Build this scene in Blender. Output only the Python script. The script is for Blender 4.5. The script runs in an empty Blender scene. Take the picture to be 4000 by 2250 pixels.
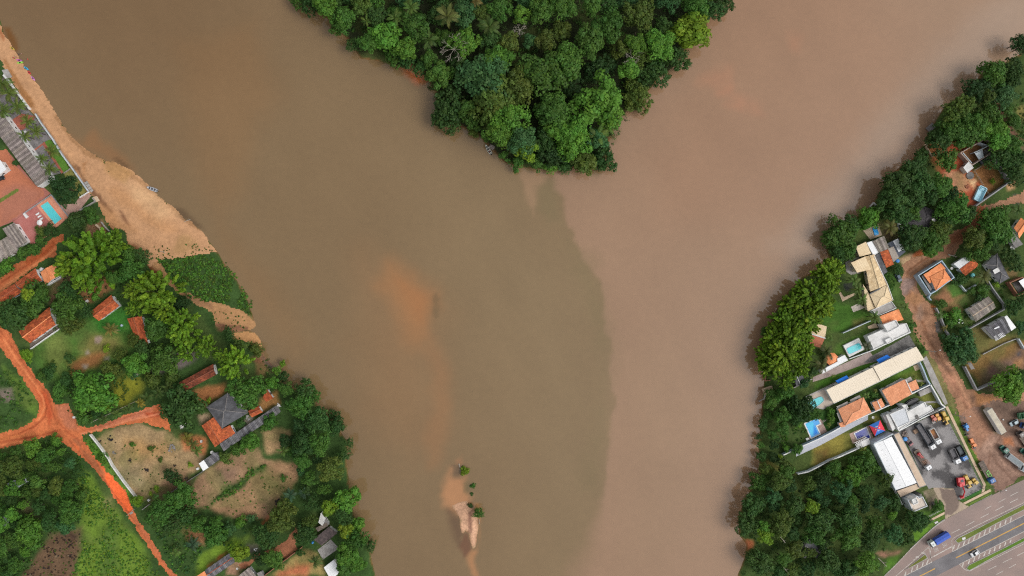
import bpy, bmesh, math, random
import numpy as np
from mathutils import Vector, Matrix
random.seed(7)
R = math.radians
SC = bpy.context.scene
COL = SC.collection
# ---------------------------------------------------------------- camera, sky, sun, exposure
CAM_H = 293.0            # drone height above the river, metres
MPP = 0.11               # metres on the water per pixel of the 4000 px wide photograph
cam_d = bpy.data.cameras.new("camera")
cam = bpy.data.objects.new("camera", cam_d)
COL.objects.link(cam)
cam.location = (0, 0, CAM_H)
cam.rotation_euler = (0, 0, 0)
cam_d.sensor_width = 36.0
cam_d.lens = 36.0 * CAM_H / (4000 * MPP)
cam_d.clip_start = 1.0
cam_d.clip_end = 3000.0
SC.camera = cam

SUN_EL, SUN_AZ = R(48), R(-15)          # azimuth measured from +x, counter-clockwise: light from the lower right
world = bpy.data.worlds.new("World")
SC.world = world
world.use_nodes = True
wn, wl = world.node_tree.nodes, world.node_tree.links
wn.clear()
sky = wn.new("ShaderNodeTexSky")
sky.sky_type = 'NISHITA'
sky.sun_disc = False
sky.sun_elevation = SUN_EL
sky.sun_rotation = R(90) - SUN_AZ
sky.air_density = 1.0
sky.dust_density = 4.0
sky.ozone_density = 1.0
hsv = wn.new("ShaderNodeHueSaturation")
hsv.inputs['Saturation'].default_value = 0.15     # an overcast sky is nearly grey
bg = wn.new("ShaderNodeBackground")
bg.inputs['Strength'].default_value = 0.15
wo = wn.new("ShaderNodeOutputWorld")
wl.new(sky.outputs[0], hsv.inputs['Color'])
wl.new(hsv.outputs[0], bg.inputs['Color'])
wl.new(bg.outputs[0], wo.inputs['Surface'])
sun_d = bpy.data.lights.new("sun", 'SUN')
sun_d.energy = 0.7
sun_d.angle = R(26)
sun_d.color = (1.0, 0.96, 0.9)
sun = bpy.data.objects.new("sun", sun_d)
COL.objects.link(sun)
sun.location = (150, -90, 200)
sdir = Vector((math.cos(SUN_EL) * math.cos(SUN_AZ), math.cos(SUN_EL) * math.sin(SUN_AZ), math.sin(SUN_EL)))
sun.rotation_euler = sdir.to_track_quat('Z', 'Y').to_euler()
SC.view_settings.view_transform = 'Standard'
SC.view_settings.look = 'None'
SC.view_settings.exposure = 0.16
SC.view_settings.gamma = 1.0
SC.view_settings.use_curve_mapping = False
SC.render.engine = 'CYCLES'
SC.cycles.max_bounces = 5
SC.cycles.diffuse_bounces = 3
SC.cycles.glossy_bounces = 2
SC.cycles.transmission_bounces = 2
SC.cycles.use_denoising = False
SC.cycles.filter_width = 1.2

# ---------------------------------------------------------------- map survey: enlarged map sheets -> metres
REG = dict(A=(0,0,3.22), B=(0,450,3.22), C=(0,850,3.22), D=(0,1250,3.22), E=(0,1700,3.22), F=(700,1250,3.22),
           G=(700, 1700, 3.22), H=(600, 1800, 3.22), J=(3200, 100, 3.22), K=(3200, 500, 3.22), L=(3200, 850, 3.22),
           M=(3200, 1250, 3.22), N=(3200, 1550, 3.22), O=(3200, 1800, 3.22), S=(2800, 1250, 4.293), T=(2800, 1800, 3.22),
           U=(1100, 0, 2.576), V=(1900, 0, 2.576), W=(1600, 300, 2.576), X=(1600, 1700, 2.635), Z=(0, 0, 0.644),
           a=(3040, 1560, 8.05), b=(3040, 1680, 4.55), c=(3540, 1560, 4.55), d=(3540, 1720, 4.55), e=(3680, 1600, 4.55),
           f=(3740, 1740, 5.6), g=(3560, 1920, 4.55), i=(560, 940, 1.78), j=(1500, 938, 0.624), h=(0, 240, 4.55), Y=(0, 0, 1.0))
GZ = 1.0                 # level of the flat land above the river
def nat(r, x, y):
    ox, oy, s = REG[r]
    return ox + x / s, oy + y / s
def at(r, x, y, z=GZ):
    """the point z metres above the river on map sheet r"""
    nx, ny = nat(r, x, y)
    k = MPP * (CAM_H - z) / CAM_H
    return Vector(((nx - 2000) * k, (1125 - ny) * k, z))
def pts(r, s, z=GZ):
    return [at(r, x, y, z) for x, y in s]
def mix_pts(*runs):
    """runs: (sheet, [(x, y), ...]) joined into one outline"""
    out = []
    for r, s in runs:
        out += pts(r, s)
    return out
def arr(ps):
    return np.array([(p[0], p[1]) for p in ps], dtype=float)

# ---------------------------------------------------------------- numpy helpers
def sd_poly(P, poly):
    """signed distance of points P (n,2) to polygon, positive inside"""
    n = len(P)
    d2 = np.full(n, 1e18)
    ins = np.zeros(n, bool)
    m = len(poly)
    for i in range(m):
        a, b = poly[i], poly[(i + 1) % m]
        e = b - a
        w = P - a
        t = np.clip((w @ e) / max(e @ e, 1e-12), 0, 1)
        q = w - t[:, None] * e
        d2 = np.minimum(d2, (q * q).sum(1))
        c = ((a[1] <= P[:, 1]) & (b[1] > P[:, 1])) | ((b[1] <= P[:, 1]) & (a[1] > P[:, 1]))
        if abs(e[1]) > 1e-12:
            ins ^= c & (P[:, 0] < a[0] + (P[:, 1] - a[1]) * e[0] / e[1])
    d = np.sqrt(d2)
    return np.where(ins, d, -d)
def _hash(ix, iy, seed):
    h = (ix.astype(np.int64) * 374761393 + iy.astype(np.int64) * 668265263 + seed * 982451653) & 0x7fffffff
    h = ((h ^ (h >> 13)) * 1274126177) & 0x7fffffff
    return ((h ^ (h >> 16)) & 0xffff) / 65535.0
def noise2(P, f, seed=0, octaves=3):
    out = np.zeros(len(P)); amp = 1.0; tot = 0.0
    for o in range(octaves):
        q = P * f
        i = np.floor(q); t = q - i; t = t * t * (3 - 2 * t)
        ix, iy = i[:, 0], i[:, 1]
        v = (_hash(ix, iy, seed + o) * (1 - t[:, 0]) + _hash(ix + 1, iy, seed + o) * t[:, 0]) * (1 - t[:, 1]) + \
            (_hash(ix, iy + 1, seed + o) * (1 - t[:, 0]) + _hash(ix + 1, iy + 1, seed + o) * t[:, 0]) * t[:, 1]
        out += amp * v; tot += amp; amp *= 0.5; f *= 2.03
    return out / tot * 2 - 1
def sstep(x, a, b):
    t = np.clip((x - a) / (b - a), 0, 1)
    return t * t * (3 - 2 * t)
def lin(r, g, b):
    f = lambda c: (c / 255 / 12.92) if c <= 10 else ((c / 255 + 0.055) / 1.055) ** 2.4
    return np.array((f(r), f(g), f(b)))
def paint(P, C, zones, seed=11):
    """soil, grass and sediment of different colour, some zones painted-in brightness and shade: zones = (outline, colour, softness m, wobble m[, strength])"""
    for k, zn in enumerate(zones):
        poly, c, soft, wob = zn[:4]
        st = zn[4] if len(zn) > 4 else 1.0
        soft_f = soft; soft = 12 if callable(soft) else soft
        poly = arr(poly)
        lo, hi = poly.min(0) - soft - wob, poly.max(0) + soft + wob
        m = np.nonzero((P[:, 0] > lo[0]) & (P[:, 0] < hi[0]) & (P[:, 1] > lo[1]) & (P[:, 1] < hi[1]))[0]
        if not len(m): continue
        Q = P[m]
        sd = sd_poly(Q, poly) + wob * noise2(Q, 0.9 / max(wob * 2.2, 0.5), seed + k * 5, 4)
        if callable(soft_f): soft = soft_f(Q)
        w = sstep(sd / soft, -1, 1) * st
        C[m] = C[m] * (1 - w[:, None]) + np.asarray(c)[None, :] * w[:, None]
    return C
def mesh_np(name, V, Fq, col=None, uv=None):
    """mesh from numpy: V (n,3), Fq (m,k) faces all of k corners"""
    me = bpy.data.meshes.new(name)
    V = np.asarray(V, dtype=np.float32); Fq = np.asarray(Fq, dtype=np.int32)
    k = Fq.shape[1]
    me.vertices.add(len(V)); me.vertices.foreach_set("co", V.ravel())
    me.loops.add(Fq.size); me.loops.foreach_set("vertex_index", Fq.ravel())
    me.polygons.add(len(Fq))
    me.polygons.foreach_set("loop_start", np.arange(0, Fq.size, k, dtype=np.int32))
    if col is not None:
        a = me.color_attributes.new("Col", 'FLOAT_COLOR', 'POINT')
        c4 = np.ones((len(V), 4), dtype=np.float32); c4[:, :3] = col
        a.data.foreach_set("color", c4.ravel())
    if uv is not None:
        u = me.uv_layers.new(name="UVMap")
        u.data.foreach_set("uv", np.asarray(uv, dtype=np.float32).ravel())
    me.update(calc_edges=True)
    return me

# ---------------------------------------------------------------- materials
MATS = {}
class NT:
    def __init__(s, m):
        s.m = m; m.use_nodes = True; s.n = m.node_tree.nodes; s.l = m.node_tree.links; s.n.clear()
        s.out = s.n.new("ShaderNodeOutputMaterial"); s.b = s.n.new("ShaderNodeBsdfPrincipled")
        s.l.new(s.b.outputs[0], s.out.inputs[0])
    def new(s, t, **kw):
        x = s.n.new(t)
        for k, v in kw.items(): setattr(x, k, v)
        return x
    def link(s, a, b): s.l.new(a, b)
    def noise(s, scale, detail=3, coord=None, rough=0.6):
        x = s.new("ShaderNodeTexNoise"); x.inputs['Scale'].default_value = scale
        x.inputs['Detail'].default_value = detail; x.inputs['Roughness'].default_value = rough
        s.link(coord or s.coord(), x.inputs['Vector']); return x.outputs[0]
    def coord(s, kind='Object'):
        if not hasattr(s, 'tc'): s.tc = s.new("ShaderNodeTexCoord")
        return s.tc.outputs[kind]
    def pos(s):
        if not hasattr(s, 'ge'): s.ge = s.new("ShaderNodeNewGeometry")
        return s.ge.outputs['Position']
    def rng(s, v, a, b, c, d):
        x = s.new("ShaderNodeMapRange"); s.link(v, x.inputs[0])
        for i, q in enumerate((a, b, c, d)): x.inputs[i + 1].default_value = q
        return x.outputs[0]
    def mul(s, col, fac):
        x = s.new("ShaderNodeMix", data_type='RGBA', blend_type='MULTIPLY'); x.inputs[0].default_value = 1
        s.link(col, x.inputs[6]); s.link(fac, x.inputs[7]); return x.outputs[2]
    def mix(s, fac, a, b):
        x = s.new("ShaderNodeMix", data_type='RGBA')
        s.link(fac, x.inputs[0])
        for i, q in ((6, a), (7, b)):
            if hasattr(q, 'is_linked') or hasattr(q, 'links'): s.link(q, x.inputs[i])
            else: x.inputs[i].default_value = (*q[:3], 1)
        return x.outputs[2]
    def bump(s, h, strength=0.3, dist=0.1):
        x = s.new("ShaderNodeBump"); x.inputs['Strength'].default_value = strength; x.inputs['Distance'].default_value = dist
        s.link(h, x.inputs['Height']); s.link(x.outputs[0], s.b.inputs['Normal'])
def mat(name, c, c2=None, scale=0.6, lo=0.35, hi=0.65, rough=0.8, spec=0.3, fine=0.12, fscale=4.0, bump=0.0, metal=0.0, world_pos=True):
    """weathered solid colour: c and c2 mixed by broad noise, fine grain on top"""
    if name in MATS: return MATS[name]
    m = bpy.data.materials.new(name); t = NT(m)
    co = t.pos() if world_pos else t.coord()
    c2 = c2 if c2 is not None else tuple(x * 0.82 for x in c)
    f = t.rng(t.noise(scale, 5, co), lo, hi, 0, 1)
    col = t.mix(f, c, c2)
    g = t.rng(t.noise(fscale, 4, co), 0.3, 0.7, 1 - fine, 1 + fine)
    col = t.mul(col, g)
    t.link(col, t.b.inputs['Base Color'])
    t.b.inputs['Roughness'].default_value = rough
    t.b.inputs['Specular IOR Level'].default_value = spec
    t.b.inputs['Metallic'].default_value = metal
    if bump: t.bump(t.noise(fscale, 4, co), bump, 0.05)
    MATS[name] = m
    return m
def tilemat(name, c, c2, moss=(0.06, 0.045, 0.03), mossy=0.3, du=0.9, dv=0.5, amt=0.3):
    """clay tile courses: uv in metres, each tile its own tone, weathered in blotches"""
    if name in MATS: return MATS[name]
    m = bpy.data.materials.new(name); t = NT(m)
    uv = t.coord('UV')
    br = t.new("ShaderNodeTexBrick")
    br.inputs['Scale'].default_value = 1.0
    br.inputs['Brick Width'].default_value = du; br.inputs['Row Height'].default_value = dv
    br.inputs['Mortar Size'].default_value = 0.035
    br.inputs['Color1'].default_value = (1 - amt, 1 - amt, 1 - amt, 1); br.inputs['Color2'].default_value = (1 + amt, 1 + amt, 1 + amt, 1)
    br.inputs['Mortar'].default_value = (0.55, 0.5, 0.5, 1)
    t.link(uv, br.inputs['Vector'])
    base = t.mix(t.rng(t.noise(0.35, 5, t.pos()), 0.38, 0.62, 0, 1), c, c2)
    col = t.mul(base, br.outputs[0])
    ms = t.rng(t.noise(1.1, 6, t.pos(), 0.7), 0.62 - mossy * 0.25, 0.8, 0, min(1, mossy * 2))
    col = t.mix(ms, col, moss)
    t.link(col, t.b.inputs['Base Color'])
    t.b.inputs['Roughness'].default_value = 0.85
    t.b.inputs['Specular IOR Level'].default_value = 0.2
    t.bump(br.outputs[1], -0.35, 0.06)
    MATS[name] = m
    return m
def groundmat(name, a=0.28, b=0.35, fscale=1.3, rough=0.95, bump=0.35, speck=None):
    if name in MATS: return MATS[name]
    m = bpy.data.materials.new(name); t = NT(m)
    at_ = t.new("ShaderNodeAttribute", attribute_name="Col")
    p = t.pos()
    col = t.mul(at_.outputs['Color'], t.rng(t.noise(0.16, 6, p, 0.65), 0.3, 0.7, 1 - a, 1 + a))
    col = t.mul(col, t.rng(t.noise(fscale, 5, p, 0.75), 0.28, 0.72, 1 - b, 1 + b))
    if speck:
        col = t.mix(t.rng(t.noise(0.9, 6, p, 0.8), 0.6, 0.72, 0, speck[1]), col, speck[0])
    hs = t.new("ShaderNodeHueSaturation"); hs.inputs['Saturation'].default_value = 1.0; hs.inputs['Value'].default_value = 0.95; t.link(col, hs.inputs['Color'])
    t.link(hs.outputs[0], t.b.inputs['Base Color'])
    t.b.inputs['Roughness'].default_value = rough
    t.b.inputs['Specular IOR Level'].default_value = 0.15
    t.bump(t.noise(fscale, 5, p, 0.7), bump, 0.25)
    MATS[name] = m
    return m
def leafmat(name):
    m = bpy.data.materials.new(name); t = NT(m)
    oi = t.new("ShaderNodeObjectInfo")
    at_ = t.new("ShaderNodeAttribute", attribute_name="Col")
    col = t.mul(oi.outputs['Color'], at_.outputs['Color'])
    t.link(col, t.b.inputs['Base Color'])
    t.b.inputs['Roughness'].default_value = 0.6
    t.b.inputs['Specular IOR Level'].default_value = 0.25
    tr = t.new("ShaderNodeBsdfTranslucent"); t.link(col, tr.inputs['Color'])
    mx = t.new("ShaderNodeMixShader"); mx.inputs[0].default_value = 0.32
    t.link(t.b.outputs[0], mx.inputs[1]); t.link(tr.outputs[0], mx.inputs[2]); t.link(mx.outputs[0], t.out.inputs[0])
    MATS[name] = m
    return m
LEAF = leafmat("leaf")
m_plain = bpy.data.materials.new("painted"); _t = NT(m_plain)      # paint whose colour each object carries
_oi = _t.new("ShaderNodeObjectInfo")
_c = _t.mul(_oi.outputs['Color'], _t.rng(_t.noise(2.5, 4, _t.pos()), 0.3, 0.7, 0.85, 1.12))
_t.link(_c, _t.b.inputs['Base Color']); _t.b.inputs['Roughness'].default_value = 0.45
PAINT = m_plain
GLASS = mat("dark_glass", (0.02, 0.025, 0.03), rough=0.08, spec=0.6, fine=0.02)
RUBBER = mat("rubber", (0.02, 0.02, 0.02), rough=0.9)
STEEL = mat("grey_steel", (0.12, 0.12, 0.12), (0.07, 0.065, 0.06), rough=0.6)
BARK = mat("bark", (0.09, 0.065, 0.045), (0.05, 0.04, 0.03), rough=0.95)
PALEWOOD = mat("bleached_wood", (0.42, 0.38, 0.32), (0.3, 0.26, 0.21), rough=0.9)
WHITE = mat("white_plaster", (0.78, 0.78, 0.77), (0.66, 0.66, 0.64), scale=0.3, rough=0.8, fine=0.06)
WHITE_DIRTY = mat("stained_white", (0.7, 0.69, 0.67), (0.46, 0.45, 0.43), scale=0.35, lo=0.42, hi=0.75, fine=0.1)
GREYWALL = mat("grey_render", (0.36, 0.36, 0.37), (0.25, 0.25, 0.25), scale=0.5)
BLUEWALL = mat("pale_blue_plaster", (0.42, 0.53, 0.62), (0.33, 0.43, 0.52), scale=0.4)
PALEWALL = mat("cool_white_wall", (0.55, 0.6, 0.63), (0.42, 0.47, 0.5), scale=0.4)
CREAMWALL = mat("cream_plaster", (0.62, 0.54, 0.4), (0.5, 0.42, 0.3), scale=0.4)
BRICKRAW = mat("raw_brick", (0.32, 0.14, 0.08), (0.2, 0.09, 0.06), scale=0.7)
CONC = mat("concrete", (0.42, 0.4, 0.38), (0.27, 0.25, 0.23), scale=0.4, fine=0.15)
CONC_DARK = mat("stained_concrete", (0.2, 0.19, 0.18), (0.1, 0.095, 0.09), scale=0.6, fine=0.2)
TANWALK = mat("tan_paving", (0.62, 0.47, 0.33), (0.5, 0.37, 0.25), scale=0.5, fine=0.12)
ASPH = mat("oily_asphalt", (0.27, 0.255, 0.25), (0.075, 0.07, 0.07), scale=0.13, lo=0.46, hi=0.58, fine=0.22, rough=0.75)
TIMBER = mat("weathered_timber", (0.2, 0.16, 0.13), (0.1, 0.08, 0.065), scale=1.5)
T_BRIGHT = tilemat("bright_clay_tile", (0.88, 0.34, 0.15), (0.8, 0.28, 0.11), mossy=0.06, amt=0.15)
T_ORANGE = tilemat("orange_clay_tile", (0.52, 0.13, 0.045), (0.38, 0.085, 0.035), mossy=0.35, amt=0.4)
T_BROWN = tilemat("old_brown_tile", (0.26, 0.07, 0.035), (0.15, 0.045, 0.025), mossy=0.45, amt=0.4)
T_CREAM = tilemat("cream_tile", (0.82, 0.66, 0.43), (0.75, 0.58, 0.36), mossy=0.04, amt=0.05)
T_CREAM_MOT = tilemat("mottled_cream_tile", (0.8, 0.63, 0.39), (0.7, 0.52, 0.3), moss=(0.4, 0.26, 0.13), mossy=0.6, amt=0.2)
T_SALMON = tilemat("salmon_tile", (0.82, 0.37, 0.2), (0.74, 0.31, 0.16), mossy=0.05, amt=0.15)
FIBRO = mat("fibre_cement", (0.27, 0.25, 0.24), (0.15, 0.14, 0.135), scale=0.45, fine=0.2)
FIBRO_DK = mat("dark_fibre_cement", (0.125, 0.125, 0.135), (0.065, 0.065, 0.07), scale=0.5, fine=0.25)
FIBRO_TAN = mat("tan_fibre_cement", (0.4, 0.35, 0.3), (0.28, 0.24, 0.2), scale=0.4, fine=0.15)
SHEETCREAM = mat("cream_sheet_metal", (0.74, 0.64, 0.5), (0.7, 0.6, 0.46), scale=0.15, rough=0.5, fine=0.04)
SHEETWHITE = mat("white_sheet_metal", (0.82, 0.82, 0.82), (0.74, 0.75, 0.76), scale=0.12, rough=0.5, fine=0.04)
POOLW = mat("pool_turquoise", (0.09, 0.55, 0.6), (0.12, 0.6, 0.62), scale=0.5, rough=0.06, spec=0.5, fine=0.05)
POOLB = mat("pool_blue", (0.03, 0.28, 0.72), (0.06, 0.42, 0.8), scale=0.4, rough=0.06, spec=0.5, fine=0.05)
POOLN = mat("pool_navy", (0.02, 0.035, 0.28), (0.03, 0.05, 0.34), scale=0.4, rough=0.06, spec=0.5, fine=0.05)
POOLG = mat("pool_green", (0.02, 0.2, 0.09), (0.015, 0.13, 0.06), scale=0.5, rough=0.08, spec=0.5)
PINKPAVE = mat("pink_paving", (0.45, 0.18, 0.13), (0.36, 0.13, 0.1), scale=0.6, fine=0.16)
GREYPAVE = mat("grey_paving", (0.25, 0.23, 0.23), (0.14, 0.13, 0.13), scale=0.5, fine=0.2)
ROADP = mat("pinkish_asphalt", (0.32, 0.235, 0.205), (0.25, 0.195, 0.175), scale=0.1, fine=0.1, rough=0.9)
ROADD = mat("grey_asphalt", (0.2, 0.19, 0.195), (0.14, 0.132, 0.138), scale=0.15, fine=0.15, rough=0.85)
LINEW = mat("white_road_paint", (0.6, 0.57, 0.52), (0.42, 0.37, 0.33), scale=1.2, fine=0.15)
LINEY = mat("yellow_road_paint", (0.65, 0.38, 0.08), (0.5, 0.28, 0.08), scale=1.0, fine=0.15)

# ---------------------------------------------------------------- object helpers
ORG = {}
def thing(name, label, cat, loc=(0, 0, 0), group=None):
    o = bpy.data.objects.new(name, None); COL.objects.link(o)
    o.empty_display_size = 0.5
    o.location = loc; ORG[o.name] = Vector(loc)
    o['label'] = label; o['category'] = cat
    if group: o['group'] = group
    return o
def tag(o, label, cat, group=None):
    o['label'] = label; o['category'] = cat
    if group: o['group'] = group
    return o
def kind(o, k):
    o['kind'] = k
    return o
def put(name, me, m=None, parent=None, color=None):
    if m is not None and not me.materials: me.materials.append(m)
    o = bpy.data.objects.new(name, me); COL.objects.link(o)
    if parent is not None: o.parent = parent
    if color is not None: o.color = (*color, 1)
    return o
class MB:
    """collects faces, builds ONE mesh object"""
    def __init__(s): s.v = []; s.f = []; s.uv = []
    def face(s, ps, uv=None):
        i = len(s.v); s.v += [tuple(p) for p in ps]; s.f.append(tuple(range(i, i + len(ps))))
        s.uv += list(uv) if uv else [(p[0], p[1]) for p in ps]
    def prism(s, ps, z0, z1):
        ps = ccw(ps)
        n = len(ps)
        top = [(p[0], p[1], z1) for p in ps]; bot = [(p[0], p[1], z0) for p in ps]
        s.face(top); s.face(bot[::-1])
        for i in range(n):
            j = (i + 1) % n
            s.face([bot[i], bot[j], top[j], top[i]])
    def box(s, c, d, rz=0.0):
        x, y, z = d[0] / 2, d[1] / 2, d[2] / 2
        ca, sa = math.cos(rz), math.sin(rz)
        q = [(c[0] + a * x * ca - b * y * sa, c[1] + a * x * sa + b * y * ca) for a, b in ((-1, -1), (1, -1), (1, 1), (-1, 1))]
        s.prism(q, c[2] - z, c[2] + z)
    def hull8(s, lo, hi):
        """frustum between two quads of 4 points"""
        s.face(hi); s.face(lo[::-1])
        for i in range(4):
            j = (i + 1) % 4
            s.face([lo[i], lo[j], hi[j], hi[i]])
    def tube(s, p0, p1, r0, r1=None, n=6):
        r1 = r0 if r1 is None else r1
        p0, p1 = Vector(p0), Vector(p1)
        d = (p1 - p0).normalized()
        u = d.cross(Vector((0,0,1)) if abs(d.z) < 0.9 else Vector((1,0,0))).normalized(); w = d.cross(u)
        a = [p0 + (u * math.cos(2 * math.pi * k / n) + w * math.sin(2 * math.pi * k / n)) * r0 for k in range(n)]
        b = [p1 + (u * math.cos(2 * math.pi * k / n) + w * math.sin(2 * math.pi * k / n)) * r1 for k in range(n)]
        for k in range(n):
            j = (k + 1) % n
            s.face([a[k], a[j], b[j], b[k]])
        s.face(a[::-1]); s.face(b)
    def slab(s, a, b, c, d, t=0.1):
        """sloping slab: a,b,c,d top corners; uv u along a-b, v along a-d in metres"""
        a, b, c, d = map(Vector, (a, b, c, d))
        ux = (b - a).length; vy = (d - a).length
        e = (b - a).normalized()
        if (b - a).cross(d - a).z < 0:
            top = [d, c, b, a]
        else: top = [a, b, c, d]
        uvf = lambda p: ((p - a).dot(e),((p - a) - e * (p - a).dot(e)).length)
        s.face(top, [uvf(p) for p in top])
        bot = [p - Vector((0, 0, t)) for p in top]
        s.face(bot[::-1])
        for i in range(4):
            j = (i + 1) % 4
            s.face([bot[i], bot[j], top[j], top[i]])
    def slab3(s, a, b, c, t=0.1):
        a, b, c = map(Vector, (a, b, c))
        top = [a, b, c] if (b - a).cross(c - a).z > 0 else [a, c, b]
        e = (b - a).normalized()
        uvf = lambda p: ((p - a).dot(e),((p - a) - e * (p - a).dot(e)).length)
        s.face(top, [uvf(p) for p in top])
        bot = [p - Vector((0, 0, t)) for p in top]; s.face(bot[::-1])
        for i in range(3):
            j = (i + 1) % 3
            s.face([bot[i], bot[j], top[j], top[i]])
    def mesh(s, name, org=(0, 0, 0)):
        me = bpy.data.meshes.new(name)
        ox, oy, oz = org
        me.from_pydata([(x - ox, y - oy, z - oz) for x, y, z in s.v], [], s.f)
        u = me.uv_layers.new(name="UVMap")
        u.data.foreach_set("uv", [q for p in s.uv for q in (p[0], p[1])])
        me.update()
        return me
    def build(s, name, m, parent=None, color=None):
        org = (0, 0, 0)
        if parent is not None:
            p = parent; org = Vector((0, 0, 0))
            while p is not None:
                org = org + ORG.get(p.name, Vector((0, 0, 0))); p = p.parent
        me = s.mesh(name, org); me.materials.append(m)
        return put(name, me, None, parent, color)
def ccw(ps):
    a = sum(ps[i][0] * ps[(i + 1) % len(ps)][1] - ps[(i + 1) % len(ps)][0] * ps[i][1] for i in range(len(ps)))
    return list(ps) if a > 0 else list(ps)[::-1]
def inset(ps, d):
    """polygon offset inwards by d (ccw result, 2-D)"""
    ps = [Vector((p[0], p[1])) for p in ccw(ps)]
    n = len(ps); out = []
    for i in range(n):
        a, b, c = ps[i - 1], ps[i], ps[(i + 1) % n]
        e1, e2 = (b - a).normalized(), (c - b).normalized()
        n1, n2 = Vector((-e1.y, e1.x)), Vector((-e2.y, e2.x))
        k = n1 + n2
        k = k / max(k.dot(n1), 0.2) if k.length > 1e-6 else n1
        out.append(b + k * d)
    return out
def ribbon(ps, w, closed=False):
    P = [Vector((p[0], p[1])) for p in ps]; n = len(P); Lf, Rt = [], []
    for i in range(n):
        e1 = (P[i] - P[i - 1]).normalized() if (i > 0 or closed) else None
        e2 = (P[(i + 1) % n] - P[i]).normalized() if (i < n - 1 or closed) else None
        e1 = e1 or e2; e2 = e2 or e1
        n1, n2 = Vector((-e1.y, e1.x)), Vector((-e2.y, e2.x))
        k = n1 + n2
        k = k / max(k.dot(n1), 0.35) if k.length > 1e-6 else n1
        Lf.append(P[i] + k * w / 2); Rt.append(P[i] - k * w / 2)
    return Lf, Rt
def strip_mb(mb, ps, w, z0, z1, closed=False):
    """wall, kerb or painted line along a run of points: one body without overlaps"""
    Lf, Rt = ribbon(ps, w, closed); n = len(ps)
    rng = range(n if closed else n - 1)
    for i in rng:
        j = (i + 1) % n
        q = [Rt[i], Rt[j], Lf[j], Lf[i]]
        mb.face([(p.x, p.y, z1) for p in q])
        if z1 - z0 > 0.02:
            mb.face([(Rt[i].x, Rt[i].y, z0), (Rt[j].x, Rt[j].y, z0), (Rt[j].x, Rt[j].y, z1), (Rt[i].x, Rt[i].y, z1)])
            mb.face([(Lf[j].x, Lf[j].y, z0), (Lf[i].x, Lf[i].y, z0), (Lf[i].x, Lf[i].y, z1), (Lf[j].x, Lf[j].y, z1)])
    if not closed and z1 - z0 > 0.02:
        for i, fl in ((0, 1), (n - 1, 0)):
            q = [(Lf[i].x, Lf[i].y, z0), (Rt[i].x, Rt[i].y, z0), (Rt[i].x, Rt[i].y, z1), (Lf[i].x, Lf[i].y, z1)]
            mb.face(q if fl else q[::-1])
    return mb
# ================================================================ THE SETTING: river, land, beach, roads, yards
left_shore = mix_pts(('Y', [(-6000, -4000), (-2600, -4000), (-300, -560), (-40, -20)]),
    ('A', [(-10,250),(45,440),(150,600),(215,720),(305,860),(395,970),(485,1095),(580,1230),(645,1350)]),
    ('B', [(700,0),(800,150),(900,290),(1000,380),(1090,450),(1180,490),(1300,560),(1440,590),(1540,640),(1640,690),(1750,780),
           (1860,890),(1960,1000),(2080,1090),(2200,1180),(2290,1290),(2400,1340),(2500,1430)]),
    ('Z', [(518,598),(545,632),(572,678),(598,710),(618,750),(635,795),(640,822),(628,830),(648,845),(656,870),(662,895),(680,915),(700,948),(720,972),
           (785,995),(800,1030),(830,1050),(850,1080),(872,1110),(870,1160),(880,1230),(888,1290),(905,1340),(930,1390),(943,1449)]),
    ('Y', [(1500, 2330), (1560, 2700), (1700, 3600), (1900, 7000), (-6000, 7000)]))
point_shore = mix_pts(('Y', [(-2400, -4000), (600, -300)]),
    ('Z', [(725,-10),(765,14),(830,50),(883,110),(905,146),(940,150),(1010,168),(1045,190),(1075,200),(1095,232),(1095,285),(1135,308),(1200,336),(1235,372),
           (1270,408),(1310,420),(1380,426),(1430,420),(1480,425),(1530,396),(1535,345),(1563,295),(1572,275),(1618,246),(1660,195),
           (1698,165),(1728,120),(1764,100),(1795,30),(1838,-5)]),('Y', [(3050,-260),(5200,-4000)]))
right_shore = mix_pts(('Y', [(7500, -4000), (4500, -300), (4120, 80)]),
    ('J', [(2576,330),(2420,420),(2060,600),(1830,850),(1590,1010),(1480,1190),(1380,1330),(1360,1440)]),
    ('K', [(1335,190),(1200,370),(1010,500),(870,620),(690,950),(600,1030),(450,1140),(220,1240),(100,1350)]),
    ('L', [(100,390),(145,570)]),('Y', [(3205,1050),(3140,1080),(3080,1140),(3040,1200),(3008,1270),(2984,1340),(2982,1400),(2988,1480),(2984,1530),(2978,1600),(2965,1740),
           (2972,1860),(2942,1900),(2908,1960),(2888,2020),(2888,2090),(2918,2130),(2912,2180),(2884,2250),(2880,2400),(2700,7000),(9000,7000),(9000,-4000)]))
islet = pts('X', [(430,725),(490,690),(590,670),(650,755),(700,790),(718,880),(715,950),(697,1040),(692,1130),(652,1190),(622,1110),(602,1010),(575,990),(540,1035),(518,940),(505,850),(450,770)],0)
SHORES = [arr(left_shore), arr(point_shore), arr(right_shore), arr(islet)]
beach_zone = arr(mix_pts(('A', [(-60,150),(30,300),(700,1449)]),('B', [(1100,400),(1900,850),(2576,1449)]),('Z', [(660,800),(670,880),(560,860),(400,660),(320,600),(250,520),(180,420),(60,250),(-30,150)])))
def shore_sd(P):
    d = np.full(len(P), -1e9)
    for s in SHORES: d = np.maximum(d, sd_poly(P, s))
    return d
def height(P, sd=None):
    sd = shore_sd(P) if sd is None else sd
    gentle = sstep(sd_poly(P, beach_zone), -4, 4)
    isl = sstep(sd_poly(P, SHORES[3]), -3, 1)
    slope = 0.4 * (1 - gentle) + 0.1 * gentle
    slope = slope * (1 - isl) + 0.12 * isl
    z = np.clip(sd * slope, -1.6, GZ)
    return np.minimum(z, 0.35 + (GZ - 0.35) * (1 - isl))
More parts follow.
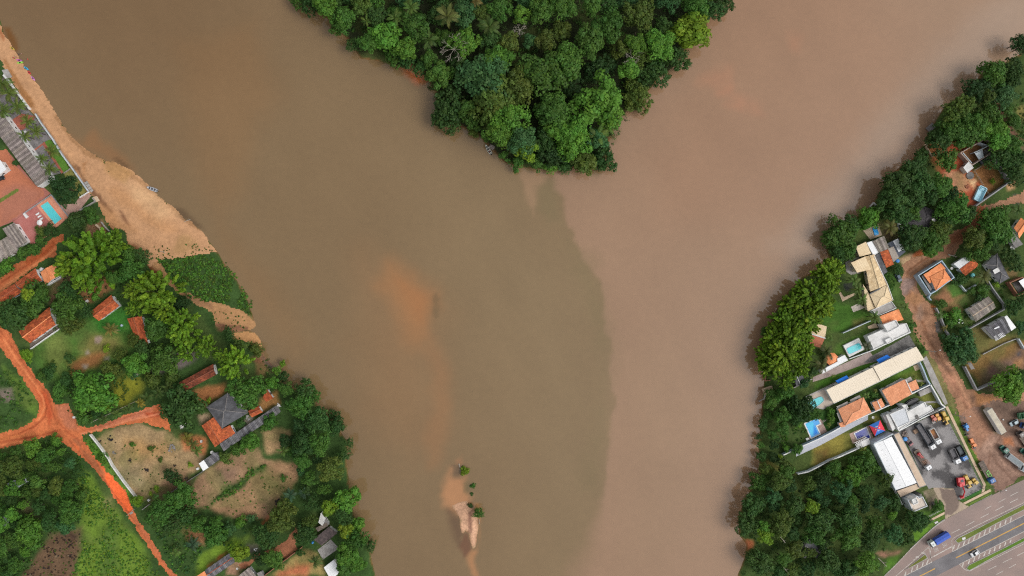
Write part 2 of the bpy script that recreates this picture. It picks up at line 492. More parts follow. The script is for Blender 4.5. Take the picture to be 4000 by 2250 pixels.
def gz(x, y):
    return float(height(np.array([[x, y]], dtype=float))[0])
def axis(lo, hi, step, far):
    core = np.arange(lo, hi + step * 0.5, step)
    return np.concatenate([[-far, lo - 260, lo - 120, lo - 50, lo - 20, lo - 6], core, [hi + 6, hi + 20, hi + 50, hi + 120, hi + 260, far]])
def grid_faces(nx, ny):
    i = np.arange(nx - 1)[None, :] + nx * np.arange(ny - 1)[:, None]
    return np.stack([i, i + 1, i + 1 + nx, i + nx], -1).reshape(-1, 4)

# ---- the land, one sheet out to the horizon
gx, gy = axis(-224, 224, 0.8, 1500), axis(-128, 128, 0.8, 1500)
PX, PY = np.meshgrid(gx, gy)
P = np.stack([PX.ravel(), PY.ravel()], 1)
sd = shore_sd(P)
Zg = height(P, sd) - np.where(sd > 3, 0.0, 0.1 * np.abs(noise2(P, 0.5, 3)))
Zg = np.minimum(Zg, GZ)
G_WEED, G_GRASS, G_OLIVE, G_LIME = lin(58, 82, 40), lin(76, 108, 46), lin(122, 116, 62), lin(120, 150, 42)
D_TAN, D_BROWN, D_ORANGE, D_VIVID, D_SAND = lin(170, 134, 95), lin(118, 90, 70), lin(196, 108, 70), lin(246, 112, 62), lin(206, 155, 112)
D_PINK, D_DARK = lin(164, 122, 100), lin(62, 52, 42)
C = np.tile(G_WEED, (len(P), 1))
zl = lambda r, s: pts(r, s)
forest_soil = lin(44, 50, 30)
paint(P, C, [
    (point_shore, forest_soil, 1.5, 1), (right_shore, lin(66, 84, 42), 2, 1),
    # left bank: gardens, fields and bare soil
    (zl('D', [(420,300),(700,90),(1000,20),(1600,0),(1720,300),(1560,460),(1250,620),(950,760),(600,720),(450,560)]), G_GRASS, 2.5,4),
    (zl('D', [(560,260),(800,130),(900,400),(760,660),(600,620)]), lin(112,122,62),3,3,0.8),
    (zl('D', [(1150,210),(1500,180),(1560,330),(1300,480),(1000,470),(980,350)]), lin(126,116,66),3,3,0.85),
    (zl('D', [(900,560),(1150,440),(1330,430),(1150,560),(980,640),(880,690)]), lin(150,100,62),2,3,0.9),
    (zl('D', [(1080,380),(1120,370),(1125,430),(1070,440)]), lin(150,138,124),0.8,1),(zl('D', [(1040,570),(1110,565),(1100,610),(1050,615)]), lin(150,138,124),0.8,1),
    (zl('D', [(1310,460),(1380,455),(1385,500),(1320,505)]), lin(150,138,124),0.8,1),(zl('D', [(1210,220),(1270,220),(1250,280),(1210,285)]), lin(150,130,116),0.8,1),
    (zl('D', [(1430,760),(1700,690),(1800,780),(1780,930),(1600,1060),(1440,1060)]), lin(128,128,42),2.5,2),
    (zl('C', [(1250,1160),(1620,1120),(1640,1449),(1240,1449),(1050,1380)]), lin(58,112,42),2,2),
    (zl('C', [(620,860),(800,720),(900,760),(720,980),(640,1100)]), lin(128,96,76),1.5,1.5),(zl('C', [(1000,960),(1150,860),(1420,700),(1400,900),(1150,1060),(1020,1050)]), lin(140,100,66),1.5,2),
    (zl('C', [(1080,90),(1300,20),(1360,220),(1200,260),(1080,220)]), lin(150,112,84),1,1),
    (zl('D', [(2180,370),(2450,400),(2450,540),(2300,620),(1900,700),(1880,600)]), lin(112,102,98),1.5,2),
    (zl('F', [(110,900),(560,800),(610,900),(420,1000),(330,1080),(250,1100),(200,960)]), lin(158,106,66),1.5,2),(zl('F', [(1030,980),(1230,900),(1250,1050),(1060,1140),(1010,1080)]), lin(160,118,72),1.2,1.5),
    (zl('F', [(230,1190),(390,1180),(420,1230),(270,1300)]), lin(176,150,120),1,1),(zl('F', [(720,1330),(950,1180),(940,1250),(760,1380)]), lin(160,150,132),0.8,1),
    (zl('F', [(1030,1400),(1200,1340),(1380,1400),(1360,1600),(1100,1700)]), lin(168,138,100),1.5,2),
    (zl('E', [(1160,20),(1400,-60),(1700,-150),(2080,-60),(2250,30),(2420,150),(2560,250),(2520,400),(2250,600),(2000,640),(1760,800),(1690,760)]), lin(160,134,98),1.2,2.5),
    (zl('E', [(1400,400),(1700,420),(1850,600),(1700,700),(1500,480)]), lin(164,140,114),3,3,0.7),(zl('E', [(1280,120),(1420,100),(1480,330),(1380,330)]), lin(138,130,88),3,3,0.7),
    (zl('E', [(1600,100),(2100,80),(2150,250),(1700,260)]), lin(180,136,82),4,3,0.6),(zl('E', [(2280,0),(2560,60),(2576,250),(2330,180)]), lin(190,120,78),1.5,2,0.9),
    (zl('E', [(2050,600),(2330,470),(2400,640),(2100,760),(1900,850)]), lin(120,88,70),3,2,0.8),
    (zl('G', [(170,640),(320,480),(540,320),(700,240),(990,140),(1060,300),(1140,350),(960,420),(830,530),(560,640),(470,800),(360,880),(220,960),(60,900)]), lin(152,121,92),1.2,3),
    (zl('G', [(380,920),(480,800),(720,680),(860,590),(1150,380),(1300,330),(1480,370),(1460,600),(1320,720),(1290,860),(1130,1060),(900,1060),(700,1030),(500,1000)]), lin(158,124,92),1.2,3),
    (zl('G', [(1040,480),(1170,440),(1330,640),(1290,760),(1120,760)]), lin(110,98,62),3,3,0.8),(zl('G', [(1000,700),(1260,780),(1250,960),(1080,1000)]), lin(122,96,78),3,3,0.7),
    (zl('G', [(460,440),(740,400),(700,560),(520,600)]), lin(124,98,82),3,3,0.7),(zl('G', [(1150,1000),(1060,1100),(1110,1060)]), lin(186,96,62),1.5,1.5),(zl('G', [(80,1180),(330,1160),(300,1340),(120,1300)]), lin(150,112,78),2,3),
    (zl('H', [(380,880),(560,860),(640,960),(580,1080),(480,1010)]), lin(150,108,74),1.5,2),(zl('H', [(620,1120),(950,1010),(1180,960),(1130,1100),(800,1240),(560,1420)]), lin(112,140,48),2,3),
    (zl('H', [(660,1330),(980,1090),(1000,1110),(700,1340)]), lin(172,100,62),0.8,1),(zl('H', [(1440,1440),(1860,1110),(2060,1180),(2140,1340),(2200,1449),(1420,1449)]), lin(150,132,82),1,2),
    (zl('H', [(1560,1420),(1800,1290),(1980,1300),(1900,1449),(1560,1449)]), lin(196,116,82),2,2),(zl('H', [(1180,1060),(1310,1050),(1320,1140),(1200,1170)]), lin(96,86,88),1,1),(zl('H', [(920,1300),(1050,1270),(1180,1330),(1050,1449),(900,1449)]), lin(166,130,104),1,1.5),
    (zl('E', [(950,430),(1110,480),(1500,1000),(1760,1449),(2050,1860),(800,1860),(1020,1449),(1030,1180),(1090,850)]), lin(102,128,46),3,5),(zl('E', [(1280,800),(1400,780),(1420,950),(1310,930)]), lin(128,116,78),2,2,0.8),(zl('E', [(1250,1150),(1420,1100),(1500,1771),(1250,1800),(1300,1449)]), lin(86,112,48),3,3),
    (zl('E', [(620,1250),(1040,1150),(1030,1449),(900,1860),(250,1860),(470,1449),(490,1370)]), lin(104,82,62),1.5,3),(zl('E', [(880,1250),(1000,1240),(980,1310),(920,1310)]), lin(58,42,40),1.5,1.5),(zl('E', [(250,720),(450,950),(520,1150),(430,1120),(260,900)]), lin(92,88,60),2,2),
    (zl('E', [(1040,80),(1140,30),(1700,790),(1640,820)]), lin(88,128,44),1.5,1),(zl('D', [(0,1430),(300,1350),(480,1200),(470,1330),(200,1449)]), lin(100,118,52),2,2),(zl('D', [(40,600),(280,760),(450,1000),(440,1180),(300,1080),(100,800)]), lin(92,118,48),2,3),(zl('D', [(0,900),(130,880),(160,1000),(0,1020)]), lin(122,110,98),1.5,2),
    (zl('F', [(910,470),(1060,470),(1110,620),(1070,760),(960,700),(940,560)]), lin(124,86,62),1.5,2),(zl('F', [(1030,400),(1100,350),(1200,560),(1130,640),(1060,520)]), lin(96,84,76),1,1),(zl('F', [(480,60),(880,-60),(950,60),(900,110),(780,90),(480,80)]), lin(188,146,100),1,1),(zl('F', [(720,170),(930,150),(1010,220),(1030,300),(900,280),(800,260)]), lin(184,148,100),1,1.5),(zl('F', [(470,80),(800,90),(900,140),(720,150),(500,140)]), lin(140,98,74),0.8,0.8),
    # right bank: gardens and lots
    (zl('J', [(2200,950),(2260,960),(2420,1290),(2576,1449),(2500,1449),(2350,1290)]), lin(132,92,76),0.6,0.6),(zl('J', [(2470,1060),(2576,990),(2576,1200),(2520,1200)]), lin(126,118,66),1,1),(zl('K', [(2400,0),(2430,0),(2576,260),(2576,320)]), lin(120,90,74),0.6,0.6),
    (zl('K', [(1330,180),(1620,130),(2130,120),(1790,320),(1900,480),(2120,840),(1970,980),(1890,1010),(1560,640),(1420,420)]), lin(170,88,60),1.2,1.5),(zl('K', [(1580,560),(1760,520),(1850,620),(1900,790),(1700,800),(1680,700)]), lin(196,140,108),1.2,1.5),(zl('K', [(1860,640),(1980,660),(1960,760),(1900,720)]), lin(206,170,128),1,1),
    (zl('K', [(1940,540),(2170,390),(2230,420),(2370,680),(2120,840)]), lin(140,98,60),0.6,1),(zl('K', [(1800,310),(2090,150),(2180,210),(2190,290),(1920,450)]), lin(130,92,60),0.4,0.5),(zl('K', [(2340,700),(2470,670),(2440,760),(2380,770)]), lin(200,152,112),1,1),
    (zl('K', [(2450,840),(2540,850),(2540,950),(2460,950)]), lin(96,84,84),1,1),(zl('K', [(740,1200),(1000,1180),(1060,1300),(900,1449),(780,1360)]), lin(96,82,60),1.5,1.5),(zl('K', [(950,1180),(1060,1170),(1080,1290),(990,1290)]), lin(140,118,92),1,1),
    (zl('L', [(1000,520),(1150,450),(1260,500),(1080,620)]), lin(192,160,124),0.8,1),(zl('L', [(1150,480),(1290,410),(1330,480),(1200,510)]), lin(176,92,58),0.8,1),(zl('L', [(830,700),(1000,620),(1030,800),(1000,1000),(1040,1080),(940,1050),(860,830)]), lin(78,102,48),1.5,1.5),(zl('L', [(1210,760),(1360,980),(1300,960),(1220,880)]), lin(128,128,72),1,1),
    (zl('L', [(1400,980),(1620,900),(1850,970),(1700,1060),(1760,1160),(1600,1180),(1450,1040)]), lin(150,108,78),1.5,2),(zl('L', [(1620,880),(1720,800),(1830,950),(1680,1000)]), lin(66,112,44),1,1.5),(zl('L', [(1310,1080),(1460,1100),(1460,1190),(1350,1170)]), lin(176,76,46),0.6,0.6),(zl('L', [(2360,630),(2500,680),(2480,760),(2380,740)]), lin(150,112,84),1,1),
    (zl('L', [(0,1080),(220,1040),(420,1120),(640,1200),(650,1290),(350,1410),(60,1449),(0,1350)]), lin(70,106,40),1.5,2),(zl('L', [(420,1280),(560,1270),(540,1370),(420,1400)]), lin(108,98,58),1.5,1.5,0.7),(zl('L', [(300,830),(420,820),(440,920),(330,930)]), lin(52,54,54),0.6,0.5),(zl('L', [(1400,1220),(1500,1290),(1540,1449),(1450,1449)]), lin(110,102,98),1,1.5),
    (zl('M', [(60,480),(260,300),(520,180),(600,120),(640,190),(320,330),(240,450)]), lin(70,112,40),1,1),(zl('M', [(-60,800),(660,460),(720,520),(690,570),(-60,880)]), lin(72,112,38),0.8,1),(zl('M', [(500,930),(780,770),(1200,560),(1290,620),(1360,800),(1260,830),(1200,700),(780,880),(600,1030)]), lin(80,112,42),0.8,1),
    (zl('M', [(1060,700),(1200,610),(1280,640),(1330,760)]), lin(122,118,58),2,2,0.7),(zl('M', [(1250,960),(1420,900),(1500,1000),(1560,1090),(1480,1120),(1300,1020)]), lin(122,120,56),0.6,0.8),(zl('M', [(-80,1180),(220,1090),(260,1340),(0,1449),(-80,1300)]), lin(46,76,32),1,1),(zl('M', [(500,920),(780,800),(800,1050),(620,1080)]), lin(44,66,32),1,1),
    (zl('M', [(1180,0),(1240,160),(1420,420),(1560,640),(1700,1000),(1760,1250),(1800,1449),(1750,1449),(1600,1080),(1330,480),(1200,240)]), lin(130,122,78),1.2,1.5),(zl('M', [(1200,150),(1320,300),(1380,420),(1330,440),(1220,260)]), lin(74,112,44),1,1),(zl('M', [(1600,1080),(1660,1100),(1850,1449),(1790,1449)]), lin(78,120,44),0.6,0.5),
    (zl('M', [(1900,500),(2200,360),(2520,250),(2640,300),(2640,600),(2420,660),(2000,860),(1860,580)]), lin(132,104,62),1,2),(zl('M', [(2100,640),(2420,430),(2560,330),(2620,560),(2300,740),(2020,860)]), lin(112,88,82),3,3,0.9),(zl('M', [(2440,520),(2576,470),(2560,590),(2450,600)]), lin(160,120,82),1.5,1.5),(zl('M', [(2490,400),(2530,400),(2530,455),(2490,455)]), lin(80,76,76),0.8,0.5),
    (zl('M', [(1880,120),(2080,60),(2200,260),(2480,200),(2200,380),(2060,430),(1950,300)]), lin(118,104,62),2,2.5),
    (zl('N', [(1590,150),(1650,300),(2060,1130),(2030,1160),(1620,340)]), lin(88,118,56),0.4,0.4),(zl('N', [(1650,130),(1760,240),(2040,820),(2130,1080),(2190,1180),(2160,1210),(2100,1100),(1640,170)]), lin(92,122,46),0.6,0.8),(zl('N', [(1760,1290),(2040,1150),(2050,1200),(1820,1330)]), lin(66,116,44),0.4,0.4),(zl('N', [(1840,1360),(2150,1210),(2180,1250),(1890,1385)]), lin(108,132,60),0.4,0.4),
    (zl('N', [(-80,600),(220,460),(390,450),(420,620),(640,590),(60,840),(-100,860)]), lin(132,122,58),0.8,1),(zl('N', [(-60,700),(100,640),(130,780),(-40,850)]), lin(108,74,44),2,2,0.8),(zl('N', [(420,360),(640,260),(740,220),(760,290),(600,330)]), lin(116,112,56),0.8,1),
    (zl('N', [(960,1180),(1060,1300),(1320,1440),(1400,1449),(1560,1380),(1570,1600),(1380,1700),(1180,1449)]), lin(78,116,42),0.8,1),(zl('O', [(1180,860),(1380,740),(1500,760),(1440,830),(1330,930),(1180,1060)]), lin(98,140,44),1,1.5),(zl('O', [(720,1160),(1050,1120),(1010,1180),(820,1230)]), lin(150,112,92),1,1.5),(zl('O', [(850,1230),(1010,1190),(960,1290),(820,1400)]), lin(84,122,44),1,1),
    (zl('N', [(1310,1190),(1440,1150),(1530,1310),(1400,1400)]), lin(158,140,122),0.4,0.5),(zl('N', [(1380,1150),(1450,1160),(1490,1290),(1400,1280)]), lin(124,110,98),0.8,1,0.8),(zl('T', [(380,1000),(460,1010),(450,1110),(390,1130)]), lin(190,112,74),0.8,0.6),
    (zl('T', [(640,0),(1010,160),(1000,180),(560,60)]), lin(120,116,60),1,1),(zl('N', [(160,800),(640,600),(830,950),(500,850)]), lin(66,100,36),2,3),
    # the islet
    (islet, lin(201,158,128),1.5,1),(pts('X', [(595,820),(620,790),(655,760),(645,900),(640,1000),(610,1010),(600,900)]), lin(150,112,92),0.4,0.6),
    (pts('U', [(1230,690),(1300,650),(1440,730),(1430,800),(1380,830)]), lin(196,128,94),0.8,0.6),
])
_gn = 0.42 * sstep(noise2(P, 0.11,77,4),0.02,0.4) * (1 - sstep(sd_poly(P, beach_zone),-3,3)) * (1 - sstep(sd_poly(P, SHORES[3]),-2,1))
C = C * (1 - _gn[:, None]) + lin(92, 104, 54) * _gn[:, None]
wet = 0.7 * (1 - sstep(sd + 0.9 * noise2(P, 0.5, 9), -0.2, 0.9))
C = C * (1 - wet[:, None]) + lin(140, 92, 62) * wet[:, None]
gm = mesh_np("ground", np.column_stack([P, Zg]), grid_faces(len(gx), len(gy)), C)
gm.shade_smooth()
ground = kind(put("ground", gm, groundmat("soil_and_grass", bump=0.5)), 'structure')

# ---- the river: two muddy streams that meet, sand bars showing through; brightness falloff and shade painted in
wx, wy = axis(-224, 224, 1.1, 1500), axis(-128, 128, 1.1, 1500)
PX, PY = np.meshgrid(wx, wy)
P = np.stack([PX.ravel(), PY.ravel()], 1)
w0 = lambda r, s: pts(r, s, 0)
base = lin(136, 115, 89)
C = np.tile(base, (len(P), 1))
pale = lin(160, 131, 109)
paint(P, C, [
    (w0('Z', [(-900,-900),(500,-900),(700,0),(620,200),(420,330),(300,380),(100,200),(-900,0)]), lin(129,106,81),45,6),  # vignette-like darkening of the corner, painted into the water colour
    (w0('Z', [(1100,420),(1300,430),(1400,560),(1480,700),(1530,950),(1520,1200),(1440,1449),(1380,1500),(1330,1200),(1250,900),(1120,700)]), lin(142,122,95),38,8),  # brighter middle of the same falloff, painted into the water colour
    (w0('Z', [(1312,405),(1390,430),(1408,530),(1450,580),(1476,640),(1503,690),(1522,780),(1537,870),(1546,950),(1536,1080),(1526,1200),(1490,1290),(1470,1400),(1460,1449),(1440,2600),(4000,2600),(4000,-900),(2000,-900),(1750,100),(1550,330),(1500,430)]), pale, lambda Q: 1.0 + 8 * sstep(-Q[:, 1],82,120),5),
    (w0('Z', [(1720,-200),(2100,-200),(2300,100),(2250,420),(1950,620),(1640,560),(1600,400),(1750,200)]), lin(160,127,104),22,8,0.8),
    (w0('Z', [(2300,200),(2600,-100),(2600,100),(2400,250),(2100,560),(2000,660),(1950,620)]), lin(166,144,128),10,4,0.7),
    (w0('Z', [(1308,425),(1388,440),(1360,470),(1350,500),(1345,545),(1330,500),(1318,470)]), lin(160,132,106),1.5,1.5,0.9),
    (w0('Z', [(1350,470),(1395,450),(1404,520),(1412,560),(1385,560),(1350,520)]), lin(134,118,90),3,2,0.8),
    (w0('j', [(-60,40),(130,180),(140,420),(60,520),(-60,420)]), lin(158,122,90),16,5,0.35),
    (w0('j', [(10,50),(80,88),(122,128),(124,156),(106,190),(88,255),(52,240),(30,170),(-10,110)]), lin(174,124,84),6,4,0.5),
    (w0('j', [(40,100),(100,128),(118,146),(112,166),(92,205),(66,180)]), lin(180,122,80),4,3,0.4),
    (w0('j', [(100,200),(130,240),(156,310),(163,390),(152,470),(128,550),(108,556),(106,480),(124,400),(118,310),(96,240)]), lin(168,123,88),4.5,3,0.36),
    (w0('j', [(440,-10),(500,40),(545,200),(555,330),(540,480),(515,600),(490,600),(520,400),(515,220)]), lin(132,117,88),6,5,0.5),
    (w0('Z', [(1090,740),(1100,735),(1108,775),(1098,800),(1090,790)]), lin(112,98,76),1.2,1,0.6),
    (w0('Z', [(430,100),(640,60),(700,240),(560,560),(620,640),(770,860),(740,900),(560,640)]), lin(146,114,82),10,6,0.4),
    (w0('B', [(880,250),(1040,300),(1200,210),(1330,340),(1480,480),(1600,600),(1650,690),(1440,600),(1180,500),(1000,400)]), lin(150,112,80),2.5,2,0.7),
    (w0('B', [(1420,540),(1490,530),(1640,660),(1560,660)]), lin(104,82,62),0.8,0.6,0.7),(w0('B', [(2190,1170),(2280,1180),(2440,1330),(2576,1449),(2460,1400),(2290,1290)]), lin(96,78,62),1.2,1,0.7),
    (w0('A', [(40,350),(130,350),(190,480),(240,620),(200,660),(100,520)]), lin(122,84,48),1,0.6,0.9),(w0('D', [(1820,-40),(1860,-10),(1960,30),(2000,80),(1980,110)]), lin(120,76,44),0.8,0.5),
    (w0('U', [(1220,680),(1290,650),(1450,740),(1440,830),(1370,840),(1260,760)]), lin(214,126,84),2,0.8,0.9),
    (w0('X', [(430,340),(450,420),(570,430),(560,550),(640,640),(600,740),(520,820),(440,780),(350,720),(320,640),(360,480)]), lin(190,141,104),2.5,1.5,0.9),
    (w0('X', [(440,300),(520,320),(520,430),(450,440)]), lin(118,98,80),1.2,0.8,0.8),(w0('X', [(470,270),(530,220),(540,290),(500,310)]), lin(166,124,94),1,1,0.7),  # first zone: shade left of the yellow-green bush, painted in
    (w0('X', [(370,750),(430,770),(520,850),(545,1030),(520,1150),(500,1140),(440,1000)]), lin(108,86,70),2,1,0.75),(w0('X', [(575,1000),(605,1030),(640,1150),(630,1200),(570,1260),(510,1150)]), lin(122,90,72),0.8,0.6,0.9),  # first zone: shade along the islet's left side, painted into the water
    (w0('X', [(590,1270),(640,1190),(690,1190),(660,1300),(700,1449),(660,1449)]), lin(188,138,100),1.4,0.8,0.8),(w0('X', [(640,690),(710,700),(730,900),(725,1060),(700,1150),(720,900),(680,790)]), lin(178,132,94),1,0.8,0.7),(w0('X', [(550,480),(620,480),(610,600),(560,590)]), lin(116,106,78),1.5,1,0.7),  # last zone: shade of the round green bush, painted into the water
    (w0('V', [(2130,830),(2300,740),(2450,700),(2450,770),(2200,850)]), lin(184,136,108),4,4,0.4),(w0('V', [(2340,930),(2420,880),(2480,880),(2430,940)]), lin(186,134,106),2.5,3,0.45),(w0('V', [(2420,1060),(2576,1010),(2576,1100),(2450,1095)]), lin(184,134,108),2.5,3,0.45),(w0('Z', [(1760,195),(1830,180),(1850,230),(1900,255),(1920,290),(1880,280),(1820,240)]), lin(180,132,106),3,3,0.4),
    (w0('Z', [(1985,90),(2010,95),(2005,125),(1988,120)]), lin(184,130,102),4,2,0.4),(w0('Z', [(1560,900),(1700,880),(1760,1100),(1700,1449),(1560,1449)]), lin(158,131,108),15,6,0.6),
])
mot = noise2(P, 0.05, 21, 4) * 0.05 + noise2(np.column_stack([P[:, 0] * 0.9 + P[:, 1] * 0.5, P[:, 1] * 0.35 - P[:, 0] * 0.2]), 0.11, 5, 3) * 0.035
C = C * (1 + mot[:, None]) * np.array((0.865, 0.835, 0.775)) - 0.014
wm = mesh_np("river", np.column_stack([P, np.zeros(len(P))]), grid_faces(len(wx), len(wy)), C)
wmat = bpy.data.materials.new("muddy_water"); t = NT(wmat)
a_ = t.new("ShaderNodeAttribute", attribute_name="Col")
t.link(t.mul(a_.outputs['Color'], t.rng(t.noise(0.35, 6, t.pos(), 0.7), 0.3, 0.7, 0.955, 1.045)), t.b.inputs['Base Color'])
t.b.inputs['Roughness'].default_value = 0.05
t.b.inputs['IOR'].default_value = 1.55
t.bump(t.noise(1.2, 4, t.pos()), 0.1, 0.1)
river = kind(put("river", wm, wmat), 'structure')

# ---- sheets lying on the land
def sheet(name, poly, color, m, off=0.012, step=0.5, ragged=0.5, seed=1, zones=(), k='structure', dissolve=0.0):
    """a natural surface (track, beach, bare lot) with an uneven edge: follows the land, own colours"""
    A = arr(poly); lo, hi = A.min(0) - ragged - 1, A.max(0) + ragged + 1
    xs, ys = np.arange(lo[0], hi[0] + step, step), np.arange(lo[1], hi[1] + step, step)
    X_, Y_ = np.meshgrid(xs, ys)
    Q = np.stack([X_.ravel(), Y_.ravel()], 1)
    s = sd_poly(Q, A) + ragged * noise2(Q, 0.55, seed, 4) * 1.6
    if dissolve: s = s + dissolve * (np.random.RandomState(seed).rand(len(Q)) - 0.45)
    Fq = grid_faces(len(xs), len(ys))
    keep = s[Fq].mean(1) > 0
    Fq = Fq[keep]
    used, inv = np.unique(Fq, return_inverse=True)
    Q = Q[used]
    c = np.tile(np.asarray(color), (len(Q), 1))
    paint(Q, c, zones, seed + 40)
    z = height(Q) + off
    me = mesh_np(name, np.column_stack([Q, z]), inv.reshape(-1, 4), c)
    me.shade_smooth()
    return kind(put(name, me, m), k)
def flat(name, poly, m, off=0.02, k='structure', drop=0.0):
    """paved surface with clean edges; drop > 0 gives it a kerb face"""
    mb = MB(); P_ = ccw(poly)
    mb.face([(p[0], p[1], GZ + off) for p in P_])
    if drop:
        n = len(P_)
        for i in range(n):
            j = (i + 1) % n
            a, b = P_[i], P_[j]
            mb.face([(a[0], a[1], GZ - 0.02), (b[0], b[1], GZ - 0.02), (b[0], b[1], GZ + off), (a[0], a[1], GZ + off)])
    o = mb.build(name, m)
    return kind(o, k) if k else o
SOIL = groundmat("bare_soil", 0.22, 0.3, 0.8, bump=0.8)
SANDM = groundmat("river_sand", 0.13, 0.2, 0.8, bump=0.5)
beach = sheet("beach", mix_pts(('A', [(-60,230),(45,442),(150,602),(215,722),(305,862),(395,972),(485,1097),(580,1232),(645,1352)]),
    ('B', [(700,2),(800,152),(900,292),(1000,382),(1090,452),(1180,492),(1300,562),(1440,592),(1540,642),(1640,692),(1750,782),(1860,892),(1960,1002),(2080,1092),(2200,1182),(2290,1292),(2400,1342),(2500,1432)]),
    ('Z', [(518,600),(543,634),(500,640),(440,650),(400,650),(378,672),(368,648),(325,634),(316,580),(278,574),(252,522),(240,500),(222,484),(180,428),(140,366),(100,310),(60,255),(25,195),(0,150),(-20,110)])),
    lin(190,145,107), SANDM, off=0.04, ragged=0.5, step=0.42, dissolve=0.9, zones=[(pts('B', [(700,0),(900,280),(1090,440),(1440,580),(1860,880),(2200,1170),(2420,1350),(2560,1449),(2470,1449),(2180,1210),(1840,930),(1420,640),(1070,500),(860,300),(660,0)]), lin(156,116,80),0.5,0.8,0.8),(pts('B', [(1300,900),(1600,980),(1900,1250),(2200,1449),(2000,1449),(1600,1150)]), lin(186,138,96),2.5,3,0.7),
        (pts('h', [(60,-40),(150,60),(330,330),(520,620),(640,819),(520,819),(200,290),(110,120)]), lin(158,112,72),0.7,0.9),
        (pts('B', [(450,-20),(540,60),(640,240),(780,440),(860,560),(960,650),(1060,800),(900,640),(640,280)]), lin(148,106,70),0.8,1),
        (pts('B', [(930,600),(1000,650),(1040,780),(1100,850),(1200,950),(1330,1100),(1420,1200),(1400,1240),(1300,1150),(1160,1000),(1060,830)]), lin(126,92,68),0.8,0.7),
        (pts('B', [(1030,600),(1090,570),(1060,650),(1080,740),(1050,760)]), lin(168,120,80),0.8,0.7),(pts('B', [(1500,1190),(1560,1240),(1640,1390),(1600,1390),(1540,1300)]), lin(140,100,74),0.6,0.5),
        (pts('B', [(1300,560),(1460,600),(1640,720),(1560,830),(1400,780),(1330,700)]), lin(176,134,88),1.5,2,0.8),(pts('B', [(1600,850),(1860,920),(2200,1250),(2000,1300),(1700,1050)]), lin(206,166,124),4,2,0.8),
        (pts('B', [(1200,1050),(1500,1300),(1700,1449),(1400,1449),(1250,1250)]), lin(178,128,84),3,2,0.6),(pts('C', [(1200,0),(1400,100),(1600,300),(1850,420),(1800,470),(1600,400),(1400,200)]), lin(150,100,66),1.5,1.2,0.85),
        (pts('C', [(2250,250),(2400,200),(2500,400),(2300,500),(2100,470)]), lin(160,126,84),2,2,0.7),(pts('A', [(-40,300),(40,440),(30,500),(-30,420)]), lin(160,102,66),0.8,0.5),
        (pts('B', [(2200,1260),(2330,1230),(2390,1340),(2290,1320)]), lin(140,108,78),1,1.2,0.8)])
spit = sheet("mud_flat", pts('i', [(20,160),(100,130),(190,270),(260,350),(330,370),(420,420),(560,440),(680,490),(775,570),(770,600),(740,622),(700,610),(500,592),(480,500),(400,460),(300,410),(180,310),(60,240)]), lin(172,130,90), SANDM, off=0.03, ragged=0.5, seed=5,
    zones=[(pts('C', [(1830,580),(1920,620),(2010,700),(1980,730),(1870,680)]), lin(124,78,46),0.5,0.5),(pts('i', [(260,350),(480,440),(480,480),(300,420)]), lin(150,112,80),1,1),(pts('i', [(500,575),(720,600),(720,630),(500,600)]), lin(130,92,70),0.5,0.5)])
rd = lin(199, 112, 70)
mud2 = sheet("mud_flat", pts('i', [(590,650),(700,632),(760,640),(806,686),(822,740),(800,780),(750,720),(680,690),(620,690)]), lin(188,140,94), SANDM, off=0.03, ragged=0.4, seed=6)
def rut(reg, path, w, c, soft=0.35, st=0.75):
    L_, R_ = ribbon(pts(reg, path), w)
    return (L_ + R_[::-1], c, soft, 0.35, st)
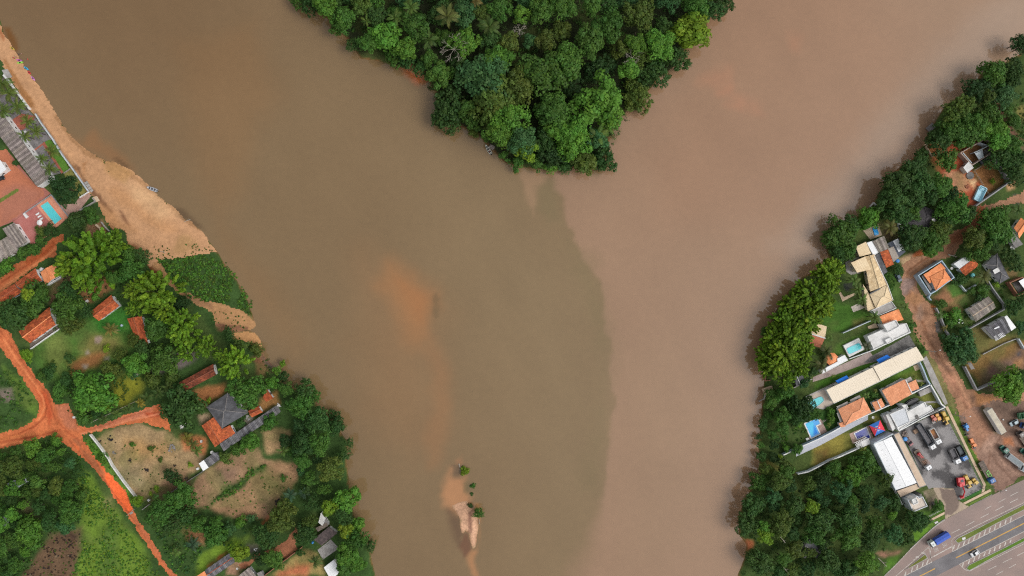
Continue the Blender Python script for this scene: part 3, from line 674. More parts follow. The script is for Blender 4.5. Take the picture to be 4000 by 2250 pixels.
road_left = sheet("dirt_road", mix_pts(('D', [(-120,0),(0,90),(110,150),(250,400),(330,540),(450,720),(560,830),(640,950),(665,1050),(760,1060),(850,1050),(930,1200),(985,1310),(1120,1370),(1500,1230),(1800,1120),(2000,1060),(2080,1150),(2150,1400),(2030,1350),(1800,1290),(1500,1320),(1250,1400),(1010,1440)]),
    ('E', [(1110,150),(1240,340),(1480,600),(1580,720),(1640,850),(1680,960),(1750,1090),(1860,1240),(1990,1449),(2110,1640),(2222,1771),(2300,1860),(2200,1860),(2125,1771),(2030,1640),(1900,1449),(1760,1240),(1620,1030),(1480,850),(1390,690),(1230,480),(1050,290),(860,130),(640,0),(400,70),(0,170),(-300,260),(-300,0)]),
    ('D', [(0,1420),(180,1385),(330,1330),(440,1240),(495,1150),(490,1050),(400,900),(290,760),(180,580),(100,480),(0,330),(-120,200)])), rd, SOIL, off=0.012, ragged=0.5, seed=3, step=0.4, dissolve=1.0, zones=[
        (pts('E', [(1060,60),(1110,150),(1240,340),(1480,600),(1580,720),(1650,870),(1660,930),(1610,990),(1480,850),(1400,700),(1330,570),(1320,470),(1200,300)]), D_VIVID, 0.5,0.5),
        (pts('E', [(930,100),(1000,80),(1070,190),(1000,200),(940,140)]), lin(248,124,72),0.4,0.4),(pts('E', [(900,40),(980,20),(1060,180),(1200,300),(1320,500),(1250,470),(1100,320)]), lin(168,100,66),0.8,0.6),
        (pts('D', [(360,1350),(560,1180),(620,1050),(560,900),(450,850),(520,1000),(520,1150),(440,1260)]), lin(222,118,68),1,0.8,0.8),(pts('D', [(420,860),(600,900),(650,1040),(660,1200),(620,1300),(580,1100)]), lin(190,84,50),1.2,1,0.8),
        (pts('D', [(700,1080),(860,1050),(960,1290),(1000,1400),(860,1380),(740,1200)]), lin(188,118,88),1.2,1,0.8),(pts('D', [(1150,1350),(1500,1230),(1950,1070),(1900,1200),(1500,1280),(1200,1400)]), lin(196,122,94),1,1,0.8),
        (pts('D', [(1800,1160),(2000,1150),(2060,1230),(1850,1210)]), lin(176,84,54),0.8,0.8), rut('D', [(0,200),(160,420),(330,680),(520,930),(590,1080),(560,1230),(420,1350),(200,1440),(0,1490)],0.7, lin(158,74,44)), rut('D', [(0,130),(200,400),(400,690),(600,940),(640,1080),(700,1250),(860,1420),(1000,1520)],0.6, lin(164,82,52)), rut('D', [(40,240),(240,540),(450,830),(540,980),(560,1120),(480,1260)],0.8, lin(232,142,92)), rut('E', [(860,60),(1080,280),(1280,520),(1480,800),(1620,980),(1760,1180),(2000,1500),(2200,1780)],0.6, lin(150,78,50)), rut('D', [(1020,1400),(1300,1330),(1600,1220),(1950,1120)],0.6, lin(168,92,62)), rut('D', [(1020,1430),(1300,1370),(1600,1270),(2000,1180)],0.6, lin(222,142,104)), rut('E', [(0,90),(300,40),(600,-20),(760,-60)],0.7, lin(164,80,48)), rut('E', [(0,130),(350,60),(700,10)],0.6, lin(226,134,84)),
        (pts('E', [(0,60),(400,0),(640,-60),(400,-20),(0,20)]), lin(206,122,72),1,0.8,0.7),(pts('E', [(1650,1000),(1740,1100),(2000,1449),(2240,1771),(2160,1771),(1930,1449),(1780,1220)]), lin(190,108,72),0.6,0.5)])
track = sheet("dirt_track", pts('C', [(-80,800),(250,560),(520,400),(640,270),(800,205),(800,280),(710,340),(700,470),(560,530),(420,640),(240,760),(0,960),(-80,1030)]), lin(176,100,62), SOIL, ragged=0.5, seed=9, dissolve=1.0,
    zones=[rut('C', [(0,830),(260,650),(520,480),(700,330)],0.7, lin(140,66,38)), rut('C', [(0,900),(280,710),(560,500),(740,360)],0.6, lin(206,128,84)),(pts('C', [(0,900),(240,740),(420,620),(680,460),(650,520),(440,660),(0,980)]), lin(188,124,80),1,0.8,0.7),(pts('C', [(300,560),(560,400),(660,290),(700,300),(600,440),(350,600)]), lin(162,80,44),0.8,0.8,0.8)])
path_h = sheet("garden_path", pts('H', [(1060,1300),(1230,1240),(1290,1170),(1540,1090),(1680,1000),(1780,840),(1850,820),(1820,940),(1780,1060),(1810,1110),(1700,1230),(1640,1250),(1600,1150),(1350,1170),(1250,1290),(1100,1370)]), lin(158,104,76), SOIL, ragged=0.5, seed=13)
road_right = sheet("dirt_road", mix_pts(('K', [(2800,690),(2576,800),(2350,900),(1990,1000),(1930,1130),(1880,1230),(1700,1300),(1590,1400)]),('L', [(1560,420),(1350,480),(1180,500),(1040,600),(1060,760),(1010,860),(1060,1000),(1180,1200),(1200,1400)]),
    ('M', [(1190,160),(1300,320),(1480,560),(1560,750),(1700,1000),(1750,1200),(1850,1400)]),('N', [(1880,560),(1990,780),(2080,950),(2300,800),(2150,350),(2300,120),(2600,60),(2600,-60),(2300,0),(2180,-40)]),
    ('M', [(2150,930),(2000,920),(1850,860),(1760,700),(1640,480),(1560,330),(1480,180),(1450,50)]),('L', [(1490,1280),(1450,1180),(1330,1010),(1210,880),(1240,740),(1400,610),(1540,520),(1700,470),(1800,300),(1960,200),(2050,140)]),('K', [(2070,1060),(2220,1030),(2490,930),(2590,960),(2800,870)])),
    lin(163,122,95), SOIL, ragged=0.5, seed=17, off=0.016, dissolve=1.2, zones=[rut('L', [(1800,230),(1560,420),(1300,540),(1110,680),(1100,860),(1180,1060),(1290,1300),(1360,1449)],0.8, lin(128,84,58)), rut('M', [(1300,120),(1420,320),(1600,600),(1740,850),(1840,1080),(1960,1300)],0.8, lin(126,86,64)), rut('M', [(1360,120),(1500,360),(1680,640),(1820,900),(1900,1100)],0.7, lin(204,150,118)), rut('L', [(1880,230),(1620,440),(1300,600),(1160,740),(1150,900),(1260,1120)],0.6, lin(196,140,98)),
        (pts('K', [(2050,1000),(1950,1130),(1650,1350),(1600,1449),(1800,1449),(2050,1200)]), lin(136,88,62),1.5,1),(pts('K', [(1990,1000),(2100,980),(2050,1100),(1960,1130)]), lin(176,92,58),1,1,0.8),
        (pts('L', [(1500,400),(1700,330),(1800,330),(1700,470),(1540,520),(1400,620)]), lin(118,86,66),1.5,1.2,0.8),(pts('L', [(1050,760),(1200,780),(1180,900),(1060,980),(1020,880)]), lin(146,122,112),1.2,1.2),(pts('L', [(1080,980),(1250,950),(1330,1050),(1200,1100),(1120,1070)]), lin(166,122,88),1.2,1),
        (pts('L', [(1230,1090),(1300,1080),(1290,1300),(1230,1280)]), lin(150,122,104),1,1,0.8),(pts('M', [(1350,100),(1440,100),(1560,350),(1720,650),(1640,620),(1480,350)]), lin(186,140,112),1,0.8,0.85),(pts('M', [(1560,640),(1700,720),(1800,960),(1900,1100),(1780,1000),(1650,800)]), lin(192,138,110),1,0.8,0.8),
        (pts('M', [(1380,350),(1520,520),(1690,640),(1660,660),(1500,560)]), lin(122,94,78),0.8,0.8,0.7),(pts('M', [(1690,800),(1750,840),(1770,960),(1700,980)]), lin(128,92,72),0.8,0.8,0.7),(pts('M', [(1880,930),(1960,950),(1990,1060),(1920,1040)]), lin(104,80,66),1,1,0.7),(pts('M', [(1950,900),(2180,950),(2250,1040),(2000,1060)]), lin(168,118,76),1.5,1.2,0.8)])
lot = sheet("gravel_lot", mix_pts(('M', [(1640,1090),(1760,1180),(2020,1080),(2250,1010),(2420,1040),(2700,1000)]),('N', [(2700,0),(2700,920),(2576,1000),(2210,1210),(2190,1140),(2120,1060),(2040,820),(1870,520),(1760,260),(1690,180)])),
    lin(147,117,101), SOIL, ragged=0.7, seed=23, off=0.022, dissolve=1.2, zones=[rut('N', [(1860,200),(2060,560),(2250,860),(2420,1020)],0.7, lin(112,84,70)), rut('N', [(1920,180),(2130,540),(2330,850),(2500,980)],0.7, lin(182,146,126)), rut('N', [(2300,480),(2150,700),(2120,900),(2250,1100)],0.7, lin(120,90,74)),
        (pts('N', [(2100,60),(2600,0),(2600,420),(2350,480),(2250,250)]), lin(112,92,80),2.5,2,0.9),(pts('N', [(2300,500),(2420,520),(2440,610),(2320,600)]), lin(190,124,86),1.2,1,0.9),(pts('N', [(2050,560),(2200,560),(2150,700),(2060,700)]), lin(178,144,124),1.5,1.5,0.7),
        (pts('N', [(1700,180),(1800,200),(1860,330),(1780,330)]), lin(124,106,96),1,1,0.8),(pts('N', [(1760,120),(1900,100),(2200,450),(2020,640),(1880,400)]), lin(168,124,98),2,1.5,0.8),(pts('N', [(2190,1110),(2500,1000),(2480,1080),(2220,1230)]), lin(118,92,80),1,1.5,0.6),(pts('N', [(2000,130),(2060,100),(2330,470),(2200,460)]), lin(60,78,46),0.8,0.8,0.6)])  # last zone: shadow beside the box trailer, painted into the lot colour

# ---- paved yards and the highway
flat("asphalt_yard", pts('N', [(1000,430),(1090,395),(1395,240),(1580,150),(1640,330),(2052,1140),(2035,1165),(1765,1300),(1740,1290),(1690,1150),(1430,1142),(1380,1160),(1350,1110),(1130,640)]), ASPH, 0.03)
drive = sheet("driveway", pts('O', [(1428,338),(1692,348),(1745,495),(1886,578),(1580,738),(1576,560),(1500,480)]), lin(176,158,138), groundmat("worn_concrete", 0.1,0.15,1.0, bump=0.15), off=0.036, ragged=0.06, step=0.35, seed=31,
    zones=[(pts('O', [(1510,346),(1692,352),(1760,510),(1740,580),(1660,690),(1610,660),(1580,690),(1576,540)]), lin(128,112,102),0.4,1.2)])
flat("highway", mix_pts(('O', [(500,1900),(828,1449),(985,1285),(1142,1118),(1342,928),(1442,838),(1500,790),(1582,738),(1886,579),(2190,425),(2400,320),(2576,235),(3100,-20),(3100,2200),(500,2200)])), ROADP, 0.045)
cl = lambda x, d=0: (x, 1220 - 0.508 * (x - 1720) + d)
flat("main_carriageway", pts('O', [cl(300, 102), cl(3100, 102), cl(3100, -100), cl(300, -100)]), ROADD, 0.05)
GRASSM = groundmat("verge_grass", 0.2, 0.3, 1.5, bump=0.3)
def island(poly, c1, c2, seed):
    kerb = MB(); strip_mb(kerb, ccw(poly), 0.28, GZ, GZ + 0.17, True)
    kind(kerb.build("kerb", CONC), 'structure')
    sheet("grass_verge", [(p.x, p.y) for p in inset(poly, 0.1)], c1, GRASSM, off=0.16, ragged=0.02, step=0.4, seed=seed, zones=[(poly, c2, 3, 4, 0.5)])
island(pts('O', [(1708,1003),(1745,968),(2000,842),(2576,548),(3100,280),(3100,330),(2576,612),(2200,800),(1850,992),(1742,1036)]), lin(104,122,58), lin(128,120,62),3)
island(pts('O', [(1072,1372),(1330,1172),(1362,1222),(1200,1312)]), lin(122,120,56), lin(98,112,52),4)
island(pts('O', [(1846,1350),(1882,1308),(2300,1105),(2576,962),(3100,690),(3100,740),(2576,1012),(2200,1205),(1885,1380)]), lin(88,128,46), lin(112,124,56),6)
def lines(name, runs, w, m, off, reg='O'):
    mb = MB()
    for r in runs: strip_mb(mb, pts(reg, r), w, GZ + off, GZ + off)
    return kind(mb.build(name, m), 'structure')
lines("centre_line", [[cl(300), cl(1455)], [cl(1720), cl(3100)]], 0.42, LINEY, 0.056)
lines("edge_line", [[cl(300,-101), cl(1418,-101)],[cl(1677,-101), cl(3100,-101)],[cl(1762,103), cl(3100,103)]],0.24, LINEW, 0.058)
lines("kerb_line", [[(1677,1142),(1665,1000),(1682,975),(1722,950),(2000,803),(2576,524),(3100,262)],[(820,1449),(980,1290),(1140,1122),(1340,932),(1440,842),(1500,796),(1580,744)],[(940,1470),(1170,1270),(1382,1078)],
                    [(1762,1299),(1830,1368),(1890,1386),(2200,1230),(2576,1042),(3100,780)],[(1420,1062),(1396,1150),(1400,1222)],[(1340,1106),(1384,1098),(1400,1218)],[(1400,1222),(1665,1078)],[(1372,1240),(1396,1232),(1414,1282)]],0.2, LINEW, 0.062)
lines("stop_line", [[(1442, 1200), (1664, 1080)]], 0.42, LINEW, 0.07)
ch = [((1684,1112),(1700,1058)),((1736,1112),(1764,1042)),((1804,1078),(1832,1004)),((1868,1046),(1894,972)),((1934,1008),(1960,938)),((2004,972),(2026,904)),((2070,936),(2092,868)),((2134,902),(2152,840)),((2202,866),(2218,806)),((2268,832),(2284,774)),((2334,798),(2350,742)),((2400,764),(2416,710)),
      ((1800,1336),(1812,1278)),((1874,1300),(1892,1244)),((1938,1268),(1956,1212)),((2002,1236),(2020,1180)),((2068,1202),(2088,1148)),((2132,1172),(2150,1118)),((2198,1138),(2214,1086)),((2264,1104),(2280,1054)),((2330,1068),(2346,1022)),((2396,1034),(2412,990)),
      ((1158,1396),(1174,1340)),((1224,1366),(1240,1308)),((1290,1336),(1308,1274)),((1346,1306),(1372,1244)),((1286,1158),(1334,1162)),((1212,1210),(1254,1208)),((1180,1250),(1200,1244)),((1076,1449),(1090,1394))]
lines("chevron_bars", [list(c_) for c_ in ch], 0.5, LINEW, 0.066)
lines("lane_dashes", [[(1665,910),(1765,860)],[(1850,815),(1950,760)],[(2030,717),(2130,665)],[(2212,626),(2322,568)],[(2400,526),(2500,476)],[(2085,611),(2166,566)],[(2256,521),(2340,476)],[(2398,445),(2500,391)],
      [(2120,1375),(2230,1320)],[(2308,1281),(2422,1225)],[(2490,1192),(2590,1142)],[(2222,1432),(2312,1386)],[(2388,1346),(2472,1300)]],0.22, LINEW, 0.054)
# stop word painted on the road, read by a driver coming down to the highway
def word(txt, p, size, ux, stretch, name, m, z):
    cu = bpy.data.curves.new(name, 'FONT'); cu.body = txt; cu.size = size; cu.align_x = 'CENTER'; cu.align_y = 'CENTER'
    tmp = bpy.data.objects.new(name, cu); COL.objects.link(tmp)
    dg = bpy.context.evaluated_depsgraph_get()
    me = bpy.data.meshes.new_from_object(tmp.evaluated_get(dg))
    bpy.data.objects.remove(tmp)
    for v in me.vertices: v.co = (v.co.x, v.co.y * stretch, 0)
    me.materials.clear(); me.materials.append(m)
    o = put(name, me); o.location = (p.x, p.y, z); o.rotation_euler = (0, 0, math.atan2(ux[1], ux[0]))
    return o
for q in ((3688.8, 2127.7), (3654.8, 2145.6)):
    kind(word("PARE", at('Y', *q), 0.85, (-0.9, -0.44), 3.0, "road_lettering", LINEW, GZ + 0.075), 'structure')
kb = MB(); strip_mb(kb, pts('O', [(1140,1112),(1340,922),(1440,832),(1500,784),(1578,732)]),0.2, GZ, GZ + 0.16); kind(kb.build("kerb", CONC), 'structure')
kb = MB(); strip_mb(kb, pts('O', [(1888,572),(2172,424)]),0.2, GZ, GZ + 0.16); kind(kb.build("kerb", CONC), 'structure')
# pavements
flat("pavement", pts('N', [(1584,132),(1614,112),(1850,600),(2092,1098),(2080,1178),(2160,1172),(2152,1166),(2162,1190),(1834,1352),(1806,1332),(2042,1206),(2056,1104)][:4] + [(2076,1186),(2040,1206),(2058,1106),(1820,612)]), TANWALK, 0.12, drop=1)
flat("pavement", pts('N', [(1808,1333),(2038,1216),(2078,1194),(2150,1158),(2164,1186),(1832,1353)]), TANWALK, 0.11, drop=1)
flat("pavement", pts('O', [(1378, 742), (1574, 640), (1574, 672), (1384, 768)]), TANWALK, 0.12, drop=1)
flat("pavement", pts('M', [(1298,500),(1345,450),(1440,640),(1530,840),(1616,1050),(1582,1072),(1480,900),(1420,800),(1350,620)]), CONC, 0.1, drop=1)
# ================================================================ BUILDINGS, WALLS, POOLS
_wf = MB()
for c_, d_ in (((0,0,0.62),(1.3,0.1,0.1)),((0,0,-0.62),(1.3,0.1,0.1)),((-0.62,0,0),(0.08,0.1,1.14)),((0.62,0,0),(0.08,0.1,1.14)),((0,0,0),(0.05,0.08,1.14))):
    _wf.box(c_, d_)
WINF = _wf.mesh("window"); WINF.materials.append(WHITE)
_wp = MB(); _wp.box((0, 0, 0), (1.2, 0.04, 1.2)); WINP = _wp.mesh("pane"); WINP.materials.append(GLASS)
_d = MB(); _d.box((0, 0, 1.05), (0.9, 0.08, 2.1)); DOOR = _d.mesh("door"); DOOR.materials.append(TIMBER)
_h = MB(); _h.box((0.34, 0.06, 1.0), (0.12, 0.06, 0.05)); HANDLE = _h.mesh("handle"); HANDLE.materials.append(STEEL)
def fit_openings(root, outline, he, nmax=6, base=GZ):
    """windows and one door set on the walls of outline (ccw, world xy)"""
    P_ = ccw(outline); n = len(P_); cnt = 0; door = False
    org = ORG[root.name]
    edges = sorted(range(n), key=lambda i: -(Vector(P_[(i + 1) % n][:2]) - Vector(P_[i][:2])).length)
    for i in edges[:4]:
        a, b = Vector(P_[i][:2]), Vector(P_[(i + 1) % n][:2]); L_ = (b - a).length
        if L_ < 2.6: continue
        e = (b - a) / L_; nrm = Vector((e.y, -e.x)); ang = math.atan2(e.y, e.x)
        k = max(1, min(3, int(L_ / 3.4)))
        for j in range(k):
            if cnt >= nmax: break
            q = a + e * L_ * (j + 0.5) / k + nrm * 0.03
            if not door and j == k - 1:
                d = put("door", DOOR, None, root); d.location = (q.x - org.x, q.y - org.y, base - org.z); d.rotation_euler = (0, 0, ang + math.pi); put("handle", HANDLE, None, d); door = True
            else:
                w = put("window", WINF, None, root); w.location = (q.x - org.x, q.y - org.y, base - org.z + min(1.6, he * 0.5)); w.rotation_euler = (0, 0, ang); put("pane", WINP, None, w); cnt += 1
def house(name, label, reg, q, he, cat="house"):
    p = pts(reg, q, GZ + he); c = sum(p, Vector()) / len(p)
    return thing(name, label, cat, (c.x, c.y, GZ))
def walls(root, outline, z1, m, ins=0.35, wins=True, nmax=6, z0=GZ - 0.05):
    w = inset(outline, ins)
    mb = MB(); mb.prism(w, z0, z1); mb.build("wall", m, root)
    if wins: fit_openings(root, w, z1 - GZ, nmax)
    return w
def cap(root, a, b, w, m, name="ridge_cap", parent=None):
    mb = MB(); a, b = Vector(a), Vector(b)
    mb.tube(a, b, w, w, 6)
    return mb.build(name, m, parent or root)
def ribs(mb, a, b, c, d, pitch=1.0, w=0.08, h=0.03):
    """raised ribs running down the slope a-d / b-c of a roof face"""
    a, b, c, d = map(Vector, (a, b, c, d)); n = max(2, int((b - a).length / pitch))
    for k in range(1, n):
        t_ = k / n
        p0, p1 = a.lerp(b, t_), d.lerp(c, t_)
        s = (b - a).normalized() * w / 2; up = Vector((0, 0, h))
        mb.face([p0 - s, p0 + up, p1 + up, p1 - s]); mb.face([p0 + up, p0 + s, p1 + s, p1 + up])
def sheets(root, a, b, c, d, width, m, name="roof_sheet", tone=0.16, seed=1, t_=0.06, parent=None):
    """roof laid from overlapping corrugated sheets, each its own piece; a-b is the long edge, sheets run a->d"""
    a, b, c, d = map(Vector, (a, b, c, d)); n = max(2, round((b - a).length / width)); rs = random.Random(seed)
    for k in range(n):
        t0, t1 = k / n, (k + 1) / n
        up = Vector((0, 0, 0.03 + 0.05 * (k % 2) + rs.uniform(0, 0.03)))
        p0, p1, p2, p3 = a.lerp(b, t0) + up, a.lerp(b, t1) + up, d.lerp(c, t1) + up, d.lerp(c, t0) + up
        mb = MB(); g = Vector((0, 0, 0.16)); nr = 2; sd_ = 0.04 * (p1 - p0)
        p0 = p0 + sd_; p3 = p3 + sd_
        for r in range(nr):
            s0, s1, sm = r / nr, (r + 1) / nr, (r + 0.5) / nr
            A, B_, M_ = p0.lerp(p1, s0), p0.lerp(p1, s1), p0.lerp(p1, sm) + g
            D, C_, N_ = p3.lerp(p2, s0), p3.lerp(p2, s1), p3.lerp(p2, sm) + g
            mb.face([A, M_, N_, D]); mb.face([M_, B_, C_, N_])
        v = 1 + rs.uniform(-tone, tone) + (0.16 if k % 2 else -0.16)
        mb.build(name, m, parent or root, (v, v * rs.uniform(0.97, 1.02), v * rs.uniform(0.95, 1.03)))
def objmat(name, c, c2, **kw):
    """like mat(), tinted by the object's own colour"""
    if name in MATS: return MATS[name]
    m = mat(name, c, c2, **kw); nt = m.node_tree
    b = [x for x in nt.nodes if x.type == 'BSDF_PRINCIPLED'][0]; src = b.inputs['Base Color'].links[0].from_socket
    oi = nt.nodes.new("ShaderNodeObjectInfo"); mx = nt.nodes.new("ShaderNodeMix"); mx.data_type = 'RGBA'; mx.blend_type = 'MULTIPLY'; mx.inputs[0].default_value = 1
    nt.links.new(src, mx.inputs[6]); nt.links.new(oi.outputs['Color'], mx.inputs[7]); nt.links.new(mx.outputs[2], b.inputs['Base Color'])
    return m
SHEETM = objmat("fibre_sheet", (0.31, 0.265, 0.235), (0.19, 0.16, 0.145), scale=0.5, fine=0.25, fscale=2.5)
SHEETDK = objmat("dark_fibre_sheet", (0.17, 0.165, 0.175), (0.09, 0.088, 0.095), scale=0.5, fine=0.25)
SHEETTAN = objmat("taupe_fibre_sheet", (0.34, 0.3, 0.26), (0.22, 0.19, 0.17), scale=0.5, fine=0.2)
CAPS = {n_: mat('ridge_' + n_, c_) for n_, c_ in (('cream_tile', (0.74,0.6,0.4)),('mottled_cream_tile', (0.72,0.57,0.36)),('salmon_tile', (0.78,0.38,0.22)),('bright_clay_tile', (0.78,0.3,0.13)),('orange_clay_tile', (0.42,0.13,0.06)),('old_brown_tile', (0.3,0.1,0.06)))}
def gable(root, reg, q, axis_, he, hr, m, wall=WHITE, capm=None, wins=4, sheet_w=0, thick=0.14):
    p = pts(reg, q, GZ + he)
    if axis_ == 1: p = p[1:] + p[:1]
    m0, m1 = (p[0] + p[3]) / 2, (p[1] + p[2]) / 2
    k = (CAM_H - GZ - hr) / (CAM_H - GZ - he)
    m0 = Vector((m0.x, m0.y, GZ + hr)); m1 = Vector((m1.x, m1.y, GZ + hr))
    if sheet_w:
        r_ = MB(); r_.slab(m0, m1, p[1], p[0], 0.05); r_.slab(m1, m0, p[3], p[2], 0.05); r_ = r_.build("roof", m, root)
        sheets(root, m0, m1, p[1], p[0], sheet_w, m, seed=int(p[0].x * 3), parent=r_); sheets(root, m1, m0, p[3], p[2], sheet_w, m, seed=int(p[0].y * 3), parent=r_)
    else:
        r_ = MB(); r_.slab(m0, m1, p[1], p[0], thick); r_.slab(m1, m0, p[3], p[2], thick); r_ = r_.build("roof", m, root)
    cap(root, m0 + Vector((0, 0, 0.03)), m1 + Vector((0, 0, 0.03)), 0.2, capm or CAPS.get(m.name, m), parent=r_)
    if wall:
        w = inset(p, 0.4); mb = MB(); mb.prism(w, GZ - 0.05, GZ + he - 0.12)
        w = [Vector((x.x, x.y, GZ + he - 0.12)) for x in w]
        # gable triangles
        near = lambda t_: min(w, key=lambda v: (v.xy - t_.xy).length)
        for e_, (i, j) in ((m0, (0, 3)), (m1, (1, 2))):
            a, b = near(p[i]), near(p[j]); c = (a + b) / 2; c.z = GZ + hr - 0.25
            mb.face([a, b, c]); mb.face([b, a, c])
        mb.build("wall", wall, root)
        if wins: fit_openings(root, [(x.x, x.y) for x in w], he, wins)
    return r_
def hip(root, reg, q, axis_, he, hr, m, wall=WHITE, capm=None, run=None, wins=4):
    p = pts(reg, q, GZ + he)
    if axis_ == 1: p = p[1:] + p[:1]
    m0, m1 = (p[0] + p[3]) / 2, (p[1] + p[2]) / 2
    L_ = (m1 - m0).length; w_ = (p[0] - p[3]).length; run = min(run if run is not None else w_ / 2, L_ * 0.498)
    e = (m1 - m0).normalized()
    a, b = m0 + e * run, m1 - e * run; a.z = b.z = GZ + hr
    r_ = MB(); r_.slab(p[0], p[1], b, a); r_.slab(p[2], p[3], a, b); r_.slab3(p[3], p[0], a); r_.slab3(p[1], p[2], b)
    r_ = r_.build("roof", m, root)
    cm = capm or CAPS.get(m.name, m); up = Vector((0, 0, 0.03))
    mb = MB()
    for s_, t_ in ((a, b), (p[0], a), (p[3], a), (p[1], b), (p[2], b)):
        if (s_ - t_).length > 0.3: mb.tube(s_ + up, t_ + up, 0.16, 0.16, 6)
    mb.build("ridge_cap", cm, r_)
    if wall: walls(root, p, GZ + he - 0.1, wall, 0.45, wins > 0, wins)
    return r_
def mono(root, reg, q, h01, h23, m, wall=WHITE, sheet_w=0, wins=3, rib=0, thick=0.12, name="roof"):
    """single slope: q[0]-q[1] edge at height h01, q[2]-q[3] edge at h23"""
    p = [at(reg, *q[0], GZ + h01), at(reg, *q[1], GZ + h01), at(reg, *q[2], GZ + h23), at(reg, *q[3], GZ + h23)]
    r_ = MB(); r_.slab(*p, thick)
    if rib: ribs(r_, *p, pitch=rib)
    r_ = r_.build(name, m, root)
    if sheet_w: sheets(root, *p, sheet_w, m, seed=int(p[0].x * 5 + p[0].y), parent=r_)
    if wall: walls(root, p, GZ + min(h01, h23) - 0.14, wall, 0.35, wins > 0, wins)
    return r_
def flatroof(root, reg, q, h, m, par=0.45, wall=WHITE, wins=4, pw=0.22, parname="parapet"):
    p = pts(reg, q, GZ + h); o = ccw(p)
    w = inset(o, 0.03); mb = MB(); mb.prism(w, GZ - 0.05, GZ + h - par - 0.06); mb.build("wall", wall, root)
    mb = MB(); mb.prism(inset(o, pw + 0.01), GZ + h - par - 0.2, GZ + h - par); r_ = mb.build("roof", m, root)
    if par > 0:
        mb = MB(); strip_mb(mb, [Vector((x.x, x.y, 0)) for x in inset(o, pw / 2)], pw, GZ + h - par - 0.25, GZ + h, True); mb.build(parname, wall, root)
    if wins: fit_openings(root, w, h - par, wins)
    return r_
def fence_wall(name, label, runs, h, th, m, copem=None, cat="wall", z0=None):
    """masonry wall along runs [(reg, pts)...] given by its top edge; coping a part"""
    p = []
    for r, s in runs: p += pts(r, s, GZ + h)
    c = sum(p, Vector()) / len(p); root = thing(name, label, cat, (c.x, c.y, GZ))
    mb = MB(); strip_mb(mb, p, th, (GZ if z0 is None else z0) - 0.1, GZ + h); mb.build("wall", m, root)
    mb = MB(); strip_mb(mb, p, th + 0.1, GZ + h + 0.004, GZ + h + 0.07); mb.build("coping", copem or m, root)
    return root
def slab_thing(name, label, cat, reg, q, h, m, th=None):
    p = pts(reg, q, GZ + h); mb = MB(); mb.prism(p, GZ + h - (th or h + 0.05), GZ + h)
    return tag(mb.build(name, m), label, cat)
def pool(label, reg, q, m, coping=None, cw=0.45, h=0.25, name="swimming_pool", rounded=0):
    p = pts(reg, q, GZ + h)
    if rounded:
        o = ccw(p); n = len(o); out = []
        for i in range(n):
            a, b, c = Vector(o[i - 1][:2]), Vector(o[i][:2]), Vector(o[(i + 1) % n][:2])
            r = rounded
            for k in range(5):
                t_ = k / 4; s_, e_ = b + (a - b).normalized() * r, b + (c - b).normalized() * r
                out.append(s_ * (1 - t_) ** 2 + b * 2 * t_ * (1 - t_) + e_ * t_ * t_)
        p = [Vector((x.x, x.y, GZ + h)) for x in out]
    c = sum((Vector((x.x, x.y, 0)) for x in p), Vector()) / len(p)
    root = thing(name, label, "pool", (c.x, c.y, GZ))
    mb = MB(); mb.prism(p, GZ, GZ + h - 0.1); mb.build("water", m, root)
    mb = MB(); strip_mb(mb, [Vector((x.x, x.y, 0)) for x in inset(p, -cw / 2)], cw, GZ - 0.05, GZ + h, True); mb.build("coping", coping or WHITE, root)
    return root

# ---------------- left bank: the riverside hotel
t = house("hotel_block", "long hotel wing with brown-grey corrugated roof and white wall by the beach palms", 'B', [(470, 898), (622, 785), (-211, -340), (-363, -227)], 3.4, "building")
r_ = mono(t, 'B', [(622, 785), (-211, -340), (-363, -227), (470, 898)], 5.2, 3.4, SHEETM, None, sheet_w=1.0)
w = walls(t, pts('B', [(470, 898), (622, 785), (-211, -340), (-363, -227)], GZ + 4.2), GZ + 3.2, WHITE, 0.3, True, 12)
mb = MB(); e = inset(pts('B', [(470,898),(622,785),(-211,-340),(-363,-227)], GZ + 4.2),0.3)
a_, b_ = at('B', 630, 797, GZ + 3.6), at('B', -203, -328, GZ + 3.6)
strip_mb(mb, [a_, b_], 0.8, GZ, GZ + 4.9); mb.build("front_wall", WHITE, t)
mb = MB(); strip_mb(mb, [at('B', 484, 898, GZ + 3), at('B', 622, 800, GZ + 3)], 0.3, GZ, GZ + 3.5); mb.build("gable_wall", WHITE, t)
n_ = 14; ang = math.atan2((b_ - a_).y, (b_ - a_).x)
for k in range(n_):
    q_ = a_.lerp(b_, (k + 0.5) / (n_ + 1)) + Vector((math.sin(-ang), math.cos(ang),0)) * -0.18
    for s_ in (1,):
        nv = Vector(((b_ - a_).y, -(b_ - a_).x, 0)).normalized() * 0.17
        if nv.x < 0: nv = -nv
        wv = a_.lerp(b_, (k + 0.5) / (n_ + 1)) + nv * 2.6
        o_ = put("window", WINF, None, t); o_.location = Vector((wv.x, wv.y, GZ + 2.2)) - ORG[t.name]; o_.rotation_euler = (0, 0, ang); put("pane", WINP, None, o_)
t = house("white_annex", "small white roofed annex by the hotel court at the left edge", 'B', [(0, 560), (80, 680), (-60, 790), (-160, 650)], 3, "building")
mono(t, 'B', [(0, 562), (80, 680), (-60, 790), (-160, 660)], 3.4, 2.8, SHEETWHITE, WHITE, rib=0.8)
t = house("corrugated_shed", "upper of two overlapping corrugated sheds beside the red pool terrace", 'C', [(30, 140), (180, 60), (345, 305), (200, 385)], 3, "shed")
mono(t, 'C', [(30, 142), (180, 62), (345, 305), (200, 388)], 3.2, 2.8, SHEETM, WHITE, sheet_w=0.75)
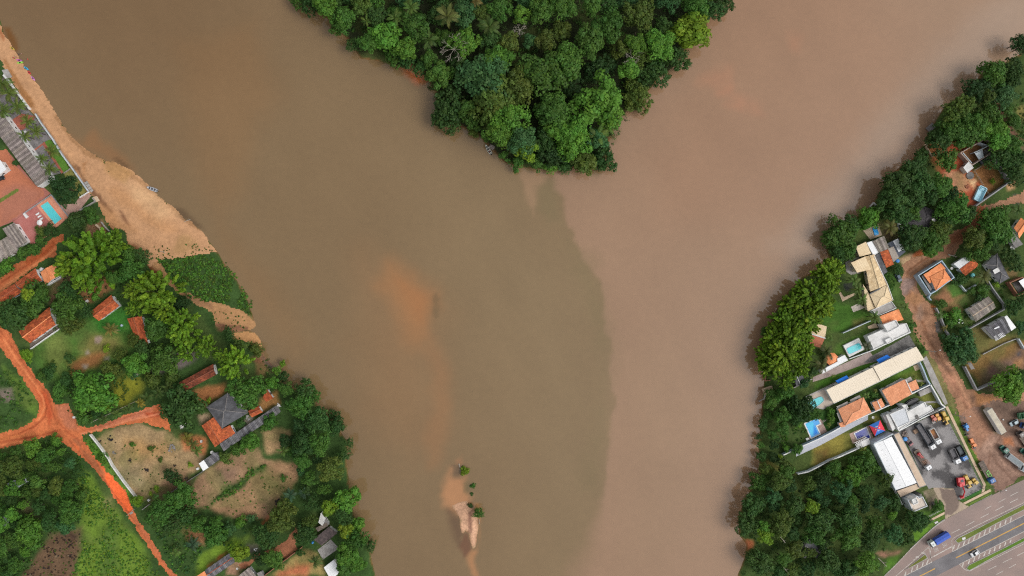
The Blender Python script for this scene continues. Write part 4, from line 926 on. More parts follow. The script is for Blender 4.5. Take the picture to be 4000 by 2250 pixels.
t = house("corrugated_shed", "lower of two overlapping corrugated sheds beside the red pool terrace", 'C', [(-60, 320), (95, 235), (230, 410), (-30, 600)], 3, "shed")
mono(t, 'C', [(-60, 330), (92, 238), (228, 412), (-20, 580)], 3.0, 2.6, SHEETM, WHITE, sheet_w=0.75)
flat("red_court", pts('B', [(-120,480),(80,430),(470,905),(560,915),(640,985),(300,1240),(140,1350),(-120,1449)]), PINKPAVE, 0.03)
sheet("red_court", pts('B', [(-100,470),(80,430),(200,640),(470,905),(540,930),(560,1000),(250,1250),(0,1400),(-100,1420)]), lin(186,116,86), groundmat("brick_gravel", 0.08,0.16,1.4), off=0.04, ragged=0.2, seed=41, zones=[(pts('B', [(0,930),(200,900),(560,960),(300,1220),(0,1380)]), lin(164,110,92),3,3,0.7)])
sheet("grass_strip", pts('B', [(-10,1060),(210,925),(245,930),(225,960),(-10,1110)]), lin(110,122,58), GRASSM, off=0.07, ragged=0.1, step=0.35, seed=42)
flat("pool_terrace", pts('B', [(300,1242),(640,1000),(865,1285),(690,1430),(640,1500),(390,1640),(340,1540),(160,1340)]), mat("rose_paving", (0.46,0.175,0.15),(0.4,0.13,0.11), scale=0.5),0.06)
flat("pool_terrace", pts('B', [(450,1130),(640,1003),(860,1280),(690,1425)]), mat("salmon_paving", (0.68,0.3,0.19),(0.6,0.25,0.16), scale=0.5),0.075)
pool("long turquoise pool on the salmon hotel terrace", 'B', [(508,1142),(598,1084),(775,1302),(688,1372)], POOLW, mat("salmon_paving", (0,0,0)),0.3,0.3)
flat("hotel_terrace", pts('B', [(-60,-130),(100,-330),(440,20),(640,300),(660,310),(540,340),(800,720),(660,760),(390,400),(60,40)]), GREYPAVE, 0.05)
flat("hotel_terrace", pts('B', [(150,60),(270,-20),(440,10),(430,60),(300,180),(250,190)]), mat("red_brick_paving", (0.42,0.13,0.08),(0.3,0.1,0.07), scale=0.5),0.065)
flat("brick_path", pts('B', [(390,395),(420,440),(560,335),(800,720),(775,735),(540,375),(430,455),(480,530),(440,530)]), mat("red_brick_paving", (0,0,0)),0.08)
sheet("lawn", pts('B', [(540,350),(620,305),(660,330),(770,490),(860,650),(880,670),(800,720),(700,580)]), lin(92,132,52), GRASSM, off=0.07, ragged=0.08, step=0.35, seed=44)
sheet("lawn", pts('B', [(805,735),(890,670),(1090,955),(1000,1030),(930,960)]), lin(138,134,74), GRASSM, off=0.07, ragged=0.08, step=0.35, seed=45)
flat("hotel_terrace", pts('B', [(1000,1035),(1090,965),(1150,1010),(1000,1200),(865,1280),(760,1130),(940,1110)]), mat("worn_pink_paving", (0.48,0.31,0.25),(0.36,0.21,0.17), scale=0.5),0.06)
sheet("lawn", pts('A', [(-20,1000),(60,960),(330,1370),(250,1449),(-20,1449)]), lin(112,104,94), GRASSM, off=0.045, ragged=0.1, seed=46)
fence_wall("beach_wall", "long low white wall between the hotel palms and the beach", [('A', [(40, 940), (370, 1372)])], 1.0, 0.6, WHITE)
fence_wall("beach_wall", "grey retaining wall along the hotel lawns above the sand", [('B', [(440,-20),(500,80),(660,300),(760,470),(900,660),(1110,958)])],1.0,0.45, GREYWALL, PALEWALL)
fence_wall("garden_wall", "low kerb wall across the end of the hotel lawns", [('B', [(800, 730), (885, 672)])], 0.5, 0.3, CONC)
fence_wall("garden_wall", "pale wall at the lower end of the olive hotel lawn", [('B', [(998, 1035), (1118, 962)])], 0.6, 0.3, WHITE)
fence_wall("garden_wall", "wall below the worn pink terrace by the river trees", [('B', [(1000, 1195), (1200, 1080), (1160, 1040)])], 0.8, 0.35, CONC)
fence_wall("terrace_wall", "thin wall along the upper edge of the hotel pool terrace", [('B', [(290, 1240), (640, 1000), (865, 1285)])], 0.7, 0.2, GREYWALL)
t = thing("stone_steps", "pale stone steps going down from the hotel wall to the sand", "steps", tuple(at('B', 1110, 900)))
for k in range(4):
    q = [(1065 + k * 22, 850 + k * 32), (1100 + k * 20, 830 + k * 32), (1118 + k * 20, 856 + k * 32), (1083 + k * 22, 876 + k * 32)]
    mb = MB(); mb.prism(pts('B', q), GZ - 0.3, GZ + 0.5 - k * 0.1); mb.build("step", CONC, t)
slab_thing("landing", "square tan concrete landing at the sand below the hotel corner", "landing", 'B', [(1150, 1040), (1215, 1015), (1250, 1075), (1200, 1095)], 0.4, TANWALK)
slab_thing("landing", "tan platform at the upper end of the white beach wall", "landing", 'A', [(20, 880), (90, 870), (145, 965), (80, 990)], 0.5, CONC)
fence_wall("jetty_wall", "broken tan wall by the sand beside the bamboo", [('C', [(1200, 85), (1250, 130), (1285, 200), (1250, 265)])], 0.9, 0.6, TANWALK)
fence_wall("rail_wall", "thin pale rail wall running down to the sand", [('C', [(1270, 55), (1310, 110), (1370, 170)])], 0.8, 0.2, CONC)
# ---------------- left bank: houses
t = house("long_house", "right half of the long red tiled house along the dirt track", 'C', [(180,830),(450,635),(530,790),(280,905)],3); gable(t, 'C', [(185,825),(448,635),(530,790),(290,905)],0,2.9,3.9, T_ORANGE)
t = house("long_house", "left half of the long red tiled house, cut by the frame edge", 'C', [(-100,1010),(185,840),(270,950),(10,1110)],3); gable(t, 'C', [(-110,1015),(180,830),(285,930),(10,1105)],0,2.9,3.9, T_ORANGE)
t = house("orange_house", "bright orange gabled house beside the largest bamboo", 'C', [(505,690),(575,850),(760,720),(690,580)],3); gable(t, 'C', [(507,690),(575,848),(762,720),(690,582)],0,3.0,4.0, T_BRIGHT)
fence_wall("garden_wall", "whitewashed wall below the bright orange gabled house", [('C', [(590, 850), (800, 728)])], 1.8, 0.2, WHITE)
t = house("red_roof_house", "small orange tiled house alone on the lawn by the bamboo", 'C', [(1140,1180),(1400,970),(1500,1110),(1240,1300)],3); gable(t, 'C', [(1140,1182),(1398,972),(1500,1112),(1242,1300)],0,2.8,3.8, T_ORANGE)
t = house("red_roof_house", "narrow orange ridged house half under the bamboo", 'C', [(1598,1275),(1735,1615),(1860,1600),(1790,1240)],3); gable(t, 'C', [(1600,1272),(1745,1618),(1862,1590),(1780,1235)],0,2.7,3.6, T_ORANGE)
t = house("porch_house", "large orange tiled house with a white porch wall by the orange road", 'C', [(235,1430),(625,1120),(700,1348),(380,1578)],3.2); gable(t, 'C', [(235,1432),(625,1122),(700,1348),(378,1578)],0,3.0,4.2, T_ORANGE, capm=T_BRIGHT)
mb = MB(); mb.prism(pts('D', [(372,300),(700,66),(742,108),(380,362)], GZ + 0.2), GZ, GZ + 0.2); mb.build("porch_floor", TIMBER, t)
mb = MB(); strip_mb(mb, pts('D', [(380,366),(548,246),(748,110)], GZ + 1),0.25, GZ, GZ + 1.1); mb.build("porch_wall", WHITE, t)
t = house("brown_house", "long brown tiled house running towards the river trees", 'F', [(-10,790),(430,548),(465,690),(80,890)],3); gable(t, 'F', [(-8,792),(430,550),(463,690),(82,890)],0,2.9,3.8, T_BROWN)
t = house("hipped_house", "big dark grey pyramid-roofed house in the middle of the left bank", 'F', [(340,1095),(610,915),(865,1170),(535,1365)],3.2); hip(t, 'F', [(342,1095),(610,917),(863,1170),(537,1363)],0,3.0,4.6, FIBRO_DK, capm=FIBRO)
t = house("orange_house", "orange L-shaped tiled house joined to the hipped grey roof", 'F', [(280,1330),(440,1220),(610,1470),(450,1600)],3); gable(t, 'F', [(282,1330),(438,1222),(612,1480),(450,1600)],1,2.8,3.6, T_ORANGE); mono(t, 'F', [(530,1376),(640,1322),(714,1442),(618,1500)],3.0,2.7, T_ORANGE, WHITE, wins=2, name="side_roof")
t = house("orange_shed", "small orange gabled shed between the grey hip and the grey shed roof", 'F', [(870,1140),(1000,1080),(1050,1160),(915,1225)],2.6, "shed"); gable(t, 'F', [(868,1142),(1000,1082),(1050,1160),(915,1226)],0,2.5,3.1, T_ORANGE)
t = house("orange_shed", "small red tiled hut under the domed tree near the river", 'F', [(1105,860),(1180,985),(1095,1030),(1050,980)],2.6, "shed"); mono(t, 'F', [(1098,862),(1182,985),(1095,1030),(1052,978)],2.8,2.3, T_ORANGE, WHITE, wins=2)
t = house("long_shed", "long narrow grey sheet roof running up to the river", 'F', [(1215,1075),(1270,1165),(560,1650),(470,1620)],2.8, "shed"); mono(t, 'F', [(1215,1078),(508,1560),(560,1650),(1268,1165)],2.7,2.4, SHEETDK, GREYWALL, sheet_w=1.2, wins=4)
t = house("grey_shed", "grey lean-to with white end at the lower corner of the dry lot", 'G', [(250,355),(450,215),(535,290),(300,450)],2.6, "shed"); mono(t, 'G', [(310,312),(450,216),(533,288),(372,405)],2.6,2.3, SHEETDK, GREYWALL, sheet_w=1.3, wins=2); mono(t, 'G', [(248,356),(308,314),(370,407),(300,450)],2.5,2.2, SHEETWHITE, WHITE, wins=1, name="white_roof")
t = house("white_hut", "white flat roofed hut half under lime leaves near the river", 'G', [(1770,985),(1840,1050),(1800,1140),(1745,1080)],2.6, "hut"); flatroof(t, 'G', [(1782,978),(1842,1046),(1800,1138),(1752,1100)],2.6, WHITE_DIRTY, 0.1, WHITE, 2); mono(t, 'G', [(1790,1086),(1846,1052),(1892,1118),(1836,1150)],2.5,2.2, FIBRO, WHITE, wins=0, name="grey_roof")
t = house("weathered_house", "house with weathered blackish roof above the green pool", 'G', [(1690,1310),(1880,1150),(1990,1230),(1790,1390)],2.9); mono(t, 'G', [(1690,1312),(1882,1152),(1990,1232),(1792,1390)],3.0,2.6, mat("blackened_sheet", (0.12,0.09,0.085),(0.05,0.04,0.04), scale=0.9, fine=0.35), WHITE_DIRTY, rib=1.1)
t = house("veranda", "brown pergola roof between the white hut and the weathered roof", 'G', [(1715,1165),(1800,1125),(1850,1110),(1870,1140),(1750,1220)],2.4, "pergola"); mono(t, 'G', [(1716,1168),(1852,1100),(1872,1142),(1745,1215)],2.4,2.2, TIMBER, BRICKRAW, wins=0)
flat("pool_deck", pts('H', [(2062, 1120), (2230, 988), (2332, 1100), (2128, 1242)]), CONC, 0.12, drop=1)
pool("pool with dark green water near the lower left river edge", 'H', [(2108, 1116), (2222, 1034), (2284, 1092), (2160, 1196)], POOLG, CONC, 0.3, 0.2)
t = house("white_roof_house", "house with plain white roof below the green pool", 'H', [(2140,1340),(2270,1245),(2345,1400),(2240,1500)],2.8); mono(t, 'H', [(2140,1342),(2268,1246),(2352,1395),(2230,1500)],3.0,2.7, SHEETWHITE, WHITE, rib=1.0)
t = house("grey_gable_house", "grey sheet roofed house with a rusty ridge at the bottom frame edge", 'H', [(660,1370),(970,1155),(1025,1270),(700,1480)],2.9); gable(t, 'H', [(648,1372),(968,1152),(1030,1272),(702,1490)],0,2.7,3.2, SHEETDK, capm=T_ORANGE, sheet_w=1.3)
t = house("orange_house", "orange roof just entering at the bottom edge beside the grey house", 'H', [(540,1449),(640,1390),(690,1460),(580,1540)],2.9); mono(t, 'H', [(536,1455),(636,1390),(694,1470),(590,1540)],3,2.6, T_BRIGHT, WHITE)
t = house("patchwork_shed", "shed with striped grey and white sheets at the bottom edge", 'H', [(1060,1449),(1200,1340),(1300,1449),(1150,1560)],2.7, "shed"); mono(t, 'H', [(1060,1452),(1200,1342),(1292,1450),(1150,1560)],2.8,2.4, SHEETM, GREYWALL, sheet_w=0.9)
t = house("grey_shed", "small rusted grey roof at the bottom edge beside the striped shed", 'H', [(1300,1410),(1350,1390),(1400,1460),(1320,1500)],2.5, "shed"); mono(t, 'H', [(1300,1412),(1352,1392),(1400,1465),(1330,1500)],2.5,2.2, FIBRO, GREYWALL, wins=0)
# roofless ruin in the grove
def ruin(label, reg, outline, inner, hh):
    p = pts(reg, outline, GZ + hh); c = sum(p, Vector()) / len(p); t = thing("ruin", label, "ruin", (c.x, c.y, GZ))
    mb = MB(); strip_mb(mb, p, 0.35, GZ, GZ + hh, True); mb.build("wall", PALEWALL, t)
    mb = MB(); mb.prism(inset(p, 0.4), GZ, GZ + 0.12); mb.build("floor", FIBRO, t)
    for s_ in inner:
        mb = MB(); strip_mb(mb, pts(reg, s_, GZ + hh), 0.3, GZ, GZ + hh - 0.02); mb.build("partition", PALEWALL, t)
ruin("roofless grey ruin in the lower left grove", 'E', [(92,610),(155,692),(310,598),(320,545),(285,515),(238,545),(255,580),(200,610),(170,575)],[[(200,615),(215,650)],[(262,582),(285,605)]],2.4)
ruin("grey block ruin cut by the left frame edge", 'E', [(-60,1010),(30,1000),(75,1080),(45,1150),(-60,1190)],[[(0,1080),(45,1100)]],2.4)
# left bank walls and fences
fence_wall("lot_wall", "long stained white wall along the dry lot beside the orange road", [('E', [(1126,-6),(1220,110),(1360,300),(1400,380),(1550,590),(1700,782)])],1.5,0.35, WHITE_DIRTY)
fence_wall("lot_wall", "low dark wall between the dry lot and the bare fields", [('E', [(2575, 440), (2300, 620), (2150, 720)])], 0.8, 0.2, CONC_DARK)
fence_wall("lot_wall", "short mossy wall by the end of the long dry lot wall", [('E', [(1785, 940), (1880, 868)])], 0.9, 0.2, CONC)
fence_wall("brick_wall", "thin brown wall crossing the bottom yard towards the green pool", [('H', [(1390, 1449), (1600, 1290), (1862, 1092)])], 1.6, 0.2, BRICKRAW)
def rail_fence(name, label, reg, a, b, n, h, m, rails=2, pw=0.12):
    A, B_ = at(reg, *a, GZ), at(reg, *b, GZ); c = (A + B_) / 2; t = thing(name, label, "fence", (c.x, c.y, GZ))
    pm = MB(); pm.box((0, 0, h / 2), (pw, pw, h)); pm = pm.mesh("post"); pm.materials.append(m)
    for k in range(n + 1):
        o = put("post", pm, None, t); o.location = A.lerp(B_, k / n) - c
    for r in range(rails):
        mb = MB(); z = GZ + h * (r + 0.9) / rails; mb.tube((A.x, A.y, z), (B_.x, B_.y, z), 0.05, 0.05, 4); mb.build("rail", m, t)
rail_fence("garden_fence", "pale rail fence above the row of young palms", 'D', (1165, 1282), (1735, 1012), 14, 1.3, PALEWOOD)
rail_fence("road_gate", "small white rail gate across the narrow end of the orange road", 'E', (1605, 1005), (1700, 925), 4, 1.0, PALEWOOD)
slab_thing("farm_bridge", "pale concrete culvert slab crossing the orange road end", "culvert", 'E', [(1630, 985), (1668, 962), (1676, 978), (1640, 1000)], 0.15, CONC)

# ---------------- right bank, upper: unfinished house and walled plot
t = thing("unfinished_house", "roofless unfinished house with bare block walls on red earth", "house", tuple(at('K', 2000, 300)))
mb = MB(); strip_mb(mb, pts('K', [(1780,312),(2110,128),(2190,190),(2205,292),(1926,468)], GZ + 2.8),0.3, GZ, GZ + 2.8, True); mb.build("outer_wall", mat("bare_block", (0.5,0.42,0.36),(0.38,0.27,0.21), scale=0.8), t)
for s_ in ([(2005,180),(2110,215)],[(1950,310),(2045,268),(2185,195)],[(2045,268),(2068,378)],[(1810,310),(1920,440)]):
    mb = MB(); strip_mb(mb, pts('K', s_, GZ + 2.7), 0.28, GZ, GZ + 2.7); mb.build("partition", PALEWALL, t)
mb = MB(); mb.prism(pts('K', [(1960,318),(2035,285),(2058,372),(2010,398)], GZ + 2.5), GZ + 2.3, GZ + 2.5); mb.build("slab", PALEWALL, t)
mb = MB(); mb.prism(pts('K', [(2020,170),(2105,215),(2060,260),(2000,200)], GZ + 0.15), GZ, GZ + 0.15); mb.build("floor", CONC, t)
mb = MB(); mb.prism(pts('K', [(2052,290),(2170,225),(2190,285),(2075,360)], GZ + 0.12), GZ, GZ + 0.12); mb.build("floor", CONC_DARK, t)
t = house("white_kiosk", "small square white roofed kiosk beside the unfinished house", 'K', [(1815,500),(1880,422),(1940,500),(1868,565)],2.6, "kiosk"); flatroof(t, 'K', [(1813,498),(1880,422),(1942,500),(1866,565)],2.8, WHITE_DIRTY, 0.08, WHITE, 2)
fence_wall("plot_wall", "grey L-shaped block wall around the square red plot", [('K', [(2160, 320), (2215, 380), (2408, 675), (1970, 982)])], 2.4, 0.35, GREYWALL)
rail_fence("wire_fence", "thin yellowish fence across the top of the walled square plot", 'K', (1935, 540), (2180, 388), 7, 1.2, PALEWOOD)
rail_fence("wire_fence", "thin yellowish fence down the left side of the walled square plot", 'K', (1935, 540), (2120, 838), 8, 1.2, PALEWOOD)
mb = MB(); p_ = at('K', 1900, 598, GZ + 0.3)
mb.tube((p_.x, p_.y, GZ), (p_.x, p_.y, GZ + 0.35), 1.6, 1.6, 20); tag(mb.build("concrete_ring", CONC_DARK), "round dark cistern lid beside the white kiosk", "cistern")
fence_wall("river_wall", "stepped tan retaining wall at the river below the red yard", [('K', [(1325, 215), (1365, 190), (1350, 240), (1430, 360)])], 0.8, 0.3, TANWALK)
fence_wall("river_wall", "broken pale wall stub at the water under the tall dark trees", [('K', [(640, 990), (690, 940), (715, 968)])], 0.9, 0.3, WHITE_DIRTY)
t = house("dark_hip_house", "dark hip-roofed house hidden among tall trees on the right bank", 'K', [(1085,1200),(1330,985),(1530,1110),(1350,1290)],3); hip(t, 'K', [(1085,1200),(1320,985),(1560,1080),(1345,1300)],0,2.9,4.2, mat("black_tile", (0.1,0.09,0.095),(0.055,0.05,0.055), scale=0.6, fine=0.3), WHITE)
# cream complex
t = house("cream_house", "large cream roofed house with mottled tiles by the right bank palms", 'L', [(500, 720), (690, 460), (850, 840), (640, 930)], 3.4)
gable(t, 'L', [(562, 492), (694, 462), (856, 842), (640, 932)], 1, 3.3, 3.9, T_CREAM_MOT, CREAMWALL)
mono(t, 'L', [(400, 568), (577, 490), (652, 652), (478, 692)], 4.6, 4.2, T_CREAM, CREAMWALL, wins=3, name="upper_roof")
hip(t, 'L', [(636, 962), (858, 844), (922, 1042), (712, 1140)], 0, 3.3, 4.3, T_CREAM, CREAMWALL)
mono(t, 'L', [(552, 838), (612, 930), (706, 1140), (610, 1178)], 2.9, 2.6, T_CREAM, CREAMWALL, wins=2, name="veranda_roof")
mb = MB(); strip_mb(mb, pts('L', [(690,480),(806,730),(860,842),(930,1040)], GZ + 3.5),0.22, GZ, GZ + 3.6); mb.build("party_wall", WHITE, t)
mb = MB(); strip_mb(mb, pts('L', [(640, 958), (765, 893)], GZ + 3.9), 0.5, GZ + 3.8, GZ + 4.0); mb.build("roof_slot", GLASS, t)
t = house("cream_annex", "square cream roofed annex at the upper end of the cream house", 'L', [(460,365),(590,305),(655,452),(505,490)],3.2, "building"); mono(t, 'L', [(460,366),(588,304),(655,455),(508,492)],3.6,3.3, T_CREAM, CREAMWALL)
t = house("white_annex", "white flat roof between the cream annex and the taupe roof", 'L', [(597,318),(675,290),(745,442),(684,480)],3.2, "building"); flatroof(t, 'L', [(597,318),(672,292),(745,442),(684,480)],3.2, SHEETWHITE, 0.1, WHITE, 2)
t = house("taupe_house", "taupe sheet roofed house beside the white flat roof", 'L', [(675,300),(815,230),(880,388),(742,440)],3.1); mono(t, 'L', [(672,300),(815,228),(880,390),(745,440)],3.4,3.1, SHEETTAN, WHITE, sheet_w=1.1)
t = house("dark_lean_to", "dark narrow lean-to roof between cream house and orange shed", 'L', [(690,480),(752,448),(860,680),(802,722)],2.7, "shed"); mono(t, 'L', [(692,480),(804,722),(860,680),(752,450)],2.8,2.5, FIBRO_DK, WHITE, wins=1)
t = house("orange_shed", "mottled orange tiled roof next to the dark lean-to", 'L', [(765,432),(866,400),(940,590),(845,630)],2.9, "shed"); mono(t, 'L', [(765,432),(866,400),(940,588),(845,630)],3.1,2.7, T_ORANGE, WHITE)
t = house("beige_annex", "plain beige roof strip beside the mottled orange roof", 'L', [(866,390),(935,360),(1002,500),(936,560)],2.8, "building"); mono(t, 'L', [(866,390),(935,360),(1002,500),(936,560)],2.9,2.6, FIBRO_TAN, WHITE, wins=2)
t = house("navy_house", "slate blue roof with a white patched sheet beside the dark trees", 'L', [(870,320),(1000,250),(1088,430),(1000,500)],2.8); mono(t, 'L', [(872,322),(1000,258),(1088,430),(1000,500)],2.9,2.6, mat("slate_sheet", (0.1,0.11,0.14),(0.07,0.08,0.1), scale=0.5), PALEWALL); mono(t, 'L', [(928,296),(988,262),(1066,396),(1000,432)],3.05,2.95, SHEETWHITE, None, name="white_sheet")
flat("tiled_deck", pts('K', [(550,1290),(742,1208),(792,1350),(640,1402)]), mat("plank_deck", (0.52,0.42,0.3),(0.4,0.31,0.22), scale=0.8),0.1, drop=1)
pool("small bright blue plunge pool on a tan deck", 'K', [(676, 1256), (724, 1242), (748, 1336), (702, 1352)], POOLB, POOLB, 0.12, 0.35, rounded=0.4)
flat("paved_terrace", pts('L', [(330,560),(500,480),(520,700),(400,720),(340,680)]), CONC, 0.06)
flat("stepping_path", pts('L', [(248,948),(270,936),(310,1000),(450,945),(460,968),(292,1056)]), TANWALK, 0.07)
flat("stepping_path", pts('L', [(398,1122),(492,1080),(582,1132),(428,1190)]), mat("pale_stone", (0.6,0.53,0.46),(0.52,0.45,0.38)),0.08)
t = house("terrace_block", "grey flat terrace roof between the cream and orange roofs", 'L', [(655,1165),(912,1050),(975,1138),(750,1235)],3, "building"); flatroof(t, 'L', [(655,1168),(912,1050),(975,1138),(752,1235)],3.1, CONC, 0.4, WHITE, 3)
t = house("orange_house", "bright orange roof behind the white modern house", 'L', [(758,1242),(1000,1150),(1062,1290),(805,1345)],3.2); mono(t, 'L', [(758,1242),(1000,1150),(1062,1285),(806,1345)],3.6,3.1, T_BRIGHT, WHITE)
t = house("white_modern_house", "white flat roofed house with a raised box between orange roof and driveway", 'M', [(605,205),(830,105),(1100,40),(1150,150),(690,375)],3.6); flatroof(t, 'M', [(606,206),(830,106),(1100,40),(1150,152),(690,375)],3.6, WHITE_DIRTY, 0.4, WHITE, 6)
flatroof(t, 'M', [(806,60),(970,0),(1015,80),(872,160)],5.2, WHITE_DIRTY, 0.5, WHITE, 0, parname="box_parapet"); flatroof(t, 'M', [(828,252),(910,216),(936,266),(862,302)],4.4, WHITE_DIRTY, 0.3, WHITE, 0, parname="tank_parapet")
flat("brick_stair", pts('L', [(605, 1370), (705, 1325), (742, 1385), (620, 1400)]), TANWALK, 0.3, drop=1)
flat("driveway_court", pts('M', [(640,462),(760,400),(1130,185),(1212,330),(920,470),(730,520),(560,540)]), CONC_DARK, 0.05)
flat("side_path", pts('M', [(-80,720),(60,660),(640,400),(720,520),(560,560),(200,690),(-80,780)]), mat("mauve_concrete", (0.4,0.31,0.28),(0.3,0.23,0.21), scale=0.4),0.04)
t = house("cream_gable", "gazebo with one cream and one terracotta slope under the bamboo", 'S', [(1560, 225), (1690, 60), (1845, 110), (1815, 300)], 2.8, "gazebo")
mono(t, 'S', [(1560,225),(1815,302),(1845,110),(1640,40)],3.6,2.8, T_CREAM, None, wins=0, name="cream_roof"); mono(t, 'S', [(1560,238),(1812,310),(1735,475),(1560,400)],3.6,2.7, mat("terracotta_sheet", (0.5,0.17,0.09),(0.42,0.14,0.08), scale=0.4), None, name="terracotta_roof")
cap(t, at('S', 1555, 226, GZ + 3.65), at('S', 1822, 306, GZ + 3.65), 0.3, WHITE)
for s_ in ((1600, 90), (1820, 130), (1740, 440), (1600, 380)):
    p_ = at('S', *s_, GZ); mb = MB(); mb.tube((p_.x, p_.y, GZ), (p_.x, p_.y, GZ + 2.7), 0.15, 0.15, 6); mb.build("post", TIMBER, t)
t = thing("raised_pool", "raised turquoise pool with a broad white rim beside the white modern house", "pool", tuple(at('M', 440, 350)))
mb = MB(); mb.prism(pts('M', [(304,322),(500,226),(572,370),(380,466)], GZ + 1.0), GZ, GZ + 1.0); mb.build("rim", WHITE_DIRTY, t)
def rrect(reg, q, z, rounded):
    o = ccw(pts(reg, q, z)); n = len(o); out = []
    for i in range(n):
        a, b, c = Vector(o[i - 1][:2]), Vector(o[i][:2]), Vector(o[(i + 1) % n][:2])
        for k in range(6):
            t_ = k / 5; s_, e_ = b + (a - b).normalized() * rounded, b + (c - b).normalized() * rounded
            out.append(s_ * (1 - t_) ** 2 + b * 2 * t_ * (1 - t_) + e_ * t_ * t_)
    return out
mb = MB(); mb.prism(rrect('M', [(334,360),(505,278),(548,358),(372,438)], GZ + 1,0.8), GZ + 0.98, GZ + 1.04); mb.build("coping", BLUEWALL, t)
mb = MB(); mb.prism(rrect('M', [(343,362),(503,286),(538,356),(374,430)], GZ + 1,0.8), GZ + 1.0, GZ + 1.06); mb.build("water", POOLW, t)
t = house("white_long_roof", "long narrow brilliant white roof beside the orange octagonal canopy", 'M', [(20,635),(240,520),(330,440),(365,505),(45,675)],2.8, "building"); flatroof(t, 'M', [(18,636),(232,522),(226,486),(322,440),(366,506),(44,677)],2.8, SHEETWHITE, 0.06, WHITE, 4)
t = thing("octagon_gazebo", "orange octagonal canopy with a white cap under a palm", "gazebo", tuple(at('M', 160, 490)))
pc = at('M', 162,490, GZ + 3.2); ring = [at('M', 158 + 82 * math.cos(R(22.5 + 45 * k)),490 + 82 * math.sin(R(22.5 + 45 * k)), GZ + 2.3) for k in range(8)]
for k in range(8):
    mb = MB(); mb.slab3(ring[k], ring[(k + 1) % 8], pc, 0.06); mb.build("panel", T_BRIGHT, t)
    if k % 2 == 0:
        mb = MB(); q_ = ring[k].lerp(Vector((pc.x, pc.y, GZ)),0.1); mb.tube((q_.x, q_.y, GZ),(q_.x, q_.y, GZ + 2.2),0.08,0.08,6); mb.build("post", TIMBER, t)
mb = MB(); mb.tube(pc + Vector((0,0,-0.05)), pc + Vector((0,0,0.3)),0.35,0.15,8); mb.build("cap", WHITE, t)
# long cream roofs
for nm, lb, q, h_ in (("cream_row_house", "lowest and longest section of the cream sheet roofed row", [(90,880),(672,598),(776,766),(186,1050)],3.2),("cream_row_house", "middle pale section of the cream sheet roofed row", [(680,590),(918,478),(1016,646),(776,766)],3.6),("cream_row_house", "upper section of the cream sheet roofed row by the street", [(920,476),(1222,335),(1320,496),(1016,647)],3.3)):
    t = house(nm, lb, 'M', q, h_); r_ = mono(t, 'M', q, h_ + 0.4, h_, SHEETCREAM, WHITE, rib=0.9, wins=6)
    t['group'] = 'sections of the cream roofed row'
    p_ = [at('M', *q[2], GZ + h_ + 0.03), at('M', *q[3], GZ + h_ + 0.03)]; cap(t, p_[0], p_[1], 0.1, WHITE, "gutter", r_)
AWN = mat("blue_awning", (0.015, 0.19, 0.72), (0.02, 0.16, 0.62), scale=0.5, fine=0.05)
for lb, q in (("blue awning on the side of the middle cream roof", [(720,502),(856,436),(896,470),(760,546)]),("blue awning on the side of the longest cream roof", [(204,765),(346,696),(376,734),(240,800)])):
    t = house("awning", lb, 'M', q, 2.6, "awning"); mono(t, 'M', [q[3], q[2], q[1], q[0]], 2.8, 2.4, AWN, None, thick=0.04)
    for s_ in (q[0], q[1]):
        p_ = at('M', *s_, GZ + 2.4); mb = MB(); mb.tube((p_.x, p_.y, GZ), (p_.x, p_.y, GZ + 2.38), 0.05, 0.05, 5); mb.build("post", STEEL, t)
flat("oval_pool_deck", pts('S', [(1472,1290),(1990,1040),(2020,1060),(1840,1165),(1970,1400),(1780,1500),(1560,1449),(1500,1360)]), CONC, 0.08, drop=1)
sheet("deck_planks", pts('S', [(1500,1300),(1830,1150),(1960,1390),(1790,1470),(1600,1440)]), lin(196,182,168), groundmat("worn_concrete", 0,0), off=0.09, ragged=0.02, seed=51)
pool("turquoise oval pool at the river end of the cream roofed row", 'S', [(1590,1355),(1755,1282),(1800,1345),(1690,1440),(1590,1490),(1520,1400)], POOLW, mat("pool_rim", (0.2,0.55,0.6),(0.2,0.5,0.55)),0.2,0.3, rounded=0.9)
# salmon roofed houses
t = house("salmon_house", "salmon hipped tiled house nearer the river", 'M', [(240,1120),(555,970),(655,1160),(325,1330)],3.4); hip(t, 'M', [(238,1122),(556,970),(656,1160),(326,1330)],0,3.2,4.6, T_SALMON, WHITE, run=4.2)
mono(t, 'M', [(246, 1300), (318, 1276), (332, 1340), (272, 1352)], 2.8, 2.6, T_SALMON, WHITE, wins=0, name="porch_roof")
t = house("salmon_house", "salmon hipped tiled house nearer the street", 'M', [(790,885),(1080,745),(1170,930),(900,1082)],3.4); mono(t, 'M', [(1082,745),(1170,930),(900,1082),(790,886)],4.2,3.3, T_SALMON, WHITE)
for s_ in ([(1088, 750), (1172, 928)],):
    mb = MB(); strip_mb(mb, pts('M', s_[0:2], GZ + 4.4), 0.3, GZ, GZ + 4.4); mb.build("parapet", WHITE, t)
t = house("salmon_shed", "small salmon gabled shed with a white ridge between the two salmon houses", 'M', [(665,1040),(780,985),(826,1080),(712,1142)],2.8, "shed"); gable(t, 'M', [(664,1040),(780,985),(826,1080),(710,1142)],1,2.7,3.2, T_SALMON, WHITE, capm=WHITE)
t = house("salmon_shed", "small salmon roof attached to the house near the stepping stones", 'M', [(1115,802),(1215,750),(1262,862),(1162,900)],2.9, "shed"); mono(t, 'M', [(1113,800),(1215,750),(1260,862),(1160,898)],3.1,2.8, T_SALMON, WHITE)
